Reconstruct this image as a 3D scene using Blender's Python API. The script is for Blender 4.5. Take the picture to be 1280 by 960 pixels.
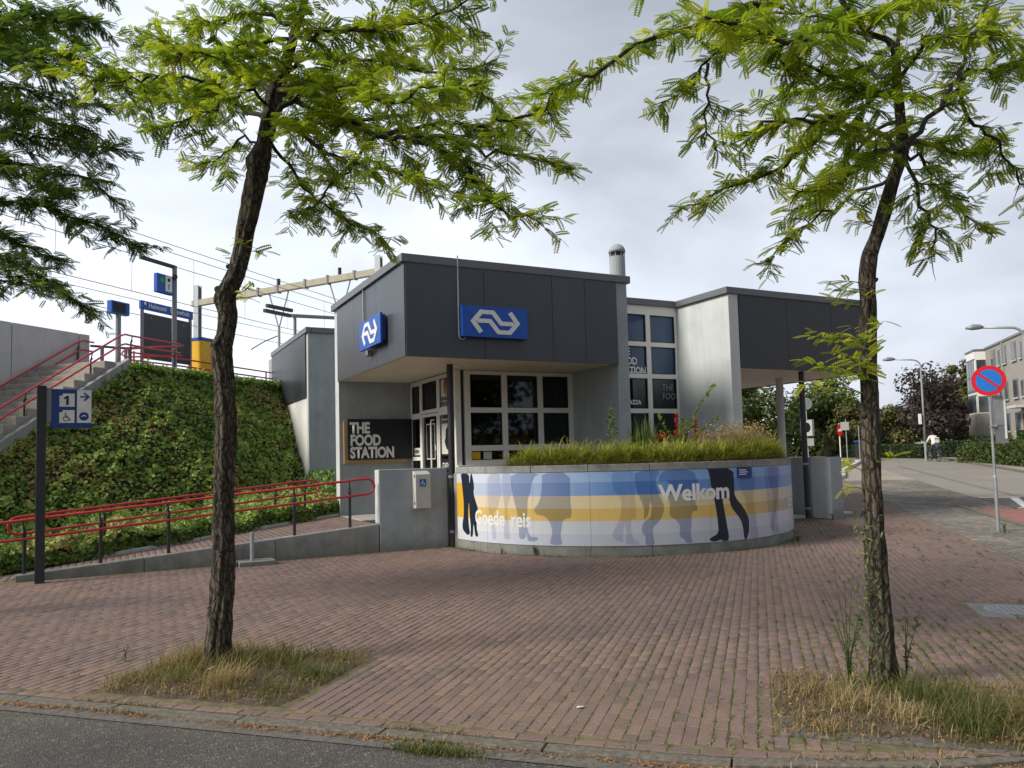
import bpy, bmesh, math, random
import numpy as np
from mathutils import Vector, Matrix, Euler
from mathutils.geometry import tessellate_polygon
PI = math.pi; R = math.radians
random.seed(7); rng = np.random.default_rng(7)
for o in list(bpy.data.objects): bpy.data.objects.remove(o)
sc = bpy.context.scene; col = sc.collection
# ---------------------------------------------------------------- camera
cam_d = bpy.data.cameras.new('camera'); cam = bpy.data.objects.new('camera', cam_d); col.objects.link(cam)
cam_d.sensor_width = 36; cam_d.lens = 27.0; cam_d.shift_y = 0.0242; cam_d.clip_start = .05; cam_d.clip_end = 2000
CR, CD, CF = (0.888608, -0.457905, -0.026438), (0.005356, 0.067996, -0.997671), (0.458636, 0.886397, 0.062874)      # camera right, down and forward in the world
cam.matrix_world = Matrix(((CR[0], -CD[0], -CF[0], 0), (CR[1], -CD[1], -CF[1], 0), (CR[2], -CD[2], -CF[2], 1.6), (0, 0, 0, 1)))
sc.camera = cam
# ---------------------------------------------------------------- sky and sun
SUN = Vector((-.80, .06, .60)).normalized()
wd = bpy.data.worlds.new('World'); sc.world = wd; wd.use_nodes = True
nt = wd.node_tree; nt.nodes.clear(); N = nt.nodes.new; L = nt.links.new
sky = N('ShaderNodeTexSky'); sky.sky_type = 'NISHITA'; sky.sun_disc = False
sky.sun_elevation = math.asin(SUN.z); sky.sun_rotation = math.atan2(SUN.x, SUN.y); sky.dust_density = 3
tc = N('ShaderNodeTexCoord'); mp = N('ShaderNodeMapping'); mp.inputs['Scale'].default_value = (1.2, 1.2, 3.0); mp.inputs['Rotation'].default_value = (.12, -.1, .5)
L(tc.outputs['Generated'], mp.inputs['Vector'])
n1 = N('ShaderNodeTexNoise'); n1.inputs['Scale'].default_value = 1.35; n1.inputs['Detail'].default_value = 5; n1.inputs['Roughness'].default_value = .5; n1.inputs['Distortion'].default_value = .25
L(mp.outputs['Vector'], n1.inputs['Vector'])
dt = N('ShaderNodeVectorMath'); dt.operation = 'DOT_PRODUCT'; dt.inputs[1].default_value = (-.50, .62, -.72); L(tc.outputs['Generated'], dt.inputs[0])
ma = N('ShaderNodeMath'); ma.operation = 'MULTIPLY_ADD'; ma.inputs[1].default_value = .42; L(dt.outputs['Value'], ma.inputs[0]); L(n1.outputs['Fac'], ma.inputs[2])
cr = N('ShaderNodeValToRGB'); L(ma.outputs['Value'], cr.inputs['Fac'])
e = cr.color_ramp.elements
e[0].position = .30; e[0].color = (.33, .355, .41, 1); e[1].position = .86; e[1].color = (.80, .86, .95, 1)
for p_, c_ in ((.44, (.42, .45, .51, 1)), (.56, (.57, .605, .68, 1)), (.70, (.72, .77, .86, 1))):
    q = e.new(p_); q.color = c_
sc10 = N('ShaderNodeVectorMath'); sc10.operation = 'SCALE'; sc10.inputs['Scale'].default_value = 6.7; L(cr.outputs['Color'], sc10.inputs[0])
mx = N('ShaderNodeMixRGB'); mx.inputs['Fac'].default_value = .94; L(sky.outputs['Color'], mx.inputs['Color1']); L(sc10.outputs['Vector'], mx.inputs['Color2'])
bg = N('ShaderNodeBackground'); bg.inputs['Strength'].default_value = .1; L(mx.outputs['Color'], bg.inputs['Color'])
wo = N('ShaderNodeOutputWorld'); L(bg.outputs['Background'], wo.inputs['Surface'])
sl = bpy.data.lights.new('sun', 'SUN'); so = bpy.data.objects.new('sun', sl); col.objects.link(so)
sl.energy = 1.9; sl.angle = R(16); sl.color = (1, .94, .85)
so.rotation_euler = SUN.to_track_quat('Z', 'Y').to_euler()
sc.view_settings.view_transform = 'Standard'; sc.view_settings.look = 'None'; sc.view_settings.exposure = 1.08; sc.view_settings.gamma = 1
sc.cycles.max_bounces = 6; sc.cycles.transparent_max_bounces = 16; sc.cycles.use_denoising = True
# ---------------------------------------------------------------- material helpers
def new_mat(name):
    m = bpy.data.materials.new(name); m.use_nodes = True; t = m.node_tree
    return m, t, t.nodes['Principled BSDF'], t.nodes.new, t.links.new
def ramp(t, fac, stops):
    r = t.nodes.new('ShaderNodeValToRGB'); t.links.new(fac, r.inputs['Fac']); el = r.color_ramp.elements
    el[0].position, el[0].color = stops[0][0], (*stops[0][1], 1); el[1].position, el[1].color = stops[-1][0], (*stops[-1][1], 1)
    for p, c in stops[1:-1]:
        k = el.new(p); k.color = (*c, 1)
    return r.outputs['Color']
def noise(t, scale, detail=4, rough=.55, stretch=None, coord='Position', dist=0):
    if coord == 'Position': src = t.nodes.new('ShaderNodeNewGeometry').outputs['Position']
    else: src = t.nodes.new('ShaderNodeTexCoord').outputs[coord]
    if stretch:
        m_ = t.nodes.new('ShaderNodeMapping'); m_.inputs['Scale'].default_value = stretch; t.links.new(src, m_.inputs['Vector']); src = m_.outputs['Vector']
    n = t.nodes.new('ShaderNodeTexNoise'); n.inputs['Scale'].default_value = scale; n.inputs['Detail'].default_value = detail; n.inputs['Roughness'].default_value = rough
    n.inputs['Distortion'].default_value = dist
    t.links.new(src, n.inputs['Vector']); return n.outputs['Fac']
def mul(c, k): return tuple(min(1, v*k) for v in c)
def mixc(t, fac, a, b, mode='MIX'):
    m_ = t.nodes.new('ShaderNodeMixRGB'); m_.blend_type = mode
    for s, v in (('Fac', fac), ('Color1', a), ('Color2', b)):
        if isinstance(v, (int, float)): m_.inputs[s].default_value = v
        elif isinstance(v, tuple): m_.inputs[s].default_value = (*v[:3], 1)
        else: t.links.new(v, m_.inputs[s])
    return m_.outputs['Color']
def math_(t, op, a, b=None):
    m_ = t.nodes.new('ShaderNodeMath'); m_.operation = op
    for i, v in enumerate((a, b)):
        if v is None: continue
        if isinstance(v, (int, float)): m_.inputs[i].default_value = v
        else: t.links.new(v, m_.inputs[i])
    return m_.outputs[0]
def bump(t, fac, strength=.3, dist=.01):
    b = t.nodes.new('ShaderNodeBump'); b.inputs['Strength'].default_value = strength; b.inputs['Distance'].default_value = dist
    t.links.new(fac, b.inputs['Height']); t.links.new(b.outputs['Normal'], t.nodes['Principled BSDF'].inputs['Normal'])
def surf(name, c, rough=.7, var=.12, scale=3, metal=0, b=.15, bs=60, spec=.5, streak=0, dirt=None, base=0):
    """a plain surface: base colour with patchy variation, optional vertical streaks, fine relief"""
    m, t, p, n, l = new_mat(name)
    f = noise(t, scale, 5); cc = ramp(t, f, [(.3, mul(c, 1-var)), (.7, mul(c, 1+var))])
    if streak:
        f2 = noise(t, 1.6, 5, .65, stretch=(3, 3, .22)); cc = mixc(t, 1.0, cc, ramp(t, f2, [(.3, (1-streak,)*3), (.62, (1, 1, 1))]), 'MULTIPLY')
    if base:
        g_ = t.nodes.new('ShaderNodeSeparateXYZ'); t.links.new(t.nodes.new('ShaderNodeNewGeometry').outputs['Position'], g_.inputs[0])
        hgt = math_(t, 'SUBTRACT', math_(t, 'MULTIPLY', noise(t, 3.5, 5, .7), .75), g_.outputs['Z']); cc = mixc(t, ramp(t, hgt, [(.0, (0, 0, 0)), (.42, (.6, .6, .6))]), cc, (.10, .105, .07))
    if dirt:
        f3 = noise(t, dirt[1], 6, .65); cc = mixc(t, ramp(t, f3, [(.5, (0, 0, 0)), (.72, (dirt[2],)*3)]), cc, dirt[0])
    l(cc, p.inputs['Base Color']); p.inputs['Roughness'].default_value = rough; p.inputs['Metallic'].default_value = metal
    p.inputs['Specular IOR Level'].default_value = spec
    if b: bump(t, noise(t, bs, 3), b, .004)
    return m
def flat(name, c, rough=.5, spec=.4):
    m, t, p, n, l = new_mat(name)
    l(ramp(t, noise(t, 7, 3), [(.3, mul(c, .93)), (.7, mul(c, 1.05))]), p.inputs['Base Color'])
    p.inputs['Roughness'].default_value = rough; p.inputs['Specular IOR Level'].default_value = spec; return m
M = {}
M['render'] = surf('grey_painted_render', (.34, .375, .385), .85, .07, 1.2, b=.25, bs=90, streak=.14, dirt=((.2, .21, .2), 2, .4), base=1)
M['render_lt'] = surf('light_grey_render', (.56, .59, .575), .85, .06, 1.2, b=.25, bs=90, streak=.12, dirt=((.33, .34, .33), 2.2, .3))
M['white_wall'] = surf('white_wall', (.76, .75, .70), .85, .06, 2, b=.2, streak=.08)
M['conc'] = surf('concrete', (.31, .315, .30), .9, .14, 2.5, b=.5, bs=70, streak=.25, dirt=((.14, .145, .11), 3.5, .55), base=1)
M['conc_lt'] = surf('pale_concrete', (.54, .54, .52), .9, .1, 2, b=.4, bs=60, streak=.12, dirt=((.3, .3, .26), 2, .3))
M['step'] = surf('concrete_step', (.33, .30, .26), .95, .15, 4, b=.5, dirt=((.16, .15, .11), 5, .5))
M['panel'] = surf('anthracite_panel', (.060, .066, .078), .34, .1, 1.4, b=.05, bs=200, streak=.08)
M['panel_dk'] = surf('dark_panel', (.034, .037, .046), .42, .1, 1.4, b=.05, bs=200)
M['cap'] = surf('roof_cap_metal', (.135, .14, .15), .45, .08, 1.5, b=.03, spec=.5)
M['soffit'] = surf('cream_soffit', (.78, .69, .57), .6, .06, 2, b=.05)
M['frame'] = surf('white_window_frame', (.76, .74, .69), .5, .05, 3, b=.03)
M['black_metal'] = surf('black_metal', (.018, .02, .024), .45, .15, 5, b=.08, spec=.5)
M['dark_frame'] = surf('dark_gasket', (.012, .012, .013), .6)
M['red'] = surf('red_rail_paint', (.50, .035, .04), .35, .1, 4, b=.05)
M['galv'] = surf('galvanised_steel', (.36, .38, .39), .5, .15, 10, metal=.55, b=.1)
M['grey_metal'] = surf('grey_metal', (.22, .23, .24), .5, .1, 6, metal=.3, b=.05)
M['blue'] = flat('railway_blue', (.012, .09, .42), .35)
M['navy'] = flat('sign_navy', (.015, .05, .22), .4)
M['white'] = flat('sign_white', (.76, .76, .72), .45)
M['black'] = flat('sign_black', (.012, .013, .018), .5)
M['tan'] = flat('sign_wood', (.42, .28, .13), .6)
M['yellow'] = flat('machine_yellow', (.78, .44, .015), .4)
M['box'] = flat('cabinet_grey', (.50, .49, .45), .5)
M['orange'] = flat('counter_wood', (.32, .13, .04), .5)
M['interior'] = flat('shop_interior', (.12, .11, .10), .8)
M['interior_dk'] = flat('shop_interior_dark', (.035, .035, .035), .8)
M['poster'] = flat('poster_paper', (.62, .6, .55), .6)
M['brown'] = flat('poster_bread', (.30, .11, .03), .6)
M['cream_metal'] = surf('cream_gantry_paint', (.42, .39, .29), .6, .12, 3, b=.1)
M['beige_brick'] = surf('beige_brick', (.30, .278, .24), .9, .08, 4, b=.3, bs=30)
M['skin'] = flat('skin', (.45, .27, .2), .6); M['cloth_w'] = flat('cream_jacket', (.7, .66, .58), .8); M['cloth_d'] = flat('dark_trousers', (.05, .05, .06), .8); M['hair'] = flat('dark_hair', (.02, .015, .012), .6)
M['rubber'] = flat('rubber', (.02, .02, .02), .8)
M['sill'] = surf('granite_slab', (.36, .35, .33), .8, .1, 8)
M['soil'] = surf('soil', (.075, .055, .038), 1, .4, 10, b=.8, bs=40, dirt=((.16, .13, .08), 9, .7))
M['dead_leaf'] = surf('dead_leaf', (.32, .15, .05), .9, .4, 30, b=0)
def glass_mat(name, tint, mixf, rough=.03):
    m, t, p, n, l = new_mat(name); t.nodes.remove(p)
    tr = n('ShaderNodeBsdfTransparent'); tr.inputs['Color'].default_value = (*tint, 1)
    gl = n('ShaderNodeBsdfGlossy'); gl.inputs['Roughness'].default_value = rough; gl.inputs['Color'].default_value = (.9, .95, 1, 1)
    fr = n('ShaderNodeFresnel'); fr.inputs['IOR'].default_value = 1.5
    ad = n('ShaderNodeMath'); ad.operation = 'MULTIPLY_ADD'; ad.inputs[1].default_value = 1.0; ad.inputs[2].default_value = mixf; l(fr.outputs[0], ad.inputs[0])
    mi = n('ShaderNodeMixShader'); l(ad.outputs[0], mi.inputs['Fac']); l(tr.outputs[0], mi.inputs[1]); l(gl.outputs[0], mi.inputs[2])
    l(mi.outputs[0], t.nodes['Material Output'].inputs['Surface']); return m
M['glass'] = glass_mat('window_glass', (.42, .45, .45), .01)
m, t, p, n, l = new_mat('blue_spandrel_glass'); p.inputs['Roughness'].default_value = .12
l(ramp(t, noise(t, 1.2, 2), [(.3, (.018, .055, .125)), (.7, (.030, .080, .17))]), p.inputs['Base Color']); M['spandrel'] = m
m, t, p, n, l = new_mat('far_window_glass'); p.inputs['Roughness'].default_value = .1
l(ramp(t, noise(t, .7, 2), [(.35, (.02, .025, .03)), (.65, (.12, .14, .16))]), p.inputs['Base Color']); M['far_glass'] = m
# paving bricks: colour from a per-brick value plus a per-object random
def brick_mat(name, stops, patch):
    m, t, p, n, l = new_mat(name)
    at = n('ShaderNodeAttribute'); at.attribute_name = 'var'; oi = n('ShaderNodeObjectInfo')
    v = math_(t, 'FRACT', math_(t, 'ADD', at.outputs['Fac'], oi.outputs['Random']))
    c = ramp(t, v, stops)
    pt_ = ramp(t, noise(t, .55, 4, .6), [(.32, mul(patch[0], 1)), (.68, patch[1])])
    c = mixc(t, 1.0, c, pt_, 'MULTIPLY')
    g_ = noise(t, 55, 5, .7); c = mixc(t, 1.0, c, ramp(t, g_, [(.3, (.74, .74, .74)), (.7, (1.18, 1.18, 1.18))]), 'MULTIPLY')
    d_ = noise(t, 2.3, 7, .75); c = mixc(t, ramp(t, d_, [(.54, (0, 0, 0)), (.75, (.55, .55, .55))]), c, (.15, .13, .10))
    l(c, p.inputs['Base Color']); p.inputs['Roughness'].default_value = .88; p.inputs['Specular IOR Level'].default_value = .3
    bump(t, g_, .5, .004); return m
M['brick'] = brick_mat('paving_brick', [(0, (.152, .114, .102)), (.25, (.185, .130, .113)), (.5, (.198, .138, .119)), (.75, (.220, .150, .126)), (.9, (.172, .132, .119)), (1, (.235, .160, .124))], ((.90, .91, .95), (1.14, 1.09, 1.03)))
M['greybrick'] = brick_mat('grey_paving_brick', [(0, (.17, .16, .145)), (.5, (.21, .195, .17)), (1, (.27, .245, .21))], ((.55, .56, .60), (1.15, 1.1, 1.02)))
m, t, p, n, l = new_mat('joint_moss')
c = ramp(t, noise(t, 9, 6, .7), [(.36, (.10, .078, .048)), (.5, (.14, .118, .058)), (.62, (.18, .165, .065)), (.75, (.24, .20, .12))])
l(c, p.inputs['Base Color']); p.inputs['Roughness'].default_value = 1; bump(t, noise(t, 120, 3), .8, .006); M['joint'] = m
m, t, p, n, l = new_mat('old_asphalt')
vo = n('ShaderNodeTexVoronoi'); vo.inputs['Scale'].default_value = 75; l(n('ShaderNodeNewGeometry').outputs['Position'], vo.inputs['Vector'])
hs = n('ShaderNodeSeparateColor'); l(vo.outputs['Color'], hs.inputs['Color'])
c = ramp(t, hs.outputs[0], [(0, (.062, .057, .052)), (.6, (.08, .074, .066)), (.85, (.105, .096, .082)), (.94, (.15, .13, .10)), (1, (.20, .185, .16))])
c = mixc(t, 1.0, c, ramp(t, noise(t, 1.1, 5, .6), [(.35, (.75, .75, .78)), (.7, (1.2, 1.18, 1.12))]), 'MULTIPLY')
l(c, p.inputs['Base Color']); p.inputs['Roughness'].default_value = .95; bump(t, vo.outputs['Distance'], .9, .008); M['asphalt'] = m
M['road'] = surf('worn_road', (.235, .21, .18), .95, .07, .3, b=.3, bs=40, dirt=((.17, .155, .135), .5, .5))
M['pavement'] = surf('beige_pavement', (.30, .265, .215), .95, .1, .6, b=.3, bs=20, dirt=((.2, .18, .14), .8, .5))
M['gutter'] = surf('gutter_concrete', (.125, .112, .094), .95, .35, 30, b=.8, bs=90, dirt=((.08, .075, .06), 4, .6))
M['kerb'] = surf('kerb_concrete', (.135, .12, .095), .95, .42, 28, b=.9, bs=90, dirt=((.09, .09, .06), 5, .6))
M['redpath'] = surf('red_cycle_path', (.27, .11, .095), .95, .1, 1.5, b=.3)
M['mark'] = surf('road_marking_white', (.66, .65, .61), .8, .12, 6, b=.2, dirt=((.3, .29, .27), 6, .6))
M['dirt_grass'] = surf('dry_verge', (.15, .145, .06), 1, .35, .8, b=.8, bs=10, dirt=((.25, .21, .12), .6, .6))
def leaf_mat(name, stops, trans=.45, rough=.55, seas=None):
    m, t, p, n, l = new_mat(name)
    at = n('ShaderNodeAttribute'); at.attribute_name = 'var'
    c = ramp(t, at.outputs['Fac'], stops)
    l(c, p.inputs['Base Color']); p.inputs['Roughness'].default_value = rough; p.inputs['Specular IOR Level'].default_value = .35
    tl = n('ShaderNodeBsdfTranslucent'); l(mixc(t, 1.0, c, (1.0, 1.15, .6), 'MULTIPLY'), tl.inputs['Color'])
    mi = n('ShaderNodeMixShader'); mi.inputs['Fac'].default_value = trans; l(p.outputs[0], mi.inputs[1]); l(tl.outputs[0], mi.inputs[2])
    l(mi.outputs[0], t.nodes['Material Output'].inputs['Surface']); return m
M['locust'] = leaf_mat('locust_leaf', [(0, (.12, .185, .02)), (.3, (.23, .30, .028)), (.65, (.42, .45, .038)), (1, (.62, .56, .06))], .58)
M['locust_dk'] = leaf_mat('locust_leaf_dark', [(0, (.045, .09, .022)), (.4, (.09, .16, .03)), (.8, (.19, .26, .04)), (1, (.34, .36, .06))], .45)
M['ivy'] = leaf_mat('ivy_leaf', [(0, (.055, .10, .022)), (.35, (.17, .275, .045)), (.6, (.29, .41, .07)), (.78, (.46, .54, .15)), (.82, (.34, .26, .12)), (1, (.36, .16, .07))], .25)
M['sedge'] = leaf_mat('sedge_blade', [(0, (.16, .11, .04)), (.2, (.24, .22, .05)), (.5, (.36, .40, .06)), (.8, (.52, .50, .10)), (1, (.66, .56, .22))], .45)
M['drygrass'] = leaf_mat('dry_grass_blade', [(0, (.07, .10, .02)), (.3, (.13, .15, .035)), (.5, (.24, .18, .07)), (.8, (.36, .26, .12)), (1, (.5, .39, .21))], .35)
M['weed'] = leaf_mat('weed_leaf', [(0, (.045, .09, .02)), (.6, (.10, .16, .03)), (1, (.2, .22, .06))], .35)
M['purple'] = leaf_mat('purple_leaf', [(0, (.026, .018, .018)), (.6, (.06, .042, .040)), (1, (.14, .10, .075))], .25)
M['far_green'] = leaf_mat('far_leaf', [(0, (.028, .045, .014)), (.5, (.07, .10, .022)), (1, (.16, .175, .04))], .3)
M['far_gold'] = leaf_mat('far_leaf_gold', [(0, (.04, .045, .014)), (.5, (.11, .11, .03)), (1, (.23, .20, .06))], .3)
M['hedge'] = leaf_mat('hedge_leaf', [(0, (.016, .030, .010)), (.5, (.04, .07, .018)), (1, (.09, .12, .035))], .2)
M['flower_red'] = leaf_mat('red_petal', [(0, (.5, .01, .008)), (1, (.7, .03, .02))], .3)
M['flower_orange'] = leaf_mat('orange_petal', [(0, (.55, .07, .02)), (1, (.7, .14, .04))], .3)
m, t, p, n, l = new_mat('locust_bark')
gp_ = n('ShaderNodeNewGeometry').outputs['Position']; nv = n('ShaderNodeTexNoise'); nv.inputs['Scale'].default_value = 5; nv.inputs['Detail'].default_value = 4; l(gp_, nv.inputs['Vector'])
va_ = n('ShaderNodeVectorMath'); va_.operation = 'MULTIPLY_ADD'; va_.inputs[1].default_value = (.14, .14, .3); l(nv.outputs['Color'], va_.inputs[0]); l(gp_, va_.inputs[2])
mp_ = n('ShaderNodeMapping'); mp_.inputs['Scale'].default_value = (30, 30, 7.5); l(va_.outputs[0], mp_.inputs['Vector']); vr_ = n('ShaderNodeTexVoronoi'); vr_.feature = 'DISTANCE_TO_EDGE'; vr_.inputs['Scale'].default_value = 1; l(mp_.outputs[0], vr_.inputs['Vector'])
f0 = noise(t, 9, 6, .7, stretch=(3.2, 3.2, .55), coord='Position', dist=.6); f2 = noise(t, 60, 4, .7)
f = math_(t, 'ADD', math_(t, 'MULTIPLY', math_(t, 'MINIMUM', vr_.outputs['Distance'], .22), 1.3), math_(t, 'MULTIPLY', f0, .62))
c = ramp(t, f, [(.34, (.018, .013, .009)), (.46, (.06, .046, .03)), (.56, (.095, .076, .05)), (.68, (.16, .132, .095))])
c = mixc(t, ramp(t, noise(t, 3.2, 4, .6), [(.55, (0, 0, 0)), (.8, (.6, .6, .6))]), c, (.13, .135, .06))
c = mixc(t, 1.0, c, ramp(t, f2, [(.3, (.7, .7, .7)), (.7, (1.2, 1.2, 1.2))]), 'MULTIPLY')
l(c, p.inputs['Base Color']); p.inputs['Roughness'].default_value = .95; bump(t, math_(t, 'ADD', f, math_(t, 'MULTIPLY', f2, .25)), 1.0, .03); M['bark'] = m
M['twig'] = surf('twig_bark', (.035, .027, .02), .9, .2, 20, b=0)
# ---------------------------------------------------------------- mesh helpers
def G(x, y):
    s = min(1, max(0, (.77*x+.64*y-16)/54)); return 1.05*s*s*(3-2*s)
def ab(a, b, z=0): return Vector(((a+b)*.70710678, (a-b)*.70710678, z))
def link(name, me, parent=None, mat=None, bevel=0, kind=None, loc=None, seg=1):
    o = bpy.data.objects.new(name, me); col.objects.link(o)
    if mat is not None and not me.materials:
        for k in (mat if isinstance(mat, (list, tuple)) else [mat]): me.materials.append(k)
    if parent is not None: o.parent = parent
    if loc is not None: o.location = loc
    if bevel:
        bv = o.modifiers.new('bevel', 'BEVEL'); bv.width = bevel; bv.segments = seg; bv.limit_method = 'ANGLE'; bv.angle_limit = R(40)
    if kind: o['kind'] = kind
    return o
class MB:
    def __init__(s): s.v = []; s.f = []; s.mi = []; s.cur = 0
    def add(s, vs, fs):
        k = len(s.v); s.v += [tuple(v) for v in vs]; s.f += [tuple(i+k for i in f) for f in fs]; s.mi += [s.cur]*len(fs); return s
    def box(s, x0, x1, y0, y1, z0, z1):
        return s.add([(x0, y0, z0), (x1, y0, z0), (x1, y1, z0), (x0, y1, z0), (x0, y0, z1), (x1, y0, z1), (x1, y1, z1), (x0, y1, z1)],
                     [(0, 3, 2, 1), (4, 5, 6, 7), (0, 1, 5, 4), (1, 2, 6, 5), (2, 3, 7, 6), (3, 0, 4, 7)])
    def obox(s, p, q, w, z0, z1, off=0):
        """a box along the ground line p-q, w wide, z0 and z1 may be (start, end) pairs"""
        p = Vector(p[:2]); q = Vector(q[:2]); d = (q-p).normalized(); n_ = Vector((-d.y, d.x)); a0 = off-w/2; a1 = off+w/2
        z0 = z0 if isinstance(z0, tuple) else (z0, z0); z1 = z1 if isinstance(z1, tuple) else (z1, z1)
        c = [p+n_*a0, q+n_*a0, q+n_*a1, p+n_*a1]; zz = [0, 1, 1, 0]
        return s.add([(*c[i], z0[zz[i]]) for i in range(4)]+[(*c[i], z1[zz[i]]) for i in range(4)],
                     [(0, 3, 2, 1), (4, 5, 6, 7), (0, 1, 5, 4), (1, 2, 6, 5), (2, 3, 7, 6), (3, 0, 4, 7)])
    def prism(s, poly, z0, z1):
        n_ = len(poly); vs = [(p[0], p[1], z0) for p in poly]+[(p[0], p[1], z1) for p in poly]
        fs = [tuple(range(n_))[::-1], tuple(range(n_, 2*n_))]+[(i, (i+1) % n_, n_+(i+1) % n_, n_+i) for i in range(n_)]
        return s.add(vs, fs)
    def tube(s, pts, r, seg=8, cap=True, wob=0):
        pts = [Vector(p) for p in pts]; n_ = len(pts); rs = r if isinstance(r, (list, tuple)) else [r]*n_
        t_ = (pts[1]-pts[0]).normalized(); u = t_.orthogonal().normalized(); vs = []; k = len(s.v)
        for i, p in enumerate(pts):
            if 0 < i < n_-1: t2 = ((pts[i+1]-p).normalized()+(p-pts[i-1]).normalized())
            elif i == 0: t2 = pts[1]-p
            else: t2 = p-pts[i-1]
            t2 = t2.normalized() if t2.length > 1e-9 else t_
            u = (u-t2*u.dot(t2)).normalized(); w = t2.cross(u)
            for j in range(seg):
                a = 2*PI*j/seg; rr = rs[i]*(1+(random.uniform(-wob, wob) if wob else 0)); vs.append(p+(u*math.cos(a)+w*math.sin(a))*rr)
        fs = [(i*seg+j, i*seg+(j+1) % seg, (i+1)*seg+(j+1) % seg, (i+1)*seg+j) for i in range(n_-1) for j in range(seg)]
        if cap: fs += [tuple(range(seg))[::-1], tuple(range((n_-1)*seg, n_*seg))]
        return s.add(vs, fs)
    def plate(s, poly, fr, t0, t1):
        """extrude a 2-D outline in frame fr=(origin, x axis, y axis) from t0 to t1 along the normal"""
        o, ux, uy = Vector(fr[0]), Vector(fr[1]), Vector(fr[2]); nn = ux.cross(uy); n_ = len(poly)
        a = sum(poly[i][0]*poly[(i+1) % n_][1]-poly[(i+1) % n_][0]*poly[i][1] for i in range(n_))
        if a < 0: poly = poly[::-1]
        vs = [o+ux*p[0]+uy*p[1]+nn*t0 for p in poly]+[o+ux*p[0]+uy*p[1]+nn*t1 for p in poly]
        tri = tessellate_polygon([[Vector((p[0], p[1], 0)) for p in poly]])
        fs = [(i, (i+1) % n_, n_+(i+1) % n_, n_+i) for i in range(n_)]
        for tr in tri:
            p0, p1, p2 = (poly[i] for i in tr)
            if (p1[0]-p0[0])*(p2[1]-p0[1])-(p1[1]-p0[1])*(p2[0]-p0[0]) < 0: tr = tr[::-1]
            fs.append(tuple(i+n_ for i in tr)); fs.append(tuple(i for i in tr[::-1]))
        return s.add(vs, fs)
    def mesh(s, name, smooth=False):
        me = bpy.data.meshes.new(name); me.from_pydata(s.v, [], s.f)
        me.polygons.foreach_set('material_index', s.mi)
        if smooth: me.polygons.foreach_set('use_smooth', [True]*len(s.f))
        me.update(); return me
    def build(s, name, mat, parent=None, bevel=0, kind=None, smooth=False, loc=None, seg=1):
        return link(name, s.mesh(name, smooth), parent, mat, bevel, kind, loc, seg)
def strokes(pts, w, closed=False):
    """outline of a constant-width mitred stroke through 2-D points"""
    P = [Vector(p) for p in pts]; lft = []; rgt = []
    for i, p in enumerate(P):
        d0 = (p-P[i-1]).normalized() if i > 0 else (P[1]-p).normalized(); d1 = (P[i+1]-p).normalized() if i < len(P)-1 else d0
        n0 = Vector((-d0.y, d0.x)); n1_ = Vector((-d1.y, d1.x)); m_ = (n0+n1_).normalized(); k = w/2/max(.35, m_.dot(n0))
        lft.append(tuple(p+m_*k)); rgt.append(tuple(p-m_*k))
    return lft+rgt[::-1]
def circ(cx, cy, r, n_=20, a0=0, a1=2*PI): return [(cx+r*math.cos(a0+(a1-a0)*i/n_), cy+r*math.sin(a0+(a1-a0)*i/n_)) for i in range(n_ if abs(a1-a0) > 6.28 else n_+1)]
def rect(x0, x1, y0, y1): return [(x0, y0), (x1, y0), (x1, y1), (x0, y1)]
def thing(name, label, cat, loc=(0, 0, 0), group=None):
    o = bpy.data.objects.new(name, None); col.objects.link(o); o.location = loc; o.empty_display_size = .2
    o['label'] = label; o['category'] = cat
    if group: o['group'] = group
    return o
def tag(o, label, cat, group=None, kind=None):
    o['label'] = label; o['category'] = cat
    if group: o['group'] = group
    if kind: o['kind'] = kind
    return o
def under(root, *obs):
    """children were built in world coordinates; keep them in place under a root that has a location"""
    for o in obs: o.parent = root; o.matrix_parent_inverse = Matrix.Translation(root.location).inverted()
class Grp:
    """a thing whose parts are given in world coordinates"""
    def __init__(s, name, label, cat, loc, group=None): s.r = thing(name, label, cat, loc, group)
    def add(s, mb, name, mat, parent=None, **k):
        o = mb.build(name, mat, None, **k)
        if parent is None: under(s.r, o)
        else: o.parent = parent; o.matrix_parent_inverse = (Matrix.Translation(s.r.location)).inverted() if parent is s.r else Matrix()
        return o
def np_mesh(name, V, F, var=None, smooth=False):
    """V (n,3), F (m,k) with k corners each"""
    me = bpy.data.meshes.new(name); nv, nf, k = len(V), len(F), F.shape[1]
    me.vertices.add(nv); me.vertices.foreach_set('co', np.asarray(V, np.float32).ravel())
    me.loops.add(nf*k); me.loops.foreach_set('vertex_index', np.asarray(F, np.int32).ravel())
    me.polygons.add(nf); me.polygons.foreach_set('loop_start', np.arange(0, nf*k, k, dtype=np.int32))
    if smooth: me.polygons.foreach_set('use_smooth', np.ones(nf, bool))
    me.update(calc_edges=True)
    if var is not None:
        a = me.attributes.new('var', 'FLOAT', 'FACE'); a.data.foreach_set('value', np.asarray(var, np.float32))
    return me
def scatter(name, tv, tf, pos, X, Y, Z, scale, var):
    """copies of a template (tv verts, tf faces) at pos with axes X, Y, Z (n,3) and scale (n,)"""
    n_, k = len(pos), len(tv); tv = np.asarray(tv); tf = np.asarray(tf)
    V = pos[:, None, :]+scale[:, None, None]*(tv[None, :, 0:1]*X[:, None, :]+tv[None, :, 1:2]*Y[:, None, :]+tv[None, :, 2:3]*Z[:, None, :])
    F = tf[None]+(np.arange(n_)*k)[:, None, None]
    return np_mesh(name, V.reshape(-1, 3), F.reshape(-1, tf.shape[1]), np.repeat(var, len(tf)))
def norm(v): return v/np.maximum(np.linalg.norm(v, axis=-1, keepdims=True), 1e-9)
FONT_CACHE = {}
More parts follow.
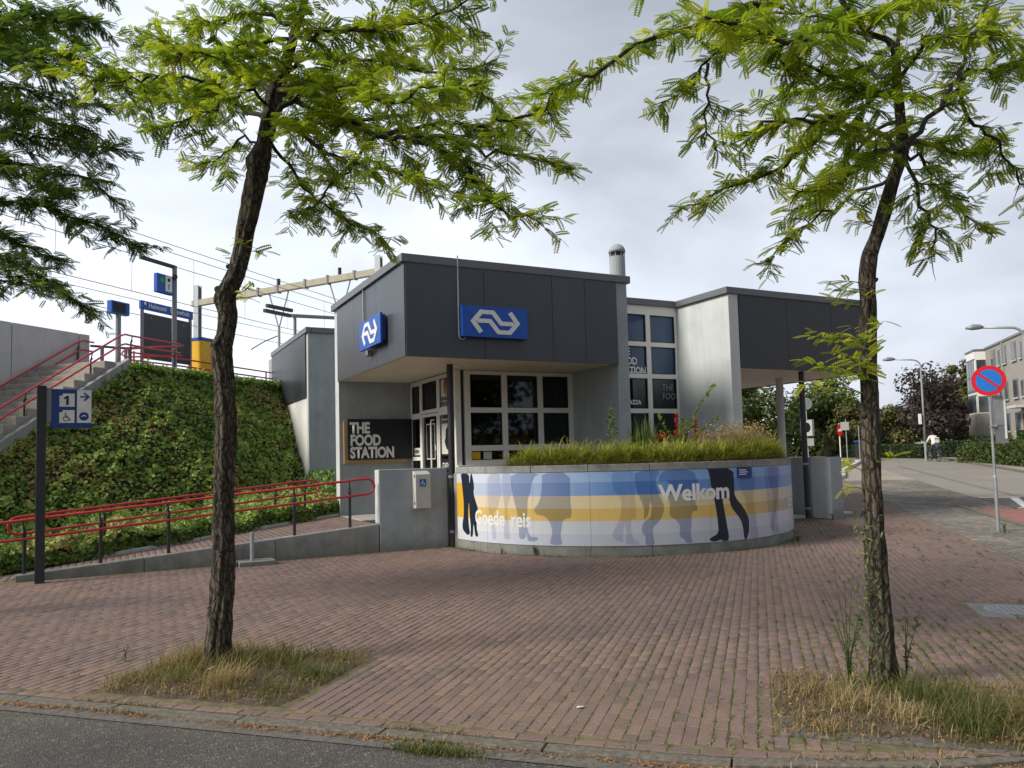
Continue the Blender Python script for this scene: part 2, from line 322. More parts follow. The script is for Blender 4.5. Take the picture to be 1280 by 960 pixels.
def text_mesh(s, size, bold=0, xs=1.0, space=1.0, align='LEFT', line=1.0):
    c = bpy.data.curves.new('lettering', 'FONT'); c.body = s; c.size = size; c.offset = bold; c.space_character = space; c.align_x = align; c.resolution_u = 3; c.space_line = line
    o = bpy.data.objects.new('lettering_tmp', c); col.objects.link(o); bpy.context.view_layer.update()
    me = bpy.data.meshes.new_from_object(o.evaluated_get(bpy.context.evaluated_depsgraph_get())); bpy.data.objects.remove(o)
    for v in me.vertices: v.co.x *= xs
    return me
def lettering(s, fr, size, mat, parent_grp=None, parent=None, bold=0, xs=1.0, space=1.0, depth=.001, align='LEFT', line=1.0, name='lettering'):
    if '\n' in s:
        for i, w_ in enumerate(s.split('\n')): o = lettering(w_, (Vector(fr[0])-Vector(fr[2])*size*line*i, fr[1], fr[2]), size, mat, parent_grp, parent, bold, xs, space, depth, align, 1.0, name)
        return o
    me = text_mesh(s, size, bold, xs, space, align, line); bm = bmesh.new(); bm.from_mesh(me)
    for v in bm.verts: v.co.z = depth
    o_, ux, uy = Vector(fr[0]), Vector(fr[1]), Vector(fr[2]); nn = ux.cross(uy)
    for v in bm.verts: v.co = o_+ux*v.co.x+uy*v.co.y+nn*v.co.z
    me.clear_geometry(); bm.to_mesh(me); bm.free(); me.materials.clear(); me.materials.append(mat)
    o = bpy.data.objects.new(name, me); col.objects.link(o)
    if parent is not None: o.parent = parent
    elif parent_grp is not None: under(parent_grp.r, o)
    return o
# ================================================================ SETTING
def sheet(name, xs, ys, off, mat, label, f=None, cat='ground', ab_=False):
    vs, fs = [], []
    for y in ys:
        for x in xs:
            p = ab(x, y) if ab_ else Vector((x, y, 0)); vs.append((p.x, p.y, G(p.x, p.y)+off))
    w = len(xs)
    for j in range(len(ys)-1):
        for i in range(w-1):
            q = (j*w+i, j*w+i+1, (j+1)*w+i+1, (j+1)*w+i); fs.append(q[::-1] if ab_ else q)
    me = bpy.data.meshes.new(name); me.from_pydata(vs, [], fs); me.update(); o = link(name, me, None, mat)
    return tag(o, label, cat, kind='structure')
fr_ = lambda a, b, n: [a+(b-a)*i/n for i in range(n+1)]
sheet('ground', fr_(-300, -40, 8)+fr_(-30, 120, 60)+fr_(150, 900, 8), fr_(-300, -40, 8)+fr_(-30, 120, 60)+fr_(150, 900, 8), -.09, M['dirt_grass'], 'dry grassy ground running out to the far trees')
def kerb_a(b):      # the plaza's kerb line: straight, then curving round the corner to the right
    if b < -.7: return 4.26
    d = min(b+.7, 4.06); return 4.26+4.6-math.sqrt(max(0, 4.6**2-d*d))
BR = 3.36
# near asphalt in front of the kerb
mb = MB(); bs = fr_(-40, -.7, 8)+fr_(-.6, 3.3, 20)
vs = [ab(-40, b, -.03) for b in bs]+[ab(kerb_a(b)-.10, b, -.03) for b in bs]; n_ = len(bs)
vs += [ab(-40, 60, -.03), ab(30, 60, -.03), ab(30, 3.30, -.03)]
fs = [(i+1, i, n_+i, n_+i+1) for i in range(n_-1)]+[(2*n_, n_-1, 2*n_-1, 2*n_+2, 2*n_+1)]
mb.add(vs, fs); tag(mb.build('asphalt_road', M['asphalt']), 'worn dark asphalt street with scattered pale stones in front of the kerb', 'road', kind='structure')
# concrete gutter strip and kerb following the curve
mb = MB(); mb2 = MB(); mb3 = MB(); bb = fr_(-30, -.7, 30)+fr_(-.5, 3.3, 22)
def strip(mb, a0, a1, z):
    vs = [ab(kerb_a(b)+a0, b, z) for b in bb]+[ab(kerb_a(b)+a1, b, z) for b in bb]; k = len(bb)
    mb.add(vs, [(i+1, i, k+i, k+i+1) for i in range(k-1)])
strip(mb, -.24, -.10, -.024)
tag(mb.build('gutter', M['gutter']), 'flat worn concrete gutter strip beside the kerb', 'gutter', kind='structure')
g_kerb = Grp('kerb', 'low worn concrete kerb edging the brick plaza', 'kerb', ab(4.2, -2)); g_kerb.r['kind'] = 'structure'
b_ = -22.0
while b_ < 3.25:
    L_ = min(random.choice((.8, 1.0, 1.0, 1.0)), 3.3-b_)
    mbk = MB(); k0 = kerb_a(b_+.002); k1 = kerb_a(b_+L_-.002); zt = random.uniform(-.008, -.002)
    q = [ab(k0-.105, b_+.005), ab(k1-.105, b_+L_-.005), ab(k1+.002, b_+L_-.005), ab(k0+.002, b_+.005)]
    mbk.prism([(p.x, p.y) for p in q][::-1], -.2, zt); g_kerb.add(mbk, 'kerb_stone', M['kerb'], bevel=.006, seg=2); b_ += L_
# the bed that shows in the joints of the plaza
mb = MB(); bb2 = fr_(-22, -.7, 10)+fr_(-.5, 3.36, 20); aa = [0]+fr_(3, 34, 20)
vs = []
for b in bb2:
    k = kerb_a(b)
    for a in aa:
        p = ab(k+a, b); vs.append((p.x, p.y, G(p.x, p.y)-.0040))
w = len(aa); mb.add(vs, [(j*w+i, j*w+i+1, (j+1)*w+i+1, (j+1)*w+i) for j in range(len(bb2)-1) for i in range(w-1)][::1])
plaza = tag(mb.build('brick_pavement', M['joint']), 'plaza of red brown paving bricks with mossy joints', 'pavement', kind='structure')
# --- the bricks themselves, about 20 x 10 cm, stagger laid with their long joints at right angles to the kerb
PC = (8.9, 12.9, 3.42)                       # the round planter
PIT1 = (4.27+.125, 5.72, -4.62, -3.02)        # a0, a1, b0, b1 of the two tree pits
PIT2 = (4.62, 5.95, -.02, 1.75)
MAN = (8.25, 8.95, 1.92, 2.6)
def blocked(a, b, x, y):
    if PIT1[0] < a < PIT1[1]+.05 and PIT1[2] < b < PIT1[3]: return True
    if PIT2[0] < a < PIT2[1] and PIT2[2] < b < PIT2[3]: return True
    if MAN[0] < a < MAN[1] and MAN[2] < b < MAN[3]: return True
    if (x-PC[0])**2+(y-PC[1])**2 < (PC[2]-.02)**2 or (y > 12.9 and 5.4 < x < 12.35): return True
    if y > 13.03 and x < 5.6: return True
    if 14.38 < x < 14.78 and y > 12.17: return True
    if y > 16 and x < 16: return True
    return False
cells = []   # a0, a1, b0, b1
LB, WB, GA, GB = .165, .0745, .0115, .0070
jb = 0; b = BR-.08
while b > -19:
    st = (.088 if jb % 2 else 0)+random.uniform(-.022, .022); kk = max(kerb_a(b), kerb_a(b+WB)); a = 4.26+.008-.3+st
    drift = random.uniform(-.004, .004)
    while a < (25 if b < -1.5 else 34):
        a0 = a; a1 = a+LB; a += LB+GA+random.uniform(-.001, .003)
        lim = kk+.125
        if a1 < lim+.05: continue
        a0 = max(a0, lim)
        p = ab((a0+a1)/2, b+WB/2)
        if p.y < 1 or p.x < -9: continue
        if blocked((a0+a1)/2, b+WB/2, p.x, p.y): continue
        cells.append((a0, a1, b+drift, b+drift+WB))
    b -= WB+GB; jb += 1
b = -19.0
while b < BR-.2:                              # one course laid along the kerb
    kk = kerb_a(b+.1); 
    if not (PIT1[2] < b+.1 < PIT1[3] and PIT1[0] < kk+.06 < PIT1[1]): cells.append((kk+.012, kk+.012+WB, b, b+LB))
    b += LB+.006
C4 = np.array(cells); n_ = len(C4)
ctr = np.stack([(C4[:, 0]+C4[:, 1])/2, (C4[:, 2]+C4[:, 3])/2], 1); cx = (ctr[:, 0]+ctr[:, 1])*.70710678; cy = (ctr[:, 0]-ctr[:, 1])*.70710678
rel = np.stack([cx, cy, np.full(n_, -1.6)], 1); sx = rel@np.array(CR); sy = rel@np.array(CD); sz = rel@np.array(CF)
inv = (sz > .5) & (np.abs(sx/sz) < .70) & (sy/sz < .485)
dist = np.where(inv, sz, 1e6); order = np.argsort(dist); near = set(order[:300].tolist())
zs = np.array([G(x, y) for x, y in zip(cx, cy)])
tilt = rng.normal(0, .0008, (n_, 3)); lowf = np.sin(cx*1.7+.5)*np.cos(cy*1.3)*.0012
def brick_verts(c, z, t_):
    a0, a1, b0, b1 = c; e_ = .0045; out = []
    for (ins, dz) in ((0, -.03), (0, -.0032), (e_, 0)):
        for (a, b, k) in ((a0+ins, b0+ins, 0), (a1-ins, b0+ins, 1), (a1-ins, b1-ins, 2), (a0+ins, b1-ins, 3)):
            tz = t_[0]+(t_[1] if k in (1, 2) else -t_[1])+(t_[2] if k in (2, 3) else -t_[2])
            out.append(((a+b)*.70710678, (a-b)*.70710678, z+dz+tz))
    return out
BF = [(3, 2, 1, 0)]*0+[(0, 4, 5, 1)[::1], (1, 5, 6, 2), (2, 6, 7, 3), (3, 7, 4, 0), (4, 8, 9, 5), (5, 9, 10, 6), (6, 10, 11, 7), (7, 11, 8, 4), (8, 11, 10, 9)]
Vall = []; rest = [i for i in range(n_) if i not in near]
for i in rest: Vall += brick_verts(C4[i], zs[i]+lowf[i], tilt[i])
F = np.array(BF)[None]+(np.arange(len(rest))*12)[:, None, None]
me = np_mesh('bricks', np.array(Vall), F.reshape(-1, 4), np.repeat(rng.random(len(rest)), 9)); me.materials.append(M['brick'])
o = bpy.data.objects.new('brick_paving', me); col.objects.link(o); o.parent = plaza; o['kind'] = 'stuff'
half = {}
for i in sorted(near):
    c = C4[i]; la, lb = c[1]-c[0], c[3]-c[2]; key = (round(la, 3), round(lb, 3))
    if key not in half:
        vv = brick_verts((-la/2, la/2, -lb/2, lb/2), 0, (0, 0, 0)); me = bpy.data.meshes.new('brick'); me.from_pydata(vv, [], BF); me.materials.append(M['brick']); half[key] = me
    o = bpy.data.objects.new('brick', half[key]); col.objects.link(o); o.parent = plaza
    o.location = (cx[i], cy[i], zs[i]+lowf[i]+tilt[i][0]); o.rotation_euler = (tilt[i][1]*8, tilt[i][2]*8, 0)
CELLS = C4
# side road of grey bricks, cycle path, main road, far pavement
sheet('side_road', fr_(4, 40, 36), fr_(3.37, 5.9, 3), -.012, M['joint'], 'strip of grey paving bricks between the plaza and the road', ab_=True)
Vg, vg = [], []
for jb, b in enumerate(np.arange(3.40, 5.85, .108)):
    for a in np.arange(6.5+(.1 if jb % 2 else 0), 34.1, .208):
        if b > 4.9 and a < 21.5: continue
        p = ab(a+.1, b+.05); Vg += brick_verts((a, a+.2, b, b+.1), G(p.x, p.y)+.002, (random.gauss(0, .002), 0, 0)); vg.append(random.random())
F = np.array(BF)[None]+(np.arange(len(vg))*12)[:, None, None]
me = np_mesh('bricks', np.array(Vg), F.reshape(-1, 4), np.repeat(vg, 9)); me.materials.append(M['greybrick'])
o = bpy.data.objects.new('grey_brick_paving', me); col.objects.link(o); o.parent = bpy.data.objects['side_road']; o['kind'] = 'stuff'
sheet('main_road', fr_(20, 62, 24), fr_(5.9, 10.5, 5), -.004, M['road'], 'worn pale grey road leading away past the parked cars', cat='road', ab_=True)
# the road swings to the left beyond the hedge
sheet('road_bend', fr_(34, 66, 16), fr_(-45, 5.898, 30), -.006, M['pavement'], 'pale road area bending left behind the station', cat='road', ab_=True)
sheet('far_pavement', fr_(18, 62, 24), fr_(10.62, 13.3, 4), .09, M['pavement'], 'beige pavement on the far side of the road', cat='pavement', ab_=True)
mb = MB()
for i in range(44):
    a = 18+i; p, q = ab(a, 10.56), ab(a+.99, 10.56); mb.obox(p, q, .12, (G(p.x, p.y)-.1, G(q.x, q.y)-.1), (G(p.x, p.y)+.1, G(q.x, q.y)+.1))
tag(mb.build('far_kerb', M['kerb'], bevel=.01), 'grey kerb along the far side of the road', 'kerb', kind='structure')
mb = MB()
for i in range(16):
    a = 6.5+i; p, q = ab(a, 4.84), ab(a+.99, 4.84); mb.obox(p, q, .12, (G(p.x, p.y)-.1, G(q.x, q.y)-.1), (G(p.x, p.y)+.035, G(q.x, q.y)+.035))
tag(mb.build('path_kerb', M['kerb'], bevel=.01), 'low kerb between grey bricks and red cycle path', 'kerb', kind='structure')
sheet('cycle_path', fr_(6, 21.4, 12), fr_(4.9, 8.4, 3), .006, M['redpath'], 'red cycle path at the right edge behind the no parking sign', cat='path', ab_=True)
sheet('crossing_apron', fr_(21.4, 25.2, 4), fr_(5.9, 9, 3), .003, M['gutter'], 'dark patch of road with white triangle markings', cat='road', ab_=True)
mk = MB()
def mark(pts):
    vs = [ab(a, b) for a, b in pts]; mk.add([(v.x, v.y, G(v.x, v.y)+.012) for v in vs], [tuple(range(len(vs)))])
mark([(21.5, 5.95), (21.5, 8.9), (21.68, 8.9), (21.68, 5.95)]); mark([(25.0, 5.95), (25.0, 8.9), (25.18, 8.9), (25.18, 5.95)])
for k in range(5): b = 6.1+k*.6; mark([(21.8, b), (24.8, b+.55), (24.8, b+.75), (21.8, b+.2)])
tag(mk.build('road_markings', M['mark']), 'white painted lines and slanted bars beside the red cycle path', 'markings', kind='structure')
# main road centre seam
mk = MB(); mark([(23, 7.02), (45, 7.02), (45, 6.98), (23, 6.98)]); tag(mk.build('road_seam', M['gutter']), 'dark tar seam along the road surface', 'road', kind='structure')
# grass island left of the road
isl = [(34.8, 3.1), (36, 3.45), (40.6, 3.9), (46, 5.0), (50, 5.75), (51, 4.5), (50, 1.0), (44, -2), (37, -1.5), (35, 1.5)]
mb = MB(); pp = [ab(a, b) for a, b in isl]; vs = [(p.x, p.y, G(p.x, p.y)+.1) for p in pp]; mb.add(vs, [tuple(range(len(vs)))[::-1]])
tag(mb.build('grass_island', M['dirt_grass']), 'dry grass island beside the road with a pale kerb round it', 'verge', kind='structure')
mb = MB()
for i in range(len(pp)):
    p, q = pp[i], pp[(i+1) % len(pp)]; mb.obox(p, q, .2, (G(p.x, p.y)-.1, G(q.x, q.y)-.1), (G(p.x, p.y)+.14, G(q.x, q.y)+.14))
tag(mb.build('island_kerb', M['conc_lt'], bevel=.02), 'pale concrete kerb round the dry grass island', 'kerb', kind='structure')
# ================================================================ STATION BUILDING
YF, XF, ZS, ZT = 12.12, 4.31, 3.35, 4.93
st = Grp('station_building', 'grey station kiosk building with dark overhanging fascia and white framed windows', 'building', (8.5, 15, 0))
def P(mb, name, mat, **k): return st.add(mb, name, mat, **k)
P(MB().box(4.33, 5.95, 16.52, 16.80, .2, ZT), 'wall', M['render'], bevel=.006)
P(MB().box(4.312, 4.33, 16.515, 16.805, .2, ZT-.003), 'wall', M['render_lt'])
P(MB().box(8.60, 8.86, YF, 14.6, .0, ZT), 'wall', M['render'], bevel=.006)
P(MB().box(11.47, 11.74, YF, 18.5, .0, ZT), 'wall', M['render_lt'], bevel=.006)
P(MB().box(5.9, 11.47, 20.5, 20.7, 0, ZT), 'wall', M['render'])           # rear wall
P(MB().box(5.95, 6.1, 16.80, 20.5, 0, ZT), 'wall', M['render'])
P(MB().box(4.36, 8.60, YF+.05, 16.5, 4.74, 4.90), 'roof', M['cap'])
P(MB().box(6.0, 11.60, 13.9, 20.6, 4.742, 4.902), 'roof', M['cap'])
P(MB().box(11.6, 15.86, YF+.08, 18.4, 4.741, 4.901), 'roof', M['cap'])
# fascia panels with open joints
def panel(x0, x1, y0, y1, z0=ZS-.02, z1=ZT-.01, mat='panel'): P(MB().box(x0, x1, y0, y1, z0, z1), 'fascia_panel', M[mat], bevel=.002)
for x0, x1 in ((4.31, 5.76), (5.768, 7.15), (7.158, 7.865), (7.873, 8.598)): panel(x0, x1, YF-.02, YF+.01)
for y0, y1 in ((12.12, 13.68), (13.688, 15.17), (15.178, 16.512)): panel(4.29, 4.31, y0, y1)
P(MB().box(4.312, 8.598, YF+.011, YF+.03, ZS, ZT-.02), 'fascia_backing', M['dark_frame'])
P(MB().box(4.311, 4.33, YF+.03, 16.51, ZS, ZT-.02), 'fascia_backing', M['dark_frame'])
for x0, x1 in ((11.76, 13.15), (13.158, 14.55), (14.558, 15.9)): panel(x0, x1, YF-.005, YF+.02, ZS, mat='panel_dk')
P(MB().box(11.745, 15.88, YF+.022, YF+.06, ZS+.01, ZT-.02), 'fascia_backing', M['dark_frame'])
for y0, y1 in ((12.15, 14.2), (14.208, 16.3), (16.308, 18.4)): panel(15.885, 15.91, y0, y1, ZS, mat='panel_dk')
# roof caps
def cap(p, q, w=.14, z=(ZT, 5.07)): return MB().obox(p, q, w, z[0], z[1])
P(cap((4.24, YF+.03), (8.93, YF+.03)), 'roof_cap', M['cap'], bevel=.006)
P(cap((4.31, YF+.1), (4.31, 16.84)), 'roof_cap', M['cap'], bevel=.006)
P(cap((4.38, 16.78), (6.2, 16.78)), 'roof_cap', M['cap'], bevel=.006)
P(cap((8.86, YF+.1), (8.86, 13.74)), 'roof_cap', M['cap'], bevel=.006)
P(cap((8.79, 13.81), (11.40, 13.81)), 'roof_cap', M['cap'], bevel=.006)
P(cap((11.47, YF-.04), (11.47, 13.88)), 'roof_cap', M['cap'], bevel=.006)
P(cap((11.54, YF+.03), (15.95, YF+.03)), 'roof_cap', M['cap'], bevel=.006)
P(cap((15.88, YF+.1), (15.88, 18.5)), 'roof_cap', M['cap'], bevel=.006)
# soffits: cream boards running towards the back
for x0, x1, y0, y1, z in ((4.33, 5.93, YF+.03, 16.5, ZS), (5.94, 8.59, YF+.03, 13.80, ZS)):
    x = x0; k = 0
    while x < x1-.05:
        xe = min(x+.72, x1); P(MB().box(x, xe-.008, y0, y1, z-.006+.002*(k % 2), z+.02), 'soffit_board', M['soffit'], bevel=.002); x += .72; k += 1
P(MB().box(4.34, 8.59, YF+.031, 16.49, ZS+.022, ZS+.04), 'soffit_backing', M['soffit'])
y = YF+.06; k = 0
while y < 18.3:
    ye = min(y+1.25, 18.35); P(MB().box(11.745, 15.88, y, ye-.012, ZS+.02+.002*(k % 2), ZS+.05), 'soffit_board', M['soffit'], bevel=.002); y += 1.25; k += 1
P(MB().box(11.745, 15.88, YF+.06, 18.35, ZS+.052, ZS+.07), 'soffit_backing', M['dark_frame'])
# windows: every one a frame with panes
def window(fr, cells, outer, depth=.09, mullions=None, glass='glass', panes=None):
    """fr: (origin, ux, uy) ; cells: list of (x0,x1,z0,z1) glass openings; outer: (x0,x1,z0,z1)"""
    X0, X1, Z0, Z1 = outer; o_, ux, uy = Vector(fr[0]), Vector(fr[1]), Vector(fr[2]); mb = MB()
    xs = sorted(set([X0, X1]+[c[0] for c in cells]+[c[1] for c in cells])); zs_ = sorted(set([Z0, Z1]+[c[2] for c in cells]+[c[3] for c in cells]))
    def isopen(x, z): return any(c[0] <= x <= c[1] and c[2] <= z <= c[3] for c in cells)
    for i in range(len(xs)-1):
        j = 0
        while j < len(zs_)-1:
            if isopen((xs[i]+xs[i+1])/2, (zs_[j]+zs_[j+1])/2): j += 1; continue
            k = j
            while k < len(zs_)-1 and not isopen((xs[i]+xs[i+1])/2, (zs_[k]+zs_[k+1])/2): k += 1
            mb.plate(rect(xs[i], xs[i+1], zs_[j], zs_[k]), fr, -depth, 0); j = k
    w = P(mb, 'window', M['frame']); bd = MB()
    for n_i, c in enumerate(cells):
        g = MB().plate(rect(c[0]-.01, c[1]+.01, c[2]-.01, c[3]+.01), fr, -depth*.55-.008, -depth*.55)
        gm = glass[n_i] if isinstance(glass, (list, tuple)) else glass
        po = st.add(g, 'pane', M[gm], parent=w)
        for r_ in (rect(c[0], c[1], c[2], c[2]+.016), rect(c[0], c[1], c[3]-.016, c[3]), rect(c[0], c[0]+.016, c[2]+.016, c[3]-.016), rect(c[1]-.016, c[1], c[2]+.016, c[3]-.016)):
            bd.plate(r_, fr, -depth*.5, -.022)
    st.add(bd, 'gasket', M['dark_frame'], parent=w); return w
Xp, Zp = (1, 0, 0), (0, 0, 1)
frA = ((0, 13.80, 0), Xp, Zp)
rows = [(2.60, 3.26), (1.85, 2.50), (1.56, 1.74)]
W1 = window(frA, [(a, b, c, d) for a, b in ((6.22, 6.92), (7.04, 7.75), (7.87, 8.49)) for c, d in rows], (6.10, 8.60, 1.47, 3.335))
rows2 = [(4.10, 4.72), (3.38, 4.00), (2.60, 3.28), (1.85, 2.50), (1.56, 1.74)]
cl = [(a, b, c, d) for a, b in ((9.08, 9.78), (9.90, 10.58), (10.70, 11.40)) for c, d in rows2]
gm = [('spandrel' if c[2] > 3.3 else 'glass') for c in cl]
W2 = window(frA, cl, (8.87, 11.462, 1.47, 4.925), glass=gm)
P(MB().box(6.1, 8.6, 13.81, 13.89, .0, 1.468), 'wall', M['frame']); P(MB().box(8.862, 11.468, 13.81, 13.89, .0, 1.468), 'wall', M['frame'])
P(MB().box(5.90, 8.6, 13.74, 13.80, 1.40, 1.465), 'sill', M['frame'], bevel=.006)
# corner post with a dark slit
P(MB().box(5.90, 6.02, 13.805, 13.925, .40, 3.34), 'corner_post', M['frame'], bevel=.004); P(MB().box(6.03, 6.095, 13.86, 13.90, 1.47, 3.33), 'corner_joint', M['dark_frame'])
# entrance front facing left: side lights, door, panel
frB = ((5.95, 0, 0), (0, -1, 0), Zp)     # normal towards -x
W3 = window(frB, [(-16.45, -15.95, 2.60, 3.22), (-16.45, -15.95, 1.62, 2.52), (-16.45, -15.95, .55, 1.40), (-15.82, -14.90, 2.62, 3.24), (-14.76, -14.05, 2.70, 3.24), (-14.76, -14.05, .60, 2.60)],
            (-16.515, -15.875, .42, 3.335)) if False else None
def front(cells, outer, glass='glass', nm=None): return window(frB, cells, outer, glass=glass)
front([(-16.45, -15.93, 2.62, 3.23), (-16.45, -15.93, 1.66, 2.50), (-16.45, -15.93, 1.36, 1.58), (-16.45, -15.93, .55, 1.28)], (-16.512, -15.86, .42, 3.335))
front([(-15.80, -14.92, 2.66, 3.25)], (-15.855, -14.86, 2.585, 3.335))
front([(-14.78, -14.10, 2.66, 3.25), (-14.78, -14.10, .60, 2.50)], (-14.855, -13.93, .42, 3.335))
dr = MB()
for r_ in (rect(-15.85, -15.79, .44, 2.57), rect(-14.93, -14.865, .44, 2.57), rect(-15.79, -14.93, 2.51, 2.57), rect(-15.79, -14.93, .44, .60)): dr.plate(r_, frB, -.07, .005)
door = P(dr, 'door', M['frame'])
st.add(MB().plate(rect(-15.79, -14.93, .60, 2.51), frB, -.045, -.037), 'pane', M['glass'], parent=door)
hx = 5.95-.07
st.add(MB().tube([(5.945, 15.06, 2.42), (hx, 15.06, 2.42), (hx-.01, 15.06, 2.36), (hx-.01, 15.06, 1.0), (hx, 15.06, .94), (5.945, 15.06, .94)], .018, 8), 'handle', M['frame'], parent=door)
# stickers and posters on the entrance glass
def sticker(fr, r_, mat, t=.002, base=-.036, name='sticker'): return P(MB().plate(rect(*r_), fr, base, base+t), name, M[mat])
sticker(frB, (-15.62, -15.13, 1.60, 2.36), 'white'); sticker(frB, (-15.60, -15.15, 1.62, 2.34), 'black', base=-.033)
lettering('THE\nFOOD\nSTATION', (Vector((5.983, 15.58, 2.14)), (0, -1, 0), Zp), .20, M['white'], st, xs=.62, bold=.004, depth=.002, line=.9)
sticker(frB, (-16.43, -15.95, 1.70, 1.86), 'white', base=-.045); lettering('OPEN', (Vector((5.99, 16.40, 1.74)), (0, -1, 0), Zp), .11, M['black'], st, xs=1, bold=.003, depth=.002)
sticker(frB, (-14.79, -14.10, 2.60, 3.26), 'poster', base=-.04, name='poster'); sticker(frB, (-14.79, -14.10, 1.70, 2.52), 'poster', base=-.04, name='poster')
for (y_, z_, r_, mt) in ((-14.45, 3.08, .15, 'brown'), (-14.42, 3.0, .09, 'tan')):
    P(MB().plate([(y_+p[0]*1.0, z_+p[1]*1.2) for p in circ(0, 0, r_, 16)], frB, -.0375+(.002 if mt == 'tan' else 0), -.034+(.002 if mt == 'tan' else 0)), 'bread_picture', M[mt])
P(MB().plate([(-14.50, 1.80), (-14.40, 1.78), (-14.38, 1.95), (-14.32, 2.02), (-14.40, 2.12), (-14.45, 2.26), (-14.53, 2.2), (-14.55, 2.05), (-14.60, 1.95)], frB, -.0375, -.034), 'picture', M['black'])
lettering('BELEGDE\nBROODJES', (Vector((5.985, 14.74, 2.80)), (0, -1, 0), Zp), .105, M['black'], st, xs=.95, bold=.003, depth=.002, line=.95)
lettering('WARME\nDRANKEN', (Vector((5.985, 14.74, 2.42)), (0, -1, 0), Zp), .10, M['black'], st, xs=.95, bold=.003, depth=.002, line=.95)
sticker(frB, (-14.79, -14.10, 1.36, 1.60), 'black', base=-.04); lettering('STATION', (Vector((5.985, 14.74, 1.43)), (0, -1, 0), Zp), .13, M['white'], st, xs=.9, bold=.003, depth=.002)
# window lettering in the middle front
o = lettering('THE\nFOOD\nSTATION', (Vector((9.80, 13.835, 3.80)), Xp, Zp), .222, M['white'], st, xs=.86, bold=.007, depth=.004, line=.95, space=.95)
P(MB().plate(rect(9.92, 10.56, 3.40, 3.425), frA, -.045, -.040), 'sticker', M['white'])
o = lettering('LAVAZZA', (Vector((9.86, 13.838, 2.70)), Xp, Zp), .13, M['white'], st, xs=.95, bold=.005, depth=.003)
o = lettering('THE\nFOOD', (Vector((11.0, 13.838, 3.02)), Xp, Zp), .20, M['grey_metal'], st, xs=.9, bold=.003, depth=.003)
P(MB().plate(rect(6.24, 6.43, 1.57, 1.72), frA, -.046, -.040), 'sticker', M['yellow']); P(MB().plate(rect(6.50, 6.68, 1.57, 1.73), frA, -.046, -.040), 'sticker', M['poster'])
# inside the kiosk
P(MB().box(6.1, 11.46, 13.95, 20.5, .30, .40), 'floor', M['interior']); P(MB().box(6.1, 11.46, 13.95, 20.4, 3.36, 3.40), 'ceiling', M['interior'])
P(MB().box(6.11, 11.46, 18.2, 18.3, .4, 3.36), 'interior_wall', M['interior_dk'])
ct = P(MB().box(7.4, 11.0, 15.9, 16.5, .4, 1.38), 'counter', M['interior']); st.add(MB().box(7.35, 11.05, 15.85, 16.55, 1.38, 1.42), 'counter_top', M['orange'], parent=ct)
sh = P(MB().box(7.2, 10.6, 17.8, 18.15, .4, 2.6), 'shelf_unit', M['interior_dk'])
for k in range(10): st.add(MB().box(7.35+k*.33, 7.55+k*.33, 17.72, 17.8, 1.5+.3*(k % 3), 1.7+.3*(k % 3)), 'menu_card', M[('poster', 'tan', 'red')[k % 3]], parent=sh)
for x_, h_ in ((6.9, 1.5), (7.9, 1.55), (10.3, 1.5)): P(MB().box(x_, x_+.35, 14.3, 14.6, .4, h_), 'display_stand', M['interior_dk'], bevel=.02)
# roof vent pipe
vp = MB().tube([(9.99, 13.98, 4.9), (9.99, 13.98, 6.02)], .178, 20); v_ = P(vp, 'vent_pipe', M['render'], smooth=False)
st.add(MB().tube([(9.99, 13.98, 6.0), (9.99, 13.98, 6.13)], .14, 16), 'vent_neck', M['dark_frame'], parent=v_)
for k in range(8):
    a = k*PI/4; st.add(MB().tube([(9.99+.165*math.cos(a), 13.98+.165*math.sin(a), 6.02), (9.99+.165*math.cos(a), 13.98+.165*math.sin(a), 6.13)], .012, 4), 'vent_bar', M['grey_metal'], parent=v_)
st.add(MB().tube([(9.99, 13.98, 6.12), (9.99, 13.98, 6.17), (9.99, 13.98, 6.22), (9.99, 13.98, 6.27), (9.99, 13.98, 6.305), (9.99, 13.98, 6.325)], [.19, .188, .17, .13, .08, .02], 20), 'vent_cap', M['render'], parent=v_, smooth=True)
# right-hand canopy column and floor
P(MB().tube([(14.62, 13.8, 0), (14.62, 13.8, ZS+.03)], .09, 18), 'column', M['render_lt'])
P(MB().box(11.75, 15.9, 12.9, 18.5, -.1, .06), 'canopy_floor', M['conc_lt'])
P(MB().box(4.3, 5.95, 14.9, 16.52, .1, .44), 'doorstep', M['sill'], bevel=.01)
# dark rain pipes in front of both canopy corners
for x_, y_, lb in ((5.50, 13.10, 'dark blue rain pipe between the grey entrance wall and the mural'), (13.85, 12.42, 'dark rain pipe rising behind the low end wall under the right canopy')):
    z0 = 0 if x_ < 8 else .06
    g = Grp('rain_pipe', lb, 'drainpipe', (x_, y_, 0), 'dark rain pipes of the station'); g.add(MB().tube([(x_, y_, z0), (x_, y_, ZS-.01 if x_ < 8 else ZS+.015)], .062, 14), 'pipe', M['black_metal'])
    for z_ in (.25, 1.25): g.add(MB().tube([(x_, y_, z_), (x_, y_, z_+.05)], .070, 14), 'bracket', M['grey_metal'])
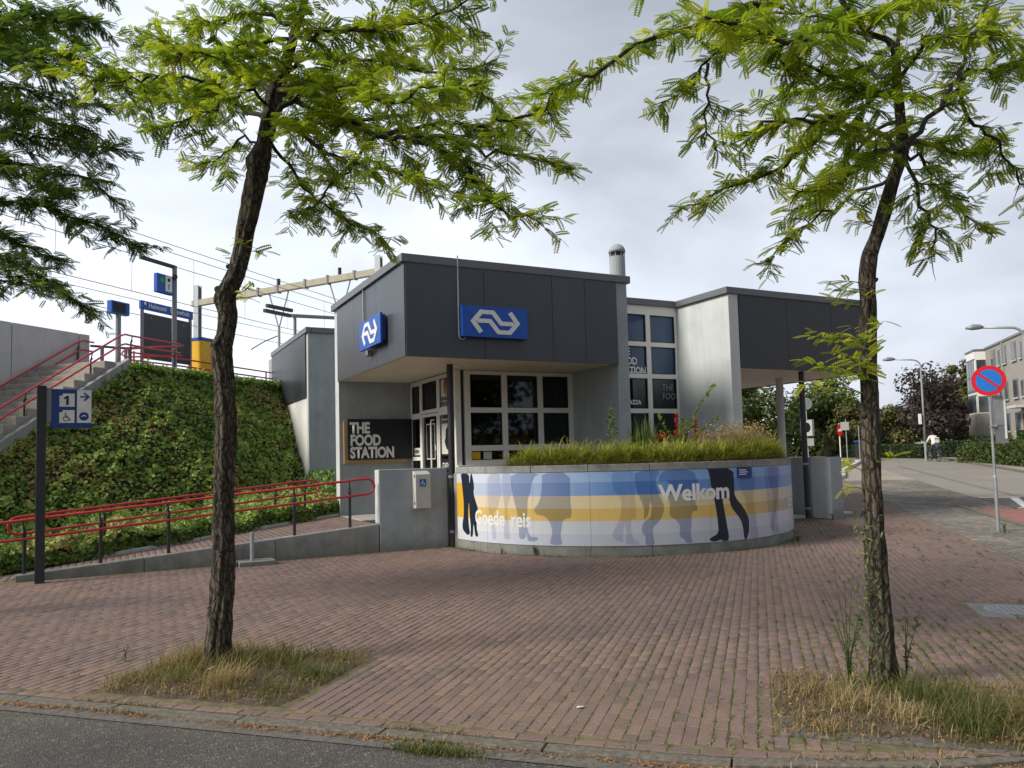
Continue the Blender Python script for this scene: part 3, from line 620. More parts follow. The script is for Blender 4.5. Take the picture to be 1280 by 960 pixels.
# left building beyond the ramp
sb = Grp('side_building', 'grey and white lift building with brown black fascia behind the ramp', 'building', (6, 22, 0))
sb.add(MB().box(4.40, 9.0, 19.75, 25.6, -.1, 4.93), 'wall', M['render'], bevel=.006); sb.add(MB().box(4.385, 4.40, 19.95, 25.6, -.1, 3.4), 'wall', M['white_wall'])
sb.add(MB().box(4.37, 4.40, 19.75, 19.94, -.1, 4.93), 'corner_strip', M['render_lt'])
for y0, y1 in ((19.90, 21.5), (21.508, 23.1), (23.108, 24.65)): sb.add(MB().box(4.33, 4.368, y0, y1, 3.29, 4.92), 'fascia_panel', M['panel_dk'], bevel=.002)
sb.add(MB().obox((4.38, 19.68), (4.38, 24.7), .14, 4.93, 5.07), 'roof_cap', M['cap'], bevel=.006); sb.add(MB().obox((4.46, 19.76), (9, 19.76), .14, 4.93, 5.07), 'roof_cap', M['cap'], bevel=.006)
# low end wall at the right
ew = Grp('end_wall', 'low grey concrete wall with a pale stained stripe under the right canopy', 'wall', (14.6, 13.2, 0))
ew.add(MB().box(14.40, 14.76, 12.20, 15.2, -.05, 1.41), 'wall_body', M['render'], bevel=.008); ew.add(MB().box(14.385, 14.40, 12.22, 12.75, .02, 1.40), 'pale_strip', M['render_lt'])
bn = Grp('concrete_bench', 'small concrete block seat in the gap beside the round planter', 'bench', (13.3, 13.3, 0))
bn.add(MB().box(13.0, 13.9, 13.0, 13.35, .0, .32), 'support', M['conc_lt'], bevel=.01); bn.add(MB().box(12.95, 13.95, 12.95, 13.4, .32, .40), 'seat', M['black_metal'], bevel=.01)
# food sign on the recessed wall
fs_ = Grp('food_sign', 'black sign with white lettering THE FOOD STATION on a wooden backing by the entrance', 'sign', (5.1, 16.5, 2))
fs_.add(MB().box(4.40, 5.84, 16.46, 16.515, 1.55, 2.47), 'backing_board', M['tan'], bevel=.003); fs_.add(MB().box(4.475, 5.935, 16.41, 16.455, 1.63, 2.52), 'sign_face', M['black'], bevel=.003)
lettering('THE\nFOOD\nSTATION', (Vector((4.52, 16.409, 2.215)), Xp, Zp), .325, M['white'], fs_, xs=.76, bold=.014, depth=.004, line=.83, space=.95)
# logo signs
def logo_polys():
    w = .092
    a = strokes([(-.225, -.285), (-.43, -.005), (-.265, .255), (-.06, .255), (.135, -.005+.0), (.36, -.005)], w)
    A_ = strokes([(-.30, -.235), (-.455, 0), (-.29, .215), (-.055, .215), (.115, -.02), (.375, -.02)], w)
    B_ = [(-x, -y) for x, y in A_]; return A_, B_
def logo_sign(lb, fr, w, h, t, conduit, standoff=.0):
    o_, ux, uy = Vector(fr[0]), Vector(fr[1]), Vector(fr[2]); nn = ux.cross(uy)
    g = Grp('logo_sign', lb, 'sign', o_, 'blue railway logo signs on the fascia')
    g.add(MB().plate(rect(-w/2, w/2, -h/2, h/2), fr, -t, 0), 'light_box', M['blue'], bevel=.006)
    for k, pl in enumerate(logo_polys()): g.add(MB().plate([(x*.95, y*.80) for x, y in pl], fr, .0005+.0004*k, .006+.0005*k), 'logo', M['white'])
    for c in conduit: g.add(MB().tube(c, .014, 8), 'conduit', M['galv'])
    if standoff: g.add(MB().plate(rect(-w/2+.12, w/2-.03, -h/2+.06, h/2-.03), fr, -t-standoff, -t-.001), 'bracket', M['navy'])
    return g
logo_sign('blue light box with white arrow logo on the front fascia', ((5.925, 11.99, 3.97), Xp, Zp), 1.28, .54, .09,
          [[(5.262, 12.085, 5.12), (5.262, 12.085, 3.72), (5.28, 12.085, 3.67), (5.33, 12.08, 3.655), (5.38, 12.07, 3.69)]])
lg = logo_sign('blue light box with white arrow logo on the narrow left fascia', ((4.15, 13.66, 3.96), (0, -1, 0), Zp), 1.30, .54, .05, [[(4.27, 14.43, 5.1), (4.27, 14.43, 4.2)]], .06)
lg.add(MB().box(4.17, 4.28, 13.9, 14.0, 3.56, 3.67), 'lamp', M['grey_metal'], bevel=.015)
# ================================================================ ROUND PLANTER WITH MURAL
PX, PY, PR = 8.9, 12.9, 3.4
def cyl(u, r, z): t = PI+u/PR; return (PX+r*math.cos(t), PY+r*math.sin(t), z)
pl_ = Grp('planter', 'round concrete planter wrapped in a blue yellow and white mural of walking legs', 'planter', (PX, PY, 0))
def ringseg(u0, u1, r0, r1, z0, z1, n_=None):
    n_ = n_ or max(2, int((u1-u0)/.12)); mb = MB(); vs = []
    for i in range(n_+1):
        u = u0+(u1-u0)*i/n_; vs += [cyl(u, r0, z0), cyl(u, r1, z0), cyl(u, r1, z1), cyl(u, r0, z1)]
    fs = []
    for i in range(n_):
        k = 4*i
        for j in range(4): fs.append((k+j, k+(j+1) % 4, k+4+(j+1) % 4, k+4+j))
    fs += [(0, 3, 2, 1), (4*n_, 4*n_+1, 4*n_+2, 4*n_+3)]; return mb.add(vs, fs)
UE = PI*PR
for k in range(11):
    u0, u1 = k*UE/11, (k+1)*UE/11; pl_.add(ringseg(u0+.004, u1-.004, PR-.16, PR-.006, -.05, 1.33), 'wall_segment', M['conc'])
for k in range(11):
    u0, u1 = k*UE/11, (k+1)*UE/11; pl_.add(ringseg(u0+.003, u1-.003, PR-.20, PR+.012, 1.335, 1.45), 'rim', M['conc'], bevel=.008)
seams = [.03, .987, 1.965, 2.93, 3.9, 4.88, 5.87, 6.8, 7.78, 8.76, 9.74, 10.65]
m, t, p, n, l = new_mat('mural_print')
geo = n('ShaderNodeNewGeometry'); sp = n('ShaderNodeSeparateXYZ'); l(geo.outputs['Position'], sp.inputs[0])
zr = t.nodes.new('ShaderNodeValToRGB'); zr.color_ramp.interpolation = 'CONSTANT'; l(math_(t, 'DIVIDE', sp.outputs['Z'], 1.4), zr.inputs['Fac'])
def zramp(stops):
    zr = t.nodes.new('ShaderNodeValToRGB'); zr.color_ramp.interpolation = 'CONSTANT'; l(math_(t, 'DIVIDE', sp.outputs['Z'], 1.4), zr.inputs['Fac'])
    el = zr.color_ramp.elements; el[0].position = 0; el[0].color = (*stops[0][1], 1); el[1].position = stops[1][0]/1.4; el[1].color = (*stops[1][1], 1)
    for z_, c_ in stops[2:]:
        k = el.new(z_/1.4); k.color = (*c_, 1)
    return zr.outputs['Color']
t.nodes.remove(zr)
cA = zramp([(0, (.50, .53, .60)), (.345, (.58, .60, .64)), (.555, (.70, .49, .15)), (.75, (.75, .62, .34)), (.955, (.13, .28, .58)), (1.17, (.24, .42, .70))])
cB = zramp([(0, (.56, .60, .66)), (.345, (.66, .67, .70)), (.555, (.68, .47, .15)), (.75, (.72, .62, .48)), (.955, (.47, .55, .70)), (1.17, (.60, .66, .76))])
cC = zramp([(0, (.50, .55, .63)), (.345, (.56, .60, .66)), (.555, (.38, .36, .33)), (.75, (.52, .50, .46)), (.955, (.14, .24, .56)), (1.17, (.24, .33, .62))])
cD = zramp([(0, (.60, .62, .66)), (.345, (.68, .68, .70)), (.555, (.75, .42, .03)), (.75, (.75, .42, .03)), (.955, (.75, .42, .03)), (1.16, (.60, .63, .68))])
# blends run along the panel run, by world x
def xr(x0, x1):
    mr = n('ShaderNodeMapRange'); mr.inputs['From Min'].default_value = x0; mr.inputs['From Max'].default_value = x1; l(sp.outputs['X'], mr.inputs['Value']); return mr.outputs[0]
c = mixc(t, xr(5.62, 7.0), cB, cA); c = mixc(t, xr(9.3, 10.6), c, cC); c = mixc(t, math_(t, 'LESS_THAN', sp.outputs['X'], 5.535), c, cD)
# the print's own soft clouding
nn_ = noise(t, 1.3, 3); c = mixc(t, 1.0, c, ramp(t, nn_, [(.3, (.93, .93, .94)), (.7, (1.04, 1.04, 1.03))]), 'MULTIPLY')
l(c, p.inputs['Base Color']); p.inputs['Roughness'].default_value = .3; p.inputs['Specular IOR Level'].default_value = .45; M['mural'] = m
for k in range(11): pl_.add(ringseg(seams[k]+.002, seams[k+1]-.002, PR-.004, PR+.006, .165, 1.332), 'mural_panel', M['mural'])
def tint(name, c, f):
    m, t, p, n, l = new_mat(name); tr = n('ShaderNodeBsdfTransparent'); p.inputs['Base Color'].default_value = (*c, 1); p.inputs['Roughness'].default_value = .3
    mi = n('ShaderNodeMixShader'); mi.inputs['Fac'].default_value = f; l(tr.outputs[0], mi.inputs[1]); l(p.outputs[0], mi.inputs[2]); l(mi.outputs[0], t.nodes['Material Output'].inputs['Surface']); return m
def filt(name, c):
    m, t, p, n, l = new_mat(name); t.nodes.remove(p); tr = n('ShaderNodeBsdfTransparent'); tr.inputs['Color'].default_value = (*c, 1); l(tr.outputs[0], t.nodes['Material Output'].inputs['Surface']); return m
M['t_pale'] = filt('mural_lilac_figure', (.87, .87, .91)); M['t_blue'] = filt('mural_blue_figure', (.72, .75, .83)); M['t_dark'] = tint('mural_dark_figure', (.012, .02, .035), .985)
def onto_cyl(bm, r0, t_, ext=True):
    us = [v.co.x for v in bm.verts]; a, b = min(us), max(us); k = math.floor(a/.1)*.1
    while k < b:
        if k > a: bmesh.ops.bisect_plane(bm, geom=bm.verts[:]+bm.edges[:]+bm.faces[:], plane_co=(k, 0, 0), plane_no=(1, 0, 0))
        k += .1
    top = set()
    if ext: r_ = bmesh.ops.extrude_face_region(bm, geom=bm.faces[:]); top = {g for g in r_['geom'] if isinstance(g, bmesh.types.BMVert)}
    for v in bm.verts: v.co = Vector(cyl(v.co.x, PR+r0+(t_ if v in top else 0), v.co.y))
    bmesh.ops.recalc_face_normals(bm, faces=bm.faces[:])
MUR = {"dk1":[[0.2,1.353],[0.495,1.354],[0.508,1.115],[0.552,1.354],[0.585,1.354],[0.655,1.117],[0.624,0.995],[0.691,0.845],[0.752,0.726],[0.722,0.604],[0.694,0.392],[0.749,0.252],[0.657,0.24],[0.626,0.389],[0.603,0.478],[0.582,0.235],[0.493,0.229],[0.522,0.383],[0.487,0.625],[0.48,0.869],[0.44,0.623],[0.465,0.379],[0.495,0.284],[0.406,0.247],[0.239,0.334],[0.223,0.426],[0.292,0.616],[0.29,0.863],[0.27,0.986],[0.239,1.172]],"p1":[[1.023,1.353],[1.314,1.351],[1.324,1.181],[1.368,1.006],[1.307,0.917],[1.262,0.77],[1.136,0.649],[1.19,0.417],[1.212,0.242],[1.12,0.208],[1.104,0.354],[1.046,0.528],[1.014,0.853]],"p2":[[1.341,1.327],[1.548,1.349],[1.577,1.123],[1.554,0.978],[1.455,0.774],[1.485,0.543],[1.495,0.313],[1.511,0.242],[1.381,0.236],[1.375,0.395],[1.414,0.657],[1.384,0.889]],"b3":[[1.548,1.349],[2.118,1.342],[1.972,1.236],[1.915,0.98],[1.873,0.923],[1.855,0.666],[1.848,0.439],[1.893,0.298],[2.038,0.302],[2.046,0.246],[1.857,0.207],[1.829,0.382],[1.809,0.267],[1.689,0.249],[1.688,0.435],[1.668,0.663],[1.605,0.892],[1.557,1.065]],"b4":[[2.15,1.347],[2.621,1.339],[2.613,0.922],[2.638,0.616],[2.487,0.588],[2.453,0.449],[2.434,0.31],[2.474,0.178],[2.242,0.181],[2.269,0.28],[2.303,0.392],[2.254,0.559],[2.158,0.642],[2.033,0.655],[1.971,0.725],[2.104,0.895],[2.136,1.121]],"b5":[[3.256,1.34],[3.667,1.329],[3.631,1.097],[3.659,0.589],[3.558,0.578],[3.561,0.306],[3.721,0.179],[3.462,0.185],[3.481,0.334],[3.475,0.553],[3.426,0.335],[3.435,0.199],[3.234,0.311],[3.35,0.5],[3.41,0.663],[3.432,0.882],[3.314,1.022]],"b6":[[3.66,1.357],[4.078,1.346],[3.958,1.17],[4.007,0.976],[4.11,0.74],[4.018,0.538],[3.888,0.433],[3.897,0.297],[3.928,0.165],[3.767,0.17],[3.786,0.3],[3.715,0.384],[3.747,0.519],[3.866,0.597],[3.9,0.76],[3.877,0.871],[3.841,0.653],[3.76,0.546],[3.775,0.737],[3.725,0.875],[3.637,1.096]],"b7":[[4.135,1.358],[4.592,1.345],[4.704,1.077],[4.62,0.956],[4.614,0.818],[4.669,0.677],[4.546,0.669],[4.537,0.463],[4.509,0.299],[4.554,0.173],[4.42,0.18],[4.408,0.249],[4.321,0.28],[4.344,0.471],[4.261,0.557],[4.171,0.615],[4.19,0.806],[4.148,0.972],[4.199,1.163],[3.972,1.17]],"dk8":[[4.844,1.346],[5.374,1.33],[5.379,1.037],[5.377,0.868],[5.562,0.688],[5.684,0.51],[5.683,0.31],[5.61,0.159],[5.55,0.178],[5.54,0.349],[5.49,0.494],[5.292,0.703],[5.264,0.845],[5.121,0.851],[5.153,0.654],[5.188,0.456],[5.233,0.173],[5.102,0.168],[5.069,0.198],[4.949,0.17],[4.846,0.193],[4.854,0.231],[5.023,0.298],[5.016,0.494],[4.98,0.774],[4.925,0.999],[4.89,1.28]],"p9":[[5.432,1.149],[5.866,1.307],[5.868,1.017],[5.807,0.818],[5.857,0.556],[5.863,0.325],[5.947,0.175],[5.652,0.17],[5.728,0.335],[5.645,0.683],[5.612,0.828]],"p10":[[6.117,1.328],[6.734,1.312],[6.76,1.189],[6.644,0.922],[6.488,0.513],[6.496,0.275],[6.588,0.148],[6.291,0.145],[6.336,0.288],[6.237,0.501],[6.205,0.767],[6.198,1.002]]}
matof = {'dk1': 't_dark', 'dk8': 't_dark', 'p1': 't_pale', 'p2': 't_pale', 'b3': 't_blue', 'b4': 't_blue', 'b5': 't_pale', 'b6': 't_blue', 'b7': 't_blue', 'p9': 't_pale', 'p10': 't_pale'}
def chaikin(pts):
    out = []; n_ = len(pts)
    for i in range(n_):
        a, b = pts[i], pts[(i+1) % n_]; out += [(a[0]*.78+b[0]*.22, a[1]*.78+b[1]*.22), (a[0]*.22+b[0]*.78, a[1]*.22+b[1]*.78)]
    return out
def figure(pts, mk, lay):
    pts = chaikin(pts); bm = bmesh.new(); vs = [bm.verts.new((x, min(z, 1.33), 0)) for x, z in pts]
    for tr in tessellate_polygon([[Vector((x, z, 0)) for x, z in pts]]):
        try: bm.faces.new([vs[i] for i in tr])
        except ValueError: pass
    bmesh.ops.recalc_face_normals(bm, faces=bm.faces[:]); onto_cyl(bm, .0063+lay*.0003, .0002, mk == 't_dark')
    me = bpy.data.meshes.new('figure'); bm.to_mesh(me); bm.free(); me.materials.append(M[mk]); o = bpy.data.objects.new('printed_figure', me); col.objects.link(o); under(pl_.r, o)
for i, (k, pts) in enumerate(MUR.items()): figure(pts, matof[k], i % 5)
# figures carry on round the side towards the building
figure([(u+3.9, z) for u, z in MUR['b7']], 't_pale', 1); figure([(u+3.0, z) for u, z in MUR['b5'][:]], 't_pale', 3); figure([(u+5.2, z) for u, z in MUR['b5']], 't_blue', 2)
def mural_text(s, u, z, size, xs=.9, bold=.01, slope=0):
    me = text_mesh(s, size, bold, xs, .97); bm = bmesh.new(); bm.from_mesh(me)
    for v in bm.verts: v.co = Vector((u+v.co.x, z+v.co.y+slope*v.co.x, 0))
    onto_cyl(bm, .0084, 0, False); me.clear_geometry(); bm.to_mesh(me); bm.free(); me.materials.clear(); me.materials.append(M['white'])
    o = bpy.data.objects.new('lettering', me); col.objects.link(o); under(pl_.r, o)
mural_text('Goede', .66, .465, .345, .80, .008); mural_text('reis', 1.53, .455, .345, .80, .008); mural_text('Welkom', 4.02, .853, .355, 1.02, .012); mural_text('Eten', 7.12, .60, .30, .95, .006)
pq = Grp('notice_plate', 'small dark blue plate with white print fixed below the planter rim', 'sign', cyl(5.6, PR+.02, 1.25))
pq.add(ringseg(5.45, 5.78, PR+.016, PR+.03, 1.165, 1.335), 'plate', M['navy'])
for k in range(3): pq.add(ringseg(5.48, 5.48+.16+.04*(k % 2), PR+.0305, PR+.032, 1.285-.035*k, 1.30-.035*k), 'print_line', M['white'])
mb = MB(); mb.prism([cyl(u, PR-.17, 0)[:2] for u in fr_(0, UE, 40)]+[(12.1, 13.79), (5.7, 13.79)], 1.05, 1.30)
pl_.add(mb, 'soil', M['soil'])
pl_.add(MB().box(12.13, 12.29, 12.9, 13.8, -.05, 1.33), 'wall_segment', M['conc']); pl_.add(MB().box(5.51, 5.66, 12.905, 13.73, -.05, 1.33), 'wall_segment', M['conc'])
# ================================================================ ENTRANCE WALL, RAMP
en = Grp('entrance_wall', 'blank blue grey wall block at the top of the ramp', 'wall', (4.8, 13.3, 0))
en.add(MB().box(4.14, 5.43, 13.16, 13.40, -.05, 1.44), 'wall_body', M['render'], bevel=.008)
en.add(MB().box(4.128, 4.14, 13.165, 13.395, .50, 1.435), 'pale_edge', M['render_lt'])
cb = Grp('control_box', 'pale grey cabinet with blue wheelchair sticker on the entrance wall', 'cabinet', (4.89, 13.1, 1.05))
cb.add(MB().add([(4.75, 12.99, .73), (5.04, 12.99, .73), (5.04, 13.155, .73), (4.75, 13.155, .73), (4.75, 12.99, 1.34), (5.04, 12.99, 1.34), (5.04, 13.155, 1.40), (4.75, 13.155, 1.40)],
                [(0, 3, 2, 1), (4, 5, 6, 7), (0, 1, 5, 4), (1, 2, 6, 5), (2, 3, 7, 6), (3, 0, 4, 7)]), 'cabinet_body', M['box'], bevel=.006)
def wheelchair(g, o_, ux, uy, s, mat, nm='pictogram'):
    fr = (o_, ux, uy)
    for k, pl in enumerate((circ(-.08*s, .36*s, .065*s, 12), strokes([(-.08*s, .27*s), (-.05*s, -.02*s), (.17*s, -.02*s), (.27*s, -.27*s), (.36*s, -.24*s)], .07*s), strokes([(-.06*s, .12*s), (.13*s, .12*s)], .06*s),
               strokes([(-.17*s, .13*s)]+circ(-.03*s, -.12*s, .24*s, 14, 2.2, 5.9), .055*s))):
        g.add(MB().plate(pl, fr, .0005, .002+.0005*k), nm, mat)
cb.add(MB().box(4.83, 4.95, 12.984, 12.9895, 1.12, 1.25), 'sticker', M['blue']); wheelchair(cb, Vector((4.89, 12.983, 1.185)), Xp, Zp, .115, M['white'])
for z_ in (.80, 1.28): cb.add(MB().box(4.742, 4.75, 13.02, 13.05, z_, z_+.05), 'hinge', M['black'])
rp = Grp('access_ramp', 'sloping brick access ramp behind a low grey concrete wall', 'ramp', (1.5, 13.8, 0))
zr_ = lambda x: .17+(x+.19)*.074      # top of the low wall
for x0, x1 in ((-1.27, .4), (.405, 2.35), (2.355, 4.125)): rp.add(MB().obox((x0, 13.27), (x1, 13.27), .2, (-.08, -.08), (zr_(x0), zr_(x1))), 'low_wall', M['conc'], bevel=.012, seg=2)
def inner(x): return 14.73+(x+.16)*.405     # inner edge line of the ramp
fz = lambda x, y: max(.0, min(.43, .02+(x+1.2)*.0765))
mb = MB(); vs = []; X_ = fr_(-3.5, 4.33, 24)
for x in X_: vs += [(x, 13.37, fz(x, 0)-.018), (x, inner(x)+.02, fz(x, 0)-.018)]
mb.add(vs, [(2*i, 2*i+2, 2*i+3, 2*i+1) for i in range(len(X_)-1)]); fl = rp.add(mb, 'floor', M['joint'])
Vr, vr = [], []
for i, x in enumerate(np.arange(-3.4, 4.28, .106)):
    y = 13.38+(.1 if i % 2 else 0)
    while y < inner(x)-.03:
        y1 = min(y+.2, inner(x)-.005); e_ = .005
        for ins, dz in ((0, -.02), (0, -.006), (e_, 0)):
            for (xx, yy) in ((x+ins, y+ins), (x+.1-ins, y+ins), (x+.1-ins, y1-ins), (x+ins, y1-ins)): Vr.append((xx, yy, fz(xx, yy)+dz))
        vr.append(random.random()); y += .206
F = (np.array([f[::-1] for f in BF]))[None]+(np.arange(len(vr))*12)[:, None, None]
me = np_mesh('bricks', np.array(Vr), F.reshape(-1, 4), np.repeat(vr, 9)); me.materials.append(M['brick']); o = bpy.data.objects.new('brick_paving', me); col.objects.link(o); o.parent = fl; o['kind'] = 'stuff'
for k in range(8):
    x0, x1 = -.35+k*.58, -.35+(k+1)*.58-.006; x1 = min(x1, 4.30)
    rp.add(MB().obox((x0, inner(x0)+.06), (x1, inner(x1)+.06), .11, (fz(x0, 0)-.1, fz(x1, 0)-.1), (fz(x0, 0)+.06, fz(x1, 0)+.06)), 'kerb_stone', M['conc_lt'], bevel=.01)
# red handrails: two rails joined by a loop at each end, on black posts
def handrail(lb, yf, x0, x1, ztop, gap, posts, r=.021, side=-1, group='red handrails of the ramp'):
    g = Grp('handrail', lb, 'handrail', (x0, yf(x0), 0), group); rl = gap/2; pts = []
    for i in range(13): x = x0+(x1-x0)*i/12; pts.append((x, yf(x), ztop(x)))
    for i in range(1, 8): a = PI/2-PI*i/8; pts.append((x1+rl*math.cos(a), yf(x1+rl*math.cos(a)), ztop(x1)-rl+rl*math.sin(a)))
    for i in range(13): x = x1+(x0-x1)*i/12; pts.append((x, yf(x), ztop(x)-gap))
    for i in range(1, 8): a = -PI/2-PI*i/8; pts.append((x0+rl*math.cos(a), yf(x0+rl*math.cos(a)), ztop(x0)-rl+rl*math.sin(a)))
    pts.append(pts[0]); g.add(MB().tube(pts, r, 10, cap=False), 'rail', M['red'], smooth=True)
    for x, zb in posts:
        y = yf(x)+side*.0; zt = ztop(x)-gap*.50; po = g.add(MB().tube([(x, y+.07, zb), (x, y+.07, zt-.04), (x, y+.066, zt), (x, y+.05, zt+.018)], [.026, .026, .024, .012], 10), 'post', M['black_metal'])
        g.add(MB().tube([(x, y+.07, zt-.03), (x-.01, y+.02, zt-.03), (x-.01, y, zt-.05), (x-.01, y, ztop(x)-gap)], .011, 6), 'bracket', M['black_metal'], parent=po)
        g.add(MB().tube([(x, y+.06, zt-.01), (x-.01, y+.03, zt+.03), (x-.01, y, ztop(x))], .011, 6), 'bracket', M['black_metal'], parent=po)
    return g
handrail('long red double handrail on the low front wall of the ramp', lambda x: 13.22, -1.9, 3.93, lambda x: .955+.0815*(x+.19), .27, [(x, zr_(x) if x > -1.25 else 0) for x in (-1.17, -.19, .75, 1.71, 2.69, 3.64)])
handrail('rear red double handrail along the ivy side of the ramp', lambda x: inner(x)+.16, -1.35, 3.72, lambda x: .855+.072*(x+1.46), .27, [(x, fz(x, 0)-.05) for x in (-.16, .85, 1.9, 2.9, 3.55)])
# removed-barrier stubs by the ramp
for lb, (x, y), dk in (('flat concrete block with short grey steel stub beside the ramp wall', (2.0, 12.86), 0), ('black post foot on a concrete block hidden behind the left tree', (1.60, 12.95), 1)):
    g = Grp('barrier_foot', lb, 'post base', (x, y, 0), 'barrier feet beside the ramp')
    g.add(MB().box(x-.28 if not dk else x-.1, x+.28 if not dk else x+.1, y-.17, y+.17, -.02, .075), 'base_block', M['conc'], bevel=.01)
    g.add(MB().tube([(x-.06, y, .07), (x-.06, y, .52)], .035 if not dk else .03, 12), 'stub', M['galv' if not dk else 'black_metal'])
    if dk: g.add(MB().tube([(x-.06, y, .09), (x+.08, y-.1, .09)], .025, 8), 'chain', M['rubber'])
# wayfinding sign
ws = Grp('wayfinding_sign', 'tall black post with blue platform one and wheelchair sign', 'sign', (-.94, 12.84, 0))
ws.add(MB().box(-1.0, -.885, 12.78, 12.90, -.05, 2.80), 'post', M['black_metal'], bevel=.006); ws.add(MB().box(-.88, -.82, 12.80, 12.89, 2.28, 2.77), 'mount', M['grey_metal'])
ws.add(MB().box(-.835, -.31, 12.805, 12.85, 2.19, 2.755), 'panel', M['navy'], bevel=.004)
fW = (Vector((0, 12.804, 0)), Xp, Zp)
for q in (rect(-.72, -.53, 2.50, 2.66), rect(-.72, -.53, 2.265, 2.42), rect(-.50, -.315, 2.265, 2.745), rect(-.68, -.53, 2.66, 2.69), rect(-.68, -.53, 2.42, 2.45)): ws.add(MB().plate(q, fW, 0, .002), 'icon_field', M['white'])
ws.add(MB().plate([(-.635, 2.525), (-.605, 2.525), (-.605, 2.655), (-.63, 2.655), (-.665, 2.63), (-.665, 2.605), (-.635, 2.62)], fW, .0025, .0045), 'numeral', M['black'])
wheelchair(ws, Vector((-.63, 12.8015, 2.345)), Xp, Zp, .15, M['black'])
ws.add(MB().plate(strokes([(-.46, 2.645), (-.36, 2.645)], .022), fW, .0025, .0045), 'arrow', M['navy']); ws.add(MB().plate(strokes([(-.41, 2.70), (-.35, 2.645), (-.41, 2.59)], .022), fW, .0025, .005), 'arrow', M['navy'])
ws.add(MB().plate(circ(-.41, 2.36, .062, 20), fW, .0025, .0045), 'badge', M['navy']); ws.add(MB().plate(strokes([(-.44, 2.355), (-.41, 2.375), (-.38, 2.36)], .014), fW, .005, .006), 'badge_mark', M['white'])
# manhole cover
mh = Grp('manhole_cover', 'round grey manhole cover in a pale concrete square at the right', 'manhole', ab(8.6, 2.26))
q = [ab(MAN[0]+.01, MAN[2]+.01), ab(MAN[1]-.01, MAN[2]+.01), ab(MAN[1]-.01, MAN[3]-.01), ab(MAN[0]+.01, MAN[3]-.01)]
mh.add(MB().prism([(v.x, v.y) for v in q][::-1], -.1, .003), 'surround', M['conc'], bevel=.01); c_ = ab(8.6, 2.26)
mh.add(MB().tube([(c_.x, c_.y, -.05), (c_.x, c_.y, .008)], .24, 28), 'cover', M['grey_metal'])
for k in range(-3, 4): h_ = math.sqrt(.2**2-(k*.055)**2); p0 = ab(8.6-h_, 2.26+k*.055); p1 = ab(8.6+h_, 2.26+k*.055); mh.add(MB().obox(p0, p1, .015, .008, .013), 'tread_rib', M['grey_metal'])
# ================================================================ RAILWAY EMBANKMENT
ER = Vector((.724, .69, 0)).normalized(); NR = Vector((-ER.y, ER.x, 0)); P0 = Vector((.23, 19.49, 0)); ZP = 4.0
def rl(s, off, z=0): return P0+ER*s+NR*off+Vector((0, 0, z))
def emb(x, y):
    """height of the ivy bank"""
    p = Vector((x, y, 0))-P0; s, off = p.dot(ER), p.dot(NR)
    top = ZP-.10 if s > 0 else ZP+.633*s-.16          # beside the stairs the rim follows the stringer
    yb = inner(x)+.1 if x < 4.35 else 16.9
    z0 = max(0, fz(min(x, 4.3), 0))+.05+max(0, min(.25, (y-yb)*.13)); zb = top+1.30*min(off, 0)
    k = .25; h = max(0, min(1, .5+.5*(zb-z0)/k)); return z0+(zb-z0)*h+k*h*(1-h)      # soft maximum
xs = fr_(-9, 12, 84); nrow = 26; vs = []
for x in xs:
    yb = inner(x)+.1 if x < 4.35 else 16.9
    # y where the rim is met
    yr = P0.y+(0-(x-P0.x)*NR.x)/NR.y
    for j in range(nrow+1):
        y = yb+(max(yr, yb+.3)-yb)*j/nrow; vs.append((x, y, emb(x, y-1e-4)))
    vs.append((x, max(yr, yb+.3)+.05, vs[-1][2]-.3))
w = nrow+2; mb = MB(); mb.add(vs, [(i*w+j, (i+1)*w+j, (i+1)*w+j+1, i*w+j+1) for i in range(len(xs)-1) for j in range(w-1)])
tag(mb.build('embankment', M['soil'], smooth=True), 'earth bank rising to the railway platform', 'embankment', kind='structure')
# ivy: thousands of small leaves
def leaf_scatter(name, pts, nrm, size, mat, label=None, cat=None, parent=None, jitter=.9, kind='stuff', varf=None, tv=None, tf=None):
    n_ = len(pts); Z = norm(nrm+rng.normal(0, jitter*.5, (n_, 3))); t0 = rng.normal(0, 1, (n_, 3)); X_ = norm(t0-Z*np.sum(t0*Z, 1, keepdims=True)); Y_ = np.cross(Z, X_)
    if tv is None: tv = [(-.5, 0, 0), (0, -.38, .06), (.55, 0, -.05), (0, .38, .06), (-.15, 0, .1)]; tf = [(0, 1, 4), (1, 2, 4), (2, 3, 4), (3, 0, 4)]
    me = scatter(name, tv, tf, pts, X_, Y_, Z, size*rng.uniform(.6, 1.3, n_), varf if varf is not None else rng.random(n_)); me.materials.append(mat)
    o = bpy.data.objects.new(name, me); col.objects.link(o)
    if label: tag(o, label, cat)
    if kind: o['kind'] = kind
    if parent is not None: under(parent, o)
    return o
nI = 82000; px_ = rng.uniform(-7.5, 7.0, nI); tt = rng.random(nI)
yb = np.where(px_ < 4.35, 14.73+(px_+.16)*.405+.05, 16.9); yr = P0.y-(px_-P0.x)*NR.x/NR.y; yr = np.maximum(yr, yb+.3)
py_ = yb+(yr-yb)*tt
keep = ~((px_ > 4.42) & (py_ > 19.6)) & ~((px_ > 4.33) & (py_ < 16.85))
px_, py_ = px_[keep], py_[keep]; pz = np.array([emb(a, b) for a, b in zip(px_, py_)])
lump = .14*np.sin(px_*3.1+py_*1.3)*np.sin(pz*2.7+px_)+.12*np.sin(pz*6.3-px_*3.2)*np.sin(px_*4.9+1)+.09*np.sin(px_*11+pz*7)*np.sin(pz*12-px_*5)+.12
pts = np.stack([px_, py_-.1*lump, pz+(np.abs(lump)*.9+rng.uniform(0, .16, len(px_)))*np.clip(1.25-tt[keep]**3, .2, 1)], 1)
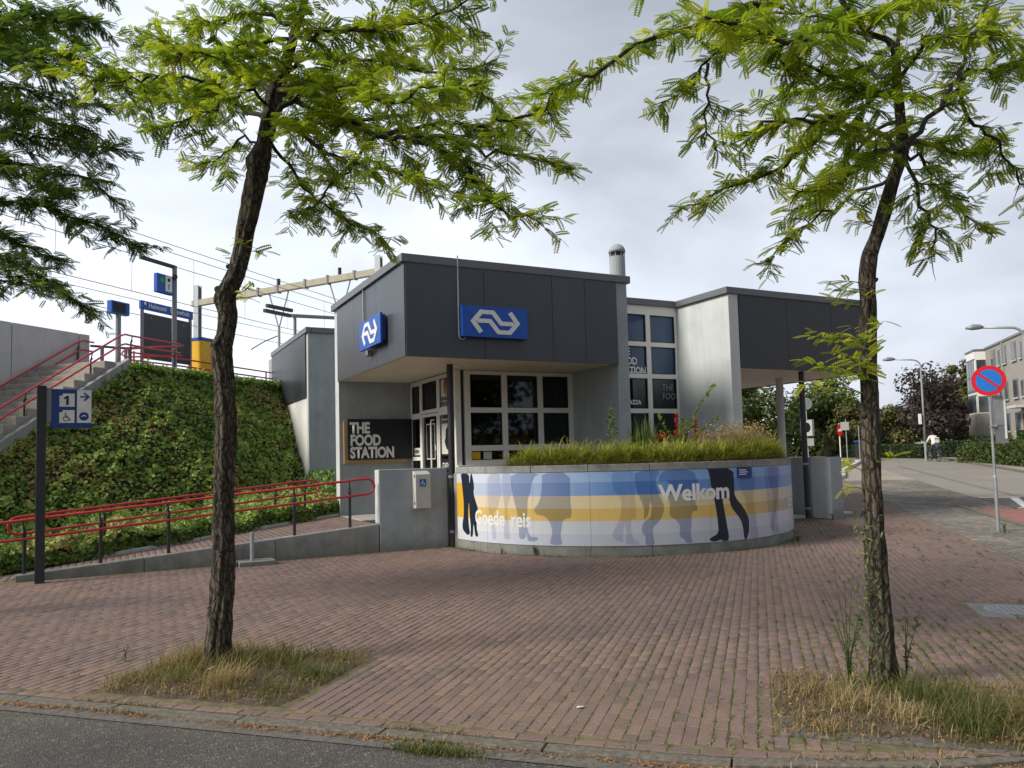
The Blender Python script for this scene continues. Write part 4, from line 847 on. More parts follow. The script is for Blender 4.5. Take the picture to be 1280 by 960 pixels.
nr = np.tile(np.array([[.0, -.55, .9]]), (len(pts), 1))
patch = .5+.5*np.sin(px_*1.1+1.7*np.sin(py_*1.4)+.8)*np.cos(pz*2.3+px_*.5)
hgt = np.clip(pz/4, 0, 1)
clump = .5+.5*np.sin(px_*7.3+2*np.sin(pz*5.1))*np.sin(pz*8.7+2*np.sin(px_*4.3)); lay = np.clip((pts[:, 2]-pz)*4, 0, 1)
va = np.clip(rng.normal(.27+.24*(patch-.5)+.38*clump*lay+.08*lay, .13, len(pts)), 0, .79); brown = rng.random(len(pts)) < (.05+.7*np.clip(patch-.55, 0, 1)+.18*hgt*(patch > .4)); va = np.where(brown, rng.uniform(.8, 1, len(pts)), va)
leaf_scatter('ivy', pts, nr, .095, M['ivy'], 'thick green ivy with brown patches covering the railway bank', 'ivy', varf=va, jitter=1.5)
n_ = 2600; ss_ = rng.uniform(-2.5, 8, n_); hr = np.abs(np.sin(ss_*4.1)*np.sin(ss_*1.7+1))*.10; zz = np.where(ss_ > 0, ZP-.12, ZP+.633*ss_-.2)+rng.random(n_)*hr
pts = np.stack([P0.x+ER.x*ss_-NR.x*.12, P0.y+ER.y*ss_-NR.y*.12, zz], 1)+rng.normal(0, .05, (n_, 3)); kk = ~((pts[:, 0] > 4.35) & (pts[:, 1] > 19.6))
leaf_scatter('ivy', pts[kk], np.tile([[0, -.6, .8]], (kk.sum(), 1)), .09, M['ivy'], 'ragged ivy tufts along the top of the bank', 'ivy', varf=np.clip(rng.normal(.4, .2, kk.sum()), 0, .8), jitter=1.5)
# leafy edge spilling over the ramp kerb and up by the building corner
nE = 5200; ex = rng.uniform(-2.5, 4.3, nE); ez = rng.random(nE)**1.3
pts = np.stack([ex, 14.73+(ex+.16)*.405+.16-rng.random(nE)*.16+.05*np.sin(ex*5), np.array([fz(a, 0) for a in ex])+.04+ez*(.20+.16*np.sin(ex*3.1)*np.sin(ex*7.7))], 1)
leaf_scatter('ivy', pts, np.tile([[.1, -.9, .35]], (nE, 1)), .085, M['ivy'], 'dark ivy hanging over the pale kerb of the ramp', 'ivy', varf=np.clip(rng.normal(.2, .15, nE), 0, .8), jitter=1.5)
nE = 1500; q = rng.random(nE); pts = np.stack([4.30-rng.random(nE)*.5*(1-q), 16.9+rng.random(nE)*2.6, .4+q*1.0], 1)
leaf_scatter('ivy', pts, np.tile([[-.5, -.6, .3]], (nE, 1)), .08, M['ivy'], 'ivy climbing the foot of the grey lift building', 'ivy', varf=np.clip(rng.normal(.2, .15, nE), 0, .8), jitter=1.5)
# platform
mb = MB(); a0, a1, b0, b1 = rl(-.2, 0), rl(40, 0), rl(40, 14), rl(-.2, 14); mb.prism([(p.x, p.y) for p in (a0, a1, b1 if False else b0, b1)], 3.2, ZP-.02)
tag(mb.build('platform', M['pavement']), 'railway platform surface on top of the ivy bank', 'platform', kind='structure')
pe = Grp('platform_edge', 'pale concrete edge of the platform above the ivy', 'kerb', rl(5, 0, ZP)); pe.r['kind'] = 'structure'
for k in range(14):
    p, q = rl(k*1.5, .06), rl(k*1.5+1.49, .06); pe.add(MB().obox(p, q, .14, 3.6, ZP+.02), 'kerb_stone', M['conc'], bevel=.01)
# stairs going up beside the bank
stc = Grp('concrete_staircase', 'flight of worn concrete steps climbing beside the ivy bank', 'stairs', rl(-3, 1, 0))
rise, going = .165, .2607
for k in range(23):
    s1 = -.25-k*going; z = ZP-.02-(k)*rise-.0; p, q = rl(s1-going-.03, 1.1), rl(s1, 1.1); stc.add(MB().obox(p, q, 2.05, z-.4, z-.0), 'step', M['step'], bevel=.012)
def sz_(s): return ZP+.02+.633*s
p, q = rl(-6.4, .0), rl(-.0, .0); stc.add(MB().obox(p, q, .17, (sz_(-6.4)-.55, sz_(0)-.55), (sz_(-6.4)+.06, sz_(0)+.06)), 'stringer', M['conc'], bevel=.012)
rw = Grp('retaining_wall', 'tall pale concrete panel wall beyond the stairs', 'wall', rl(-2, 2.3, 2))
ss = [-8, -5.6, -3.3, -1.075, .69, 1.0]
for k in range(5):
    p, q = rl(ss[k]+.008, 2.32), rl(ss[k+1]-.008, 2.32); rw.add(MB().obox(p, q, .2, 1.0 if k < 3 else 3.3, 4.93), 'wall_panel', M['conc_lt'], bevel=.01)
for s0, s1 in ((-7.9, -3.1),): p, q = rl(-7, 2.17), rl(-1.6, 2.17); rw.add(MB().obox(p, q, .1, 0, (1.2, 3.3)), 'stone_foot', M['step'], bevel=.01)
def stair_rail(lb, off, s0, hgts, post_s, loop_s, grp='red handrails of the stairs', br=0):
    sz_ = lambda s: ZP+.02+.633*(s-br)
    g = Grp('handrail', lb, 'handrail', rl(s0, off, 2), grp)
    for h in hgts:
        pts = [rl(s, off, sz_(s)+h) for s in fr_(s0, br-.08, 8)]+[rl(br+.05, off, ZP+.02+h-.01)]+[rl(s, off, ZP+h-.0) for s in fr_(br+.2, loop_s, 3)]
        g.add(MB().tube(pts, .021, 10), 'rail', M['red'], smooth=True)
    for s in post_s:
        z = sz_(min(s, br)); g.add(MB().tube([rl(s, off+.05, z-.05), rl(s, off+.05, z+hgts[1]+.06), rl(s+.02, off+.02, z+hgts[1]+.1)], .02, 8), 'post', M['black_metal'])
        g.add(MB().tube([rl(s, off+.05, z+hgts[1]+.05), rl(s, off, z+hgts[0])], .012, 6), 'bracket', M['black_metal'])
        g.add(MB().tube([rl(s, off+.05, z+hgts[1]+.02), rl(s, off, z+hgts[1])], .012, 6), 'bracket', M['black_metal'])
    return g
stair_rail('red handrail pair on the ivy side of the stairs', .1, -4.6, (.64, .42), (-3.6, -2.4, -.85, .25), 1.75)
stair_rail('red handrail pair fixed to the concrete wall side of the stairs', 2.12, -4.6, (.74, .51), (-3.0, -1.6, -.5, .6), 1.02, br=.67)
g = Grp('handrail', 'red looped handrail at the head of the stairs', 'handrail', rl(1.7, .3, ZP), 'red handrails of the stairs')
lp = [rl(1.85, .12, 4.60), rl(1.4, .5, 4.56), rl(.95, .9, 4.48), rl(.84, 1.0, 4.42), rl(.82, 1.02, 4.34), rl(.9, .95, 4.28), rl(1.4, .5, 4.33), rl(1.85, .12, 4.37)]
g.add(MB().tube(lp, .021, 8), 'rail', M['red'], smooth=True)
for s, o_ in ((1.7, .22), (.95, .92)): g.add(MB().tube([rl(s, o_, ZP-.05), rl(s, o_, 4.5)], .02, 8), 'post', M['black_metal'])
# far dark rail at the stair head
g = Grp('handrail', 'short dark grey rail behind the head of the stairs', 'handrail', rl(1.4, 2, ZP)); g.add(MB().tube([rl(1.0, 2.2, 4.66), rl(1.9, 2.0, 4.7), rl(2.6, 1.2, 4.78), rl(2.75, .9, 4.8)], .03, 8), 'rail', M['black_metal'])
for s, o_ in ((1.9, 2.0), (1.3, 2.15)): g.add(MB().tube([rl(s, o_, ZP-.1), rl(s, o_, 4.7)], .045, 8), 'post', M['grey_metal'])
# red fence along the platform
g = Grp('platform_railing', 'long red two-bar railing along the edge of the platform', 'railing', rl(6, .6, ZP))
for z in (.46, .27): g.add(MB().tube([rl(1.2, 1.2, ZP+z), rl(3.2, 1.05, ZP+z), rl(18, 1.0, ZP+z-.02)], .022, 8), 'rail', M['red'])
for s in (1.2, 2.5, 4.4, 6.4, 8.4, 10.4, 12.6, 15): g.add(MB().tube([rl(s, 1.02, ZP-.05), rl(s, 1.02, ZP+.47)], .022, 8), 'post', M['red'])
# platform furniture ----------------------------------------------------------
pl2 = Grp('platform_lamp', 'dark square lamp post with a slanting flat arm above the stairs', 'lamp post', rl(1.99, .5, ZP))
def sqtube(p, q, w):
    p, q = Vector(p), Vector(q); d = (q-p).normalized(); u = d.cross(Vector((0, 0, 1))); u = u.normalized() if u.length > .01 else Vector((1, 0, 0)); v = d.cross(u); mb = MB(); h = w/2
    mb.add([p-u*h-v*h, p+u*h-v*h, p+u*h+v*h, p-u*h+v*h, q-u*h-v*h, q+u*h-v*h, q+u*h+v*h, q-u*h+v*h], [(0, 3, 2, 1), (4, 5, 6, 7), (0, 1, 5, 4), (1, 2, 6, 5), (2, 3, 7, 6), (3, 0, 4, 7)]); return mb
pl2.add(sqtube(rl(1.99, .5, ZP-.05), rl(1.99, .5, 6.73), .115), 'pole', M['grey_metal'], bevel=.008)
pl2.add(sqtube(rl(2.04, .5, 6.70), rl(.86, .5, 6.70), .085), 'arm', M['black_metal'], bevel=.008); pl2.add(MB().tube([rl(1.93, .42, 6.42), rl(1.86, .36, 6.42)], .06, 12), 'loudspeaker', M['black_metal'])
def pboard(name, lb, cat, s0, s1, off, z0, z1, t, mat, pn='panel', **k):
    g = Grp(name, lb, cat, rl((s0+s1)/2, off, z0)); p, q = rl(s0, off), rl(s1, off); g.add(MB().obox(p, q, t, z0, z1), pn, mat, bevel=.01); return g
ux_ = tuple(ER)
g = pboard('hanging_sign', 'small blue sign box with white panel fixed to the platform lamp post', 'sign', 1.35, 1.90, .5, 5.94, 6.42, .12, M['blue'])
fH = (rl(0, .439), ux_, Zp); g.add(MB().plate(rect(1.62, 1.84, 6.0, 6.40), fH, .0, .004), 'white_field', M['white']); g.add(MB().plate(circ(1.51, 6.26, .07, 16), fH, 0, .004), 'green_mark', flat('sign_green', (.03, .35, .12)))
g.add(MB().plate(circ(1.73, 6.30, .05, 14), fH, .005, .007), 'icon', M['black']); g.add(MB().plate(strokes([(1.73, 6.2), (1.73, 6.06)], .03), fH, .005, .007), 'icon', M['black'])
g = pboard('station_name_sign', 'long blue name sign reading Helmond Brouwhuis on the platform', 'sign', 2.37, 4.30, 2.0, 5.83, 6.06, .09, M['blue'])
lettering('Helmond', (rl(2.62, 1.952, 5.895), ux_, Zp), .185, M['white'], g, bold=.003, xs=.92); lettering('Brouwhuis', (rl(3.40, 1.952, 5.895), ux_, Zp), .185, M['white'], g, bold=.003, xs=.92)
g.add(MB().plate(circ(2.50, 5.99, .045, 12), (rl(0, 1.954), ux_, Zp), 0, .004), 'mark', M['white'])
g = pboard('notice_board', 'big black notice board on grey posts under the blue name sign', 'board', 2.44, 4.22, 2.0, 4.50, 5.74, .07, M['panel_dk'])
for s in (2.44, 4.22): g.add(sqtube(rl(s, 2.0, ZP-.05), rl(s, 2.0, 5.82), .09), 'post', M['grey_metal'], bevel=.006)
for s, z in ((2.72, 5.62), (3.92, 5.6), (2.72, 4.6)): g.add(MB().plate(circ(s, z, .018, 10), (rl(0, 1.963), ux_, Zp), 0, .005), 'screw', M['galv'])
g = pboard('info_screen_pole', 'grey pole carrying a tilted blue framed departure monitor by the stairs', 'monitor', .90, 1.46, 1.5, 5.42, 5.74, .16, M['blue'], 'monitor')
g.add(MB().plate(rect(.94, 1.34, 5.46, 5.70), (rl(0, 1.418), ux_, Zp), 0, .004), 'screen', M['black']); g.add(MB().obox(rl(1.46, 1.5), rl(1.60, 1.6), .05, 5.58, 5.76), 'side_flag', M['white'])
g.add(MB().tube([rl(1.18, 1.5, ZP-.05), rl(1.18, 1.5, 5.42)], .065, 12), 'pole', M['grey_metal'])
g = pboard('ticket_machine', 'yellow machine cabinet with blue top on the platform behind the left tree', 'machine', 4.42, 5.60, 2.0, ZP-.05, 5.24, .5, M['yellow'], 'cabinet_body')
g.add(MB().obox(rl(4.40, 2.0), rl(5.62, 2.0), .54, 5.243, 5.33), 'top', M['blue'], bevel=.01)
g = Grp('platform_light', 'low dark slanting light on a short post beyond the railing', 'lamp post', rl(8.3, 2, ZP)); g.add(MB().tube([rl(8.6, 2.2, ZP-.05), rl(8.6, 2.2, 4.85)], .04, 8), 'pole', M['grey_metal']); g.add(sqtube(rl(8.6, 2.2, 4.82), rl(10.2, 2.2, 5.02), .06), 'arm', M['black_metal'])
g.add(MB().obox(rl(8.75, 2.2), rl(8.95, 2.2), .1, 4.2, 4.6), 'blue_box', M['blue'])
g = Grp('platform_light', 'dark twin floodlight bar on an arm above the grey lift building', 'lamp post', rl(12, 2.5, 6), None)
g.add(MB().tube([(5.95, 29.0, 3.9), (5.95, 29.0, 7.10)], .06, 10), 'pole', M['grey_metal']); g.add(MB().tube([(5.8, 28.9, 7.08), (9.6, 32.3, 7.75)], .075, 8), 'arm', M['grey_metal'])
for k, dz in enumerate((0, .2)): g.add(sqtube((4.65+.1*k, 27.8+.1*k, 7.0+dz), (5.75+.05*k, 28.8, 7.05+dz), .12), 'floodlight', M['black_metal'])
# catenary --------------------------------------------------------------------
MS = Vector((11.32, 35.58, 0)); MN = Vector((3.84, 43.44, 0))
g = Grp('catenary_gantry', 'cream painted steel beam carried on two grey masts over the tracks', 'gantry', MS)
for p, zt in ((MS, 11.55), (MN, 11.15)): 
    ma_ = g.add(MB().obox(p-ER*.14, p-ER*.10, .3, 3.9, zt), 'mast', M['galv']); g.add(MB().obox(p+ER*.10, p+ER*.14, .3, 3.9, zt), 'flange', M['galv'], parent=ma_); g.add(MB().obox(p-ER*.10, p+ER*.10, .04, 3.9, zt), 'web', M['galv'], parent=ma_)
dM = (MS-MN).normalized(); zb = lambda t: 10.16+(10.75-10.16)*t
A_ = MN-dM*.3; B_ = MS+dM*.3
g.add(MB().obox(A_, B_, .26, (10.02, 10.62), (10.34, 10.94)), 'beam', M['cream_metal'], bevel=.01)
LM = (MS-MN).length
for t in (.36, .47, .62, .74, .88): c_ = MN+dM*LM*t; g.add(MB().obox(c_-dM*.05, c_+dM*.05, .34, zb(t)-.18, zb(t)+.26), 'clamp', M['grey_metal'])
for t in (.47, .80):
    a_, b_, c_ = MN+dM*LM*(t-.055), MN+dM*LM*(t+.055), MN+dM*LM*t
    hz = zb(t)-2.0
    g.add(MB().tube([a_+Vector((0, 0, zb(t)-.1)), c_+Vector((0, 0, hz))], .035, 6), 'hanger', M['galv']); g.add(MB().tube([b_+Vector((0, 0, zb(t)-.1)), c_+Vector((0, 0, hz))], .035, 6), 'hanger', M['galv'])
    g.add(MB().tube([c_+Vector((0, 0, hz+.05)), c_+Vector((0, 0, hz-.95))], .07, 8), 'drop_tube', M['cream_metal']); g.add(MB().tube([c_+Vector((0, 0, hz-.35)), c_-dM*.9+Vector((0, 0, hz-.6)), c_-dM*1.7+Vector((0, 0, hz-.95))], .03, 6), 'steady_arm', M['black_metal'])
    g.add(MB().tube([c_+Vector((0, 0, zb(t)+.2)), c_+Vector((0, 0, zb(t)+.55))], .09, 8), 'insulator', M['black_metal'])
for i, (off, zl, lb) in enumerate(((7.0, 9.85, 'uppermost thin overhead wire'), (7.0, 9.55, 'overhead wire just under the uppermost one'), (7.0, 9.06, 'messenger wire with droppers of the near track'), (7.0, 7.75, 'contact wire of the near track'), (12.5, 9.0, 'contact wire of the far track'), (12.5, 8.35, 'lowest thin wire beyond the far track'))):
    g = Grp('overhead_wire', lb+' above the railway', 'wire', rl(0, off, zl), 'overhead railway wires')
    g.add(MB().tube([rl(s, off, zl+.00035*(s-6)**2-.05) for s in fr_(-40, 90, 26)], .014 if i != 5 else .016, 5, cap=False), 'wire', M['grey_metal'])
    if i in (1, 3):
        zo = 9.06 if i == 3 else 9.06
        for s in range(-14, 26, 3): g.add(MB().tube([rl(s, off, zl+.00035*(s-6)**2-.05), rl(s+.02, off, zo+.00035*(s-6)**2-.05)], .008, 4), 'dropper', M['grey_metal'])
# ================================================================ TREES
TR = {"trunk1":[[0.73,6.59,-0.04,0.152],[0.73,6.57,0.08,0.117],[0.74,6.55,0.35,0.104],[0.76,6.51,0.85,0.098],[0.76,6.47,1.35,0.085],[0.78,6.43,1.83,0.088],[0.77,6.41,2.09,0.085],[0.76,6.4,2.3,0.085],[0.74,6.4,2.49,0.095],[0.74,6.39,2.55,0.095],[0.77,6.37,2.63,0.076],[0.78,6.36,2.78,0.079],[0.76,6.36,2.9,0.095],[0.78,6.34,2.98,0.092],[0.84,6.3,3.12,0.076],[0.88,6.27,3.29,0.076],[0.91,6.24,3.47,0.078],[0.96,6.2,3.74,0.092],[0.99,6.17,3.9,0.088],[1.0,6.16,4.0,0.101],[1.04,6.13,4.14,0.07],[1.08,6.09,4.36,0.07],[1.1,6.07,4.5,0.07],[1.13,6.05,4.6,0.063],[1.17,6.02,4.72,0.057],[1.21,5.99,4.87,0.046],[1.25,5.95,5.04,0.04],[1.31,5.91,5.25,0.032],[1.37,5.84,5.75,0.028],[1.41,5.78,6.25,0.025],[1.38,5.76,6.88,0.013]],"limbs1":[[[1.11,6.06,4.55],[1.3,6.06,4.83],[1.61,6.0,4.91],[1.97,6.04,4.93],[2.26,6.0,4.93],[2.67,5.9,4.96],[2.97,5.85,5.1]],[[1.05,6.12,4.25],[1.29,5.86,4.47],[1.45,5.68,4.35],[1.68,5.36,3.99],[1.88,5.14,3.94],[2.08,4.93,3.88],[2.34,4.81,3.77],[2.56,4.58,3.68],[2.77,4.37,3.55]],[[1.88,5.14,3.94],[2.15,4.9,3.73],[2.2,4.78,3.57],[2.25,4.65,3.4],[2.31,4.52,3.23],[2.5,4.31,3.18]],[[1.68,5.36,3.99],[2.17,5.43,4.17],[2.59,5.32,4.23],[2.96,5.23,4.35],[3.18,5.22,4.47],[3.35,5.24,4.64]],[[1.03,6.13,4.15],[1.24,6.26,4.05],[1.38,6.31,3.86],[1.56,6.34,3.77],[1.79,6.34,3.63],[2.07,6.31,3.52]],[[1.71,5.45,4.02],[1.62,5.73,3.91],[1.51,5.91,3.78],[1.36,6.11,3.63],[1.25,6.28,3.61]],[[1.14,6.04,4.65],[0.84,5.98,4.54],[0.54,6.02,4.49],[0.27,6.05,4.48],[0.03,6.07,4.41],[-0.24,6.09,4.41]],[[1.05,6.11,4.31],[0.8,6.55,4.62],[0.61,6.87,4.77],[0.28,7.26,4.91],[0.09,7.59,4.85]],[[1.01,6.15,4.06],[0.9,6.31,4.22],[0.75,6.5,4.1],[0.57,6.6,4.03]],[[1.07,6.09,4.43],[0.86,5.86,4.38],[0.63,5.77,4.18],[0.49,5.74,4.09],[0.34,5.71,3.98]],[[1.22,5.97,5.06],[1.06,6.26,5.25],[0.92,6.55,5.38],[0.66,6.91,5.39],[0.5,7.1,5.52]],[[1.33,5.87,5.62],[1.75,5.87,5.81],[2.17,5.89,5.67],[2.41,5.89,5.42],[2.45,5.89,5.15]],[[1.17,6.01,4.87],[1.3,5.39,4.71],[1.48,4.97,4.54],[1.65,4.66,4.47],[1.85,4.44,4.46],[2.04,4.23,4.52]],[[1.11,6.06,4.53],[1.56,6.5,4.63],[1.98,6.72,4.73],[2.55,6.76,4.93],[3.17,6.64,5.16],[3.5,6.61,4.88]],[[1.11,6.06,4.53],[1.38,5.26,4.26],[1.56,4.74,3.97],[1.77,4.41,3.95],[2.0,4.18,3.89]],[[1.19,5.99,4.94],[0.82,5.53,4.56],[0.53,5.25,4.29],[0.28,5.16,4.25]],[[1.05,6.11,4.31],[1.17,5.61,4.07],[1.36,5.2,3.73],[1.6,4.87,3.54],[1.85,4.63,3.41]],[[1.3,5.91,5.31],[1.38,5.21,5.05],[1.56,4.67,4.95],[1.82,4.2,4.89],[2.08,3.85,4.79]],[[1.3,5.91,5.31],[0.92,5.44,5.12],[0.57,5.18,4.98],[0.23,5.03,4.79]],[[1.36,5.85,5.75],[1.8,6.24,6.57],[2.43,6.32,7.14],[3.3,6.4,7.67]],[[1.36,5.85,5.75],[1.12,6.59,6.59],[0.66,7.24,7.12],[0.08,8.08,7.53]],[[1.08,6.08,4.5],[1.54,6.71,5.01],[2.03,7.11,5.3],[2.71,7.17,5.81],[3.23,7.11,6.07]],[[1.08,6.08,4.5],[0.97,6.99,5.17],[0.56,7.74,5.6],[0.16,8.27,5.78]],[[1.38,5.78,6.51],[1.42,5.1,6.36],[1.58,4.36,6.03]],[[1.38,5.78,6.51],[1.04,5.72,6.72],[0.59,5.83,6.88]]],"trunk2":[[4.59,3.56,-0.03,0.107],[4.58,3.55,0.12,0.091],[4.56,3.53,0.42,0.081],[4.54,3.52,0.85,0.075],[4.52,3.5,1.17,0.067],[4.51,3.49,1.44,0.067],[4.5,3.47,1.81,0.064],[4.48,3.45,2.19,0.059],[4.48,3.43,2.51,0.056],[4.48,3.41,2.83,0.059],[4.54,3.36,3.04,0.054],[4.59,3.32,3.23,0.051],[4.63,3.29,3.39,0.048],[4.68,3.25,3.57,0.051],[4.67,3.24,3.79,0.035],[4.65,3.24,4.06,0.032],[4.64,3.23,4.22,0.03],[4.59,3.24,4.32,0.027],[4.47,3.3,4.38,0.027],[4.4,3.33,4.49,0.024],[4.3,3.37,4.63,0.021],[4.23,3.38,5.03,0.019],[4.2,3.36,5.52,0.013],[4.25,3.3,6.0,0.008]],"limbs2":[[[4.59,3.24,4.33],[4.48,3.41,4.44],[4.45,3.52,4.6],[4.38,3.78,4.75],[4.19,3.98,4.82],[4.1,4.14,4.85]],[[4.64,3.23,4.23],[4.67,3.2,4.4],[4.7,3.17,4.59],[4.82,3.19,4.92],[4.96,3.2,5.43]],[[4.69,3.24,3.62],[4.9,3.23,3.79],[5.17,3.19,4.07],[5.32,3.21,4.27],[5.52,3.2,4.58],[5.68,3.21,4.82],[5.87,3.2,5.22]],[[5.2,3.17,4.14],[5.36,3.19,4.25],[5.66,3.14,4.31],[5.93,3.11,4.36],[6.3,3.03,4.43]],[[4.64,3.25,3.94],[4.33,3.18,3.89],[4.07,3.21,3.88],[3.85,3.2,3.95],[3.63,3.21,3.88],[3.44,3.18,4.0],[3.28,3.15,4.12]],[[4.68,3.25,3.6],[4.63,3.49,3.82],[4.51,3.66,3.87],[4.39,3.84,3.75],[4.34,3.99,3.67],[4.06,4.25,3.58],[3.9,4.34,3.48],[3.72,4.44,3.38]],[[4.65,3.27,3.44],[4.6,3.42,3.38],[4.49,3.59,3.33],[4.31,3.81,3.15],[4.09,3.94,2.93]],[[4.69,3.25,3.57],[4.9,3.25,3.54],[5.08,3.28,3.4],[5.27,3.3,3.33],[5.53,3.29,3.16]],[[5.29,3.23,4.13],[5.47,3.27,3.95],[5.73,3.25,3.85],[5.95,3.26,3.7],[6.04,3.23,3.52],[6.14,3.19,3.36]],[[4.28,3.82,4.79],[4.01,3.96,4.81],[3.9,3.93,4.53],[3.64,3.96,4.31],[3.58,4.0,4.18],[3.38,4.12,4.01]],[[3.66,3.96,4.3],[3.59,3.9,4.05],[3.58,3.92,3.79],[3.65,3.89,3.63]],[[4.19,3.98,4.84],[4.05,3.94,4.81],[3.42,4.06,4.53],[3.02,4.06,4.27],[2.78,4.08,4.08],[2.54,4.11,4.0],[2.45,4.16,3.82]],[[4.65,3.24,4.0],[4.02,3.02,3.68],[3.56,2.94,3.46],[3.2,2.9,3.38],[2.94,2.93,3.28]],[[4.65,3.24,4.0],[4.32,2.84,4.01],[4.1,2.51,3.88],[4.0,2.24,3.68]],[[4.68,3.25,3.63],[4.15,3.09,3.38],[3.81,3.05,3.19],[3.44,3.03,3.06]],[[4.65,3.24,4.06],[5.0,3.81,4.46],[5.08,4.33,4.58],[5.01,4.7,4.59]],[[4.68,3.25,3.63],[5.4,3.54,3.86],[6.0,3.67,3.94],[6.59,3.69,4.18]],[[4.4,3.33,4.49],[3.8,3.1,4.12],[3.28,2.94,3.86],[2.83,2.84,3.79],[2.61,2.84,3.78]],[[4.68,3.25,3.57],[4.51,3.03,3.2],[4.41,2.88,2.89],[4.3,2.83,2.72]],[[4.67,3.24,3.79],[4.76,3.53,3.81],[4.78,3.75,3.72],[4.65,3.95,3.46],[4.57,4.11,3.41]],[[4.47,3.3,4.39],[4.1,2.83,4.24],[4.02,2.53,4.2],[4.0,2.22,4.05]],[[4.28,3.38,4.71],[3.66,3.26,4.58],[3.17,3.29,4.51],[2.75,3.3,4.3]],[[4.23,3.38,5.03],[5.01,3.6,5.72],[6.07,3.69,6.33]],[[4.23,3.38,5.03],[4.32,3.96,5.8],[4.18,4.66,6.39]],[[4.82,3.19,4.92],[5.6,3.32,5.47],[6.5,3.28,5.85]],[[4.2,3.36,5.52],[3.66,3.07,5.53],[3.07,2.94,5.37]],[[4.2,3.36,5.52],[4.1,2.86,5.46],[4.06,2.43,5.34]]],"trunk3":[[-2.71,10.79,-0.34,0.171],[-2.7,10.75,0.19,0.128],[-2.65,10.63,1.55,0.12],[-2.62,10.49,3.25,0.111],[-2.48,10.32,4.52,0.102],[-2.25,10.13,5.63,0.085],[-2.03,9.94,6.64,0.068],[-1.88,9.8,7.66,0.043],[-1.82,9.68,8.85,0.017]],"limbs3":[[[-2.48,10.32,4.52],[-1.87,9.98,5.02],[-1.13,9.69,5.24],[-0.78,9.62,5.22],[-0.36,9.41,5.14],[0.03,9.33,5.12]],[[-2.55,10.39,4.1],[-1.87,10.01,4.46],[-1.11,9.62,4.46],[-0.77,9.56,4.45],[-0.45,9.4,4.34],[-0.03,9.2,4.14],[0.2,9.09,4.0]],[[-2.48,10.32,4.52],[-1.71,9.47,4.65],[-1.03,8.89,4.67],[-0.6,8.57,4.5],[-0.25,8.28,4.37],[-0.08,8.09,4.18]],[[-2.55,10.39,4.1],[-1.77,9.55,3.96],[-1.11,9.11,3.75],[-0.67,8.79,3.51],[-0.25,8.59,3.18]],[[-2.55,10.4,3.93],[-2.08,10.82,4.26],[-1.38,10.67,4.4],[-0.89,10.54,4.22],[-0.56,10.49,4.05]],[[-2.25,10.13,5.63],[-1.65,9.8,5.86],[-1.05,9.59,6.07],[-0.68,9.5,6.2],[-0.29,9.31,6.01],[0.02,9.16,5.83]],[[-2.18,10.08,5.79],[-1.67,10.38,5.85],[-1.06,10.38,6.07],[-0.57,10.36,6.01],[-0.06,10.32,6.04]],[[-2.1,10.01,6.22],[-1.5,9.25,6.22],[-0.88,8.61,6.03],[-0.52,8.2,5.94],[-0.22,7.94,5.79]],[[-2.25,10.14,5.46],[-1.64,9.39,5.17],[-1.01,8.62,5.13],[-0.58,8.19,4.87],[-0.21,8.01,4.75]],[[-2.03,9.94,6.64],[-1.54,9.89,7.01],[-1.01,9.72,7.15],[-0.54,9.59,7.11],[-0.22,9.43,7.01]],[[-2.03,9.94,6.64],[-1.35,8.75,5.83],[-0.82,8.05,5.44],[-0.55,7.71,5.11]],[[-2.25,10.13,5.71],[-1.81,10.74,6.56],[-1.31,11.12,7.07],[-0.71,11.14,7.22],[-0.44,11.12,7.06]],[[-1.96,9.86,7.32],[-1.43,9.56,7.65],[-0.82,9.24,7.8],[-0.29,8.96,7.78]],[[-2.62,10.45,3.76],[-2.02,10.15,3.66],[-1.48,9.87,3.73],[-1.1,9.68,3.63],[-0.73,9.6,3.56]],[[-2.48,10.3,4.95],[-2.01,10.69,5.45],[-1.42,10.85,5.32],[-0.84,10.79,5.09],[-0.49,10.62,4.98]],[[-1.96,9.86,7.32],[-2.57,10.14,7.77],[-3.25,10.48,7.96]],[[-2.25,10.13,5.63],[-2.86,10.41,6.16],[-3.47,10.71,6.34]],[[-2.48,10.31,4.78],[-3.09,10.6,5.14],[-3.69,10.92,5.07]],[[-2.03,9.94,6.64],[-1.85,8.79,5.73],[-1.52,7.76,5.13]],[[-2.03,9.94,6.64],[-2.02,11.04,7.06],[-1.75,11.86,7.79]]]}
def smooth_path(pts, k=4):
    P_ = [Vector(p) for p in pts]; out = []
    for i in range(len(P_)-1):
        p0, p1, p2, p3 = P_[max(i-1, 0)], P_[i], P_[i+1], P_[min(i+2, len(P_)-1)]
        for j in range(k):
            t = j/k; out.append(.5*((2*p1)+(p2-p0)*t+(2*p0-5*p1+4*p2-p3)*t*t+(3*p1-p0-3*p2+p3)*t**3))
    return out+[P_[-1]]
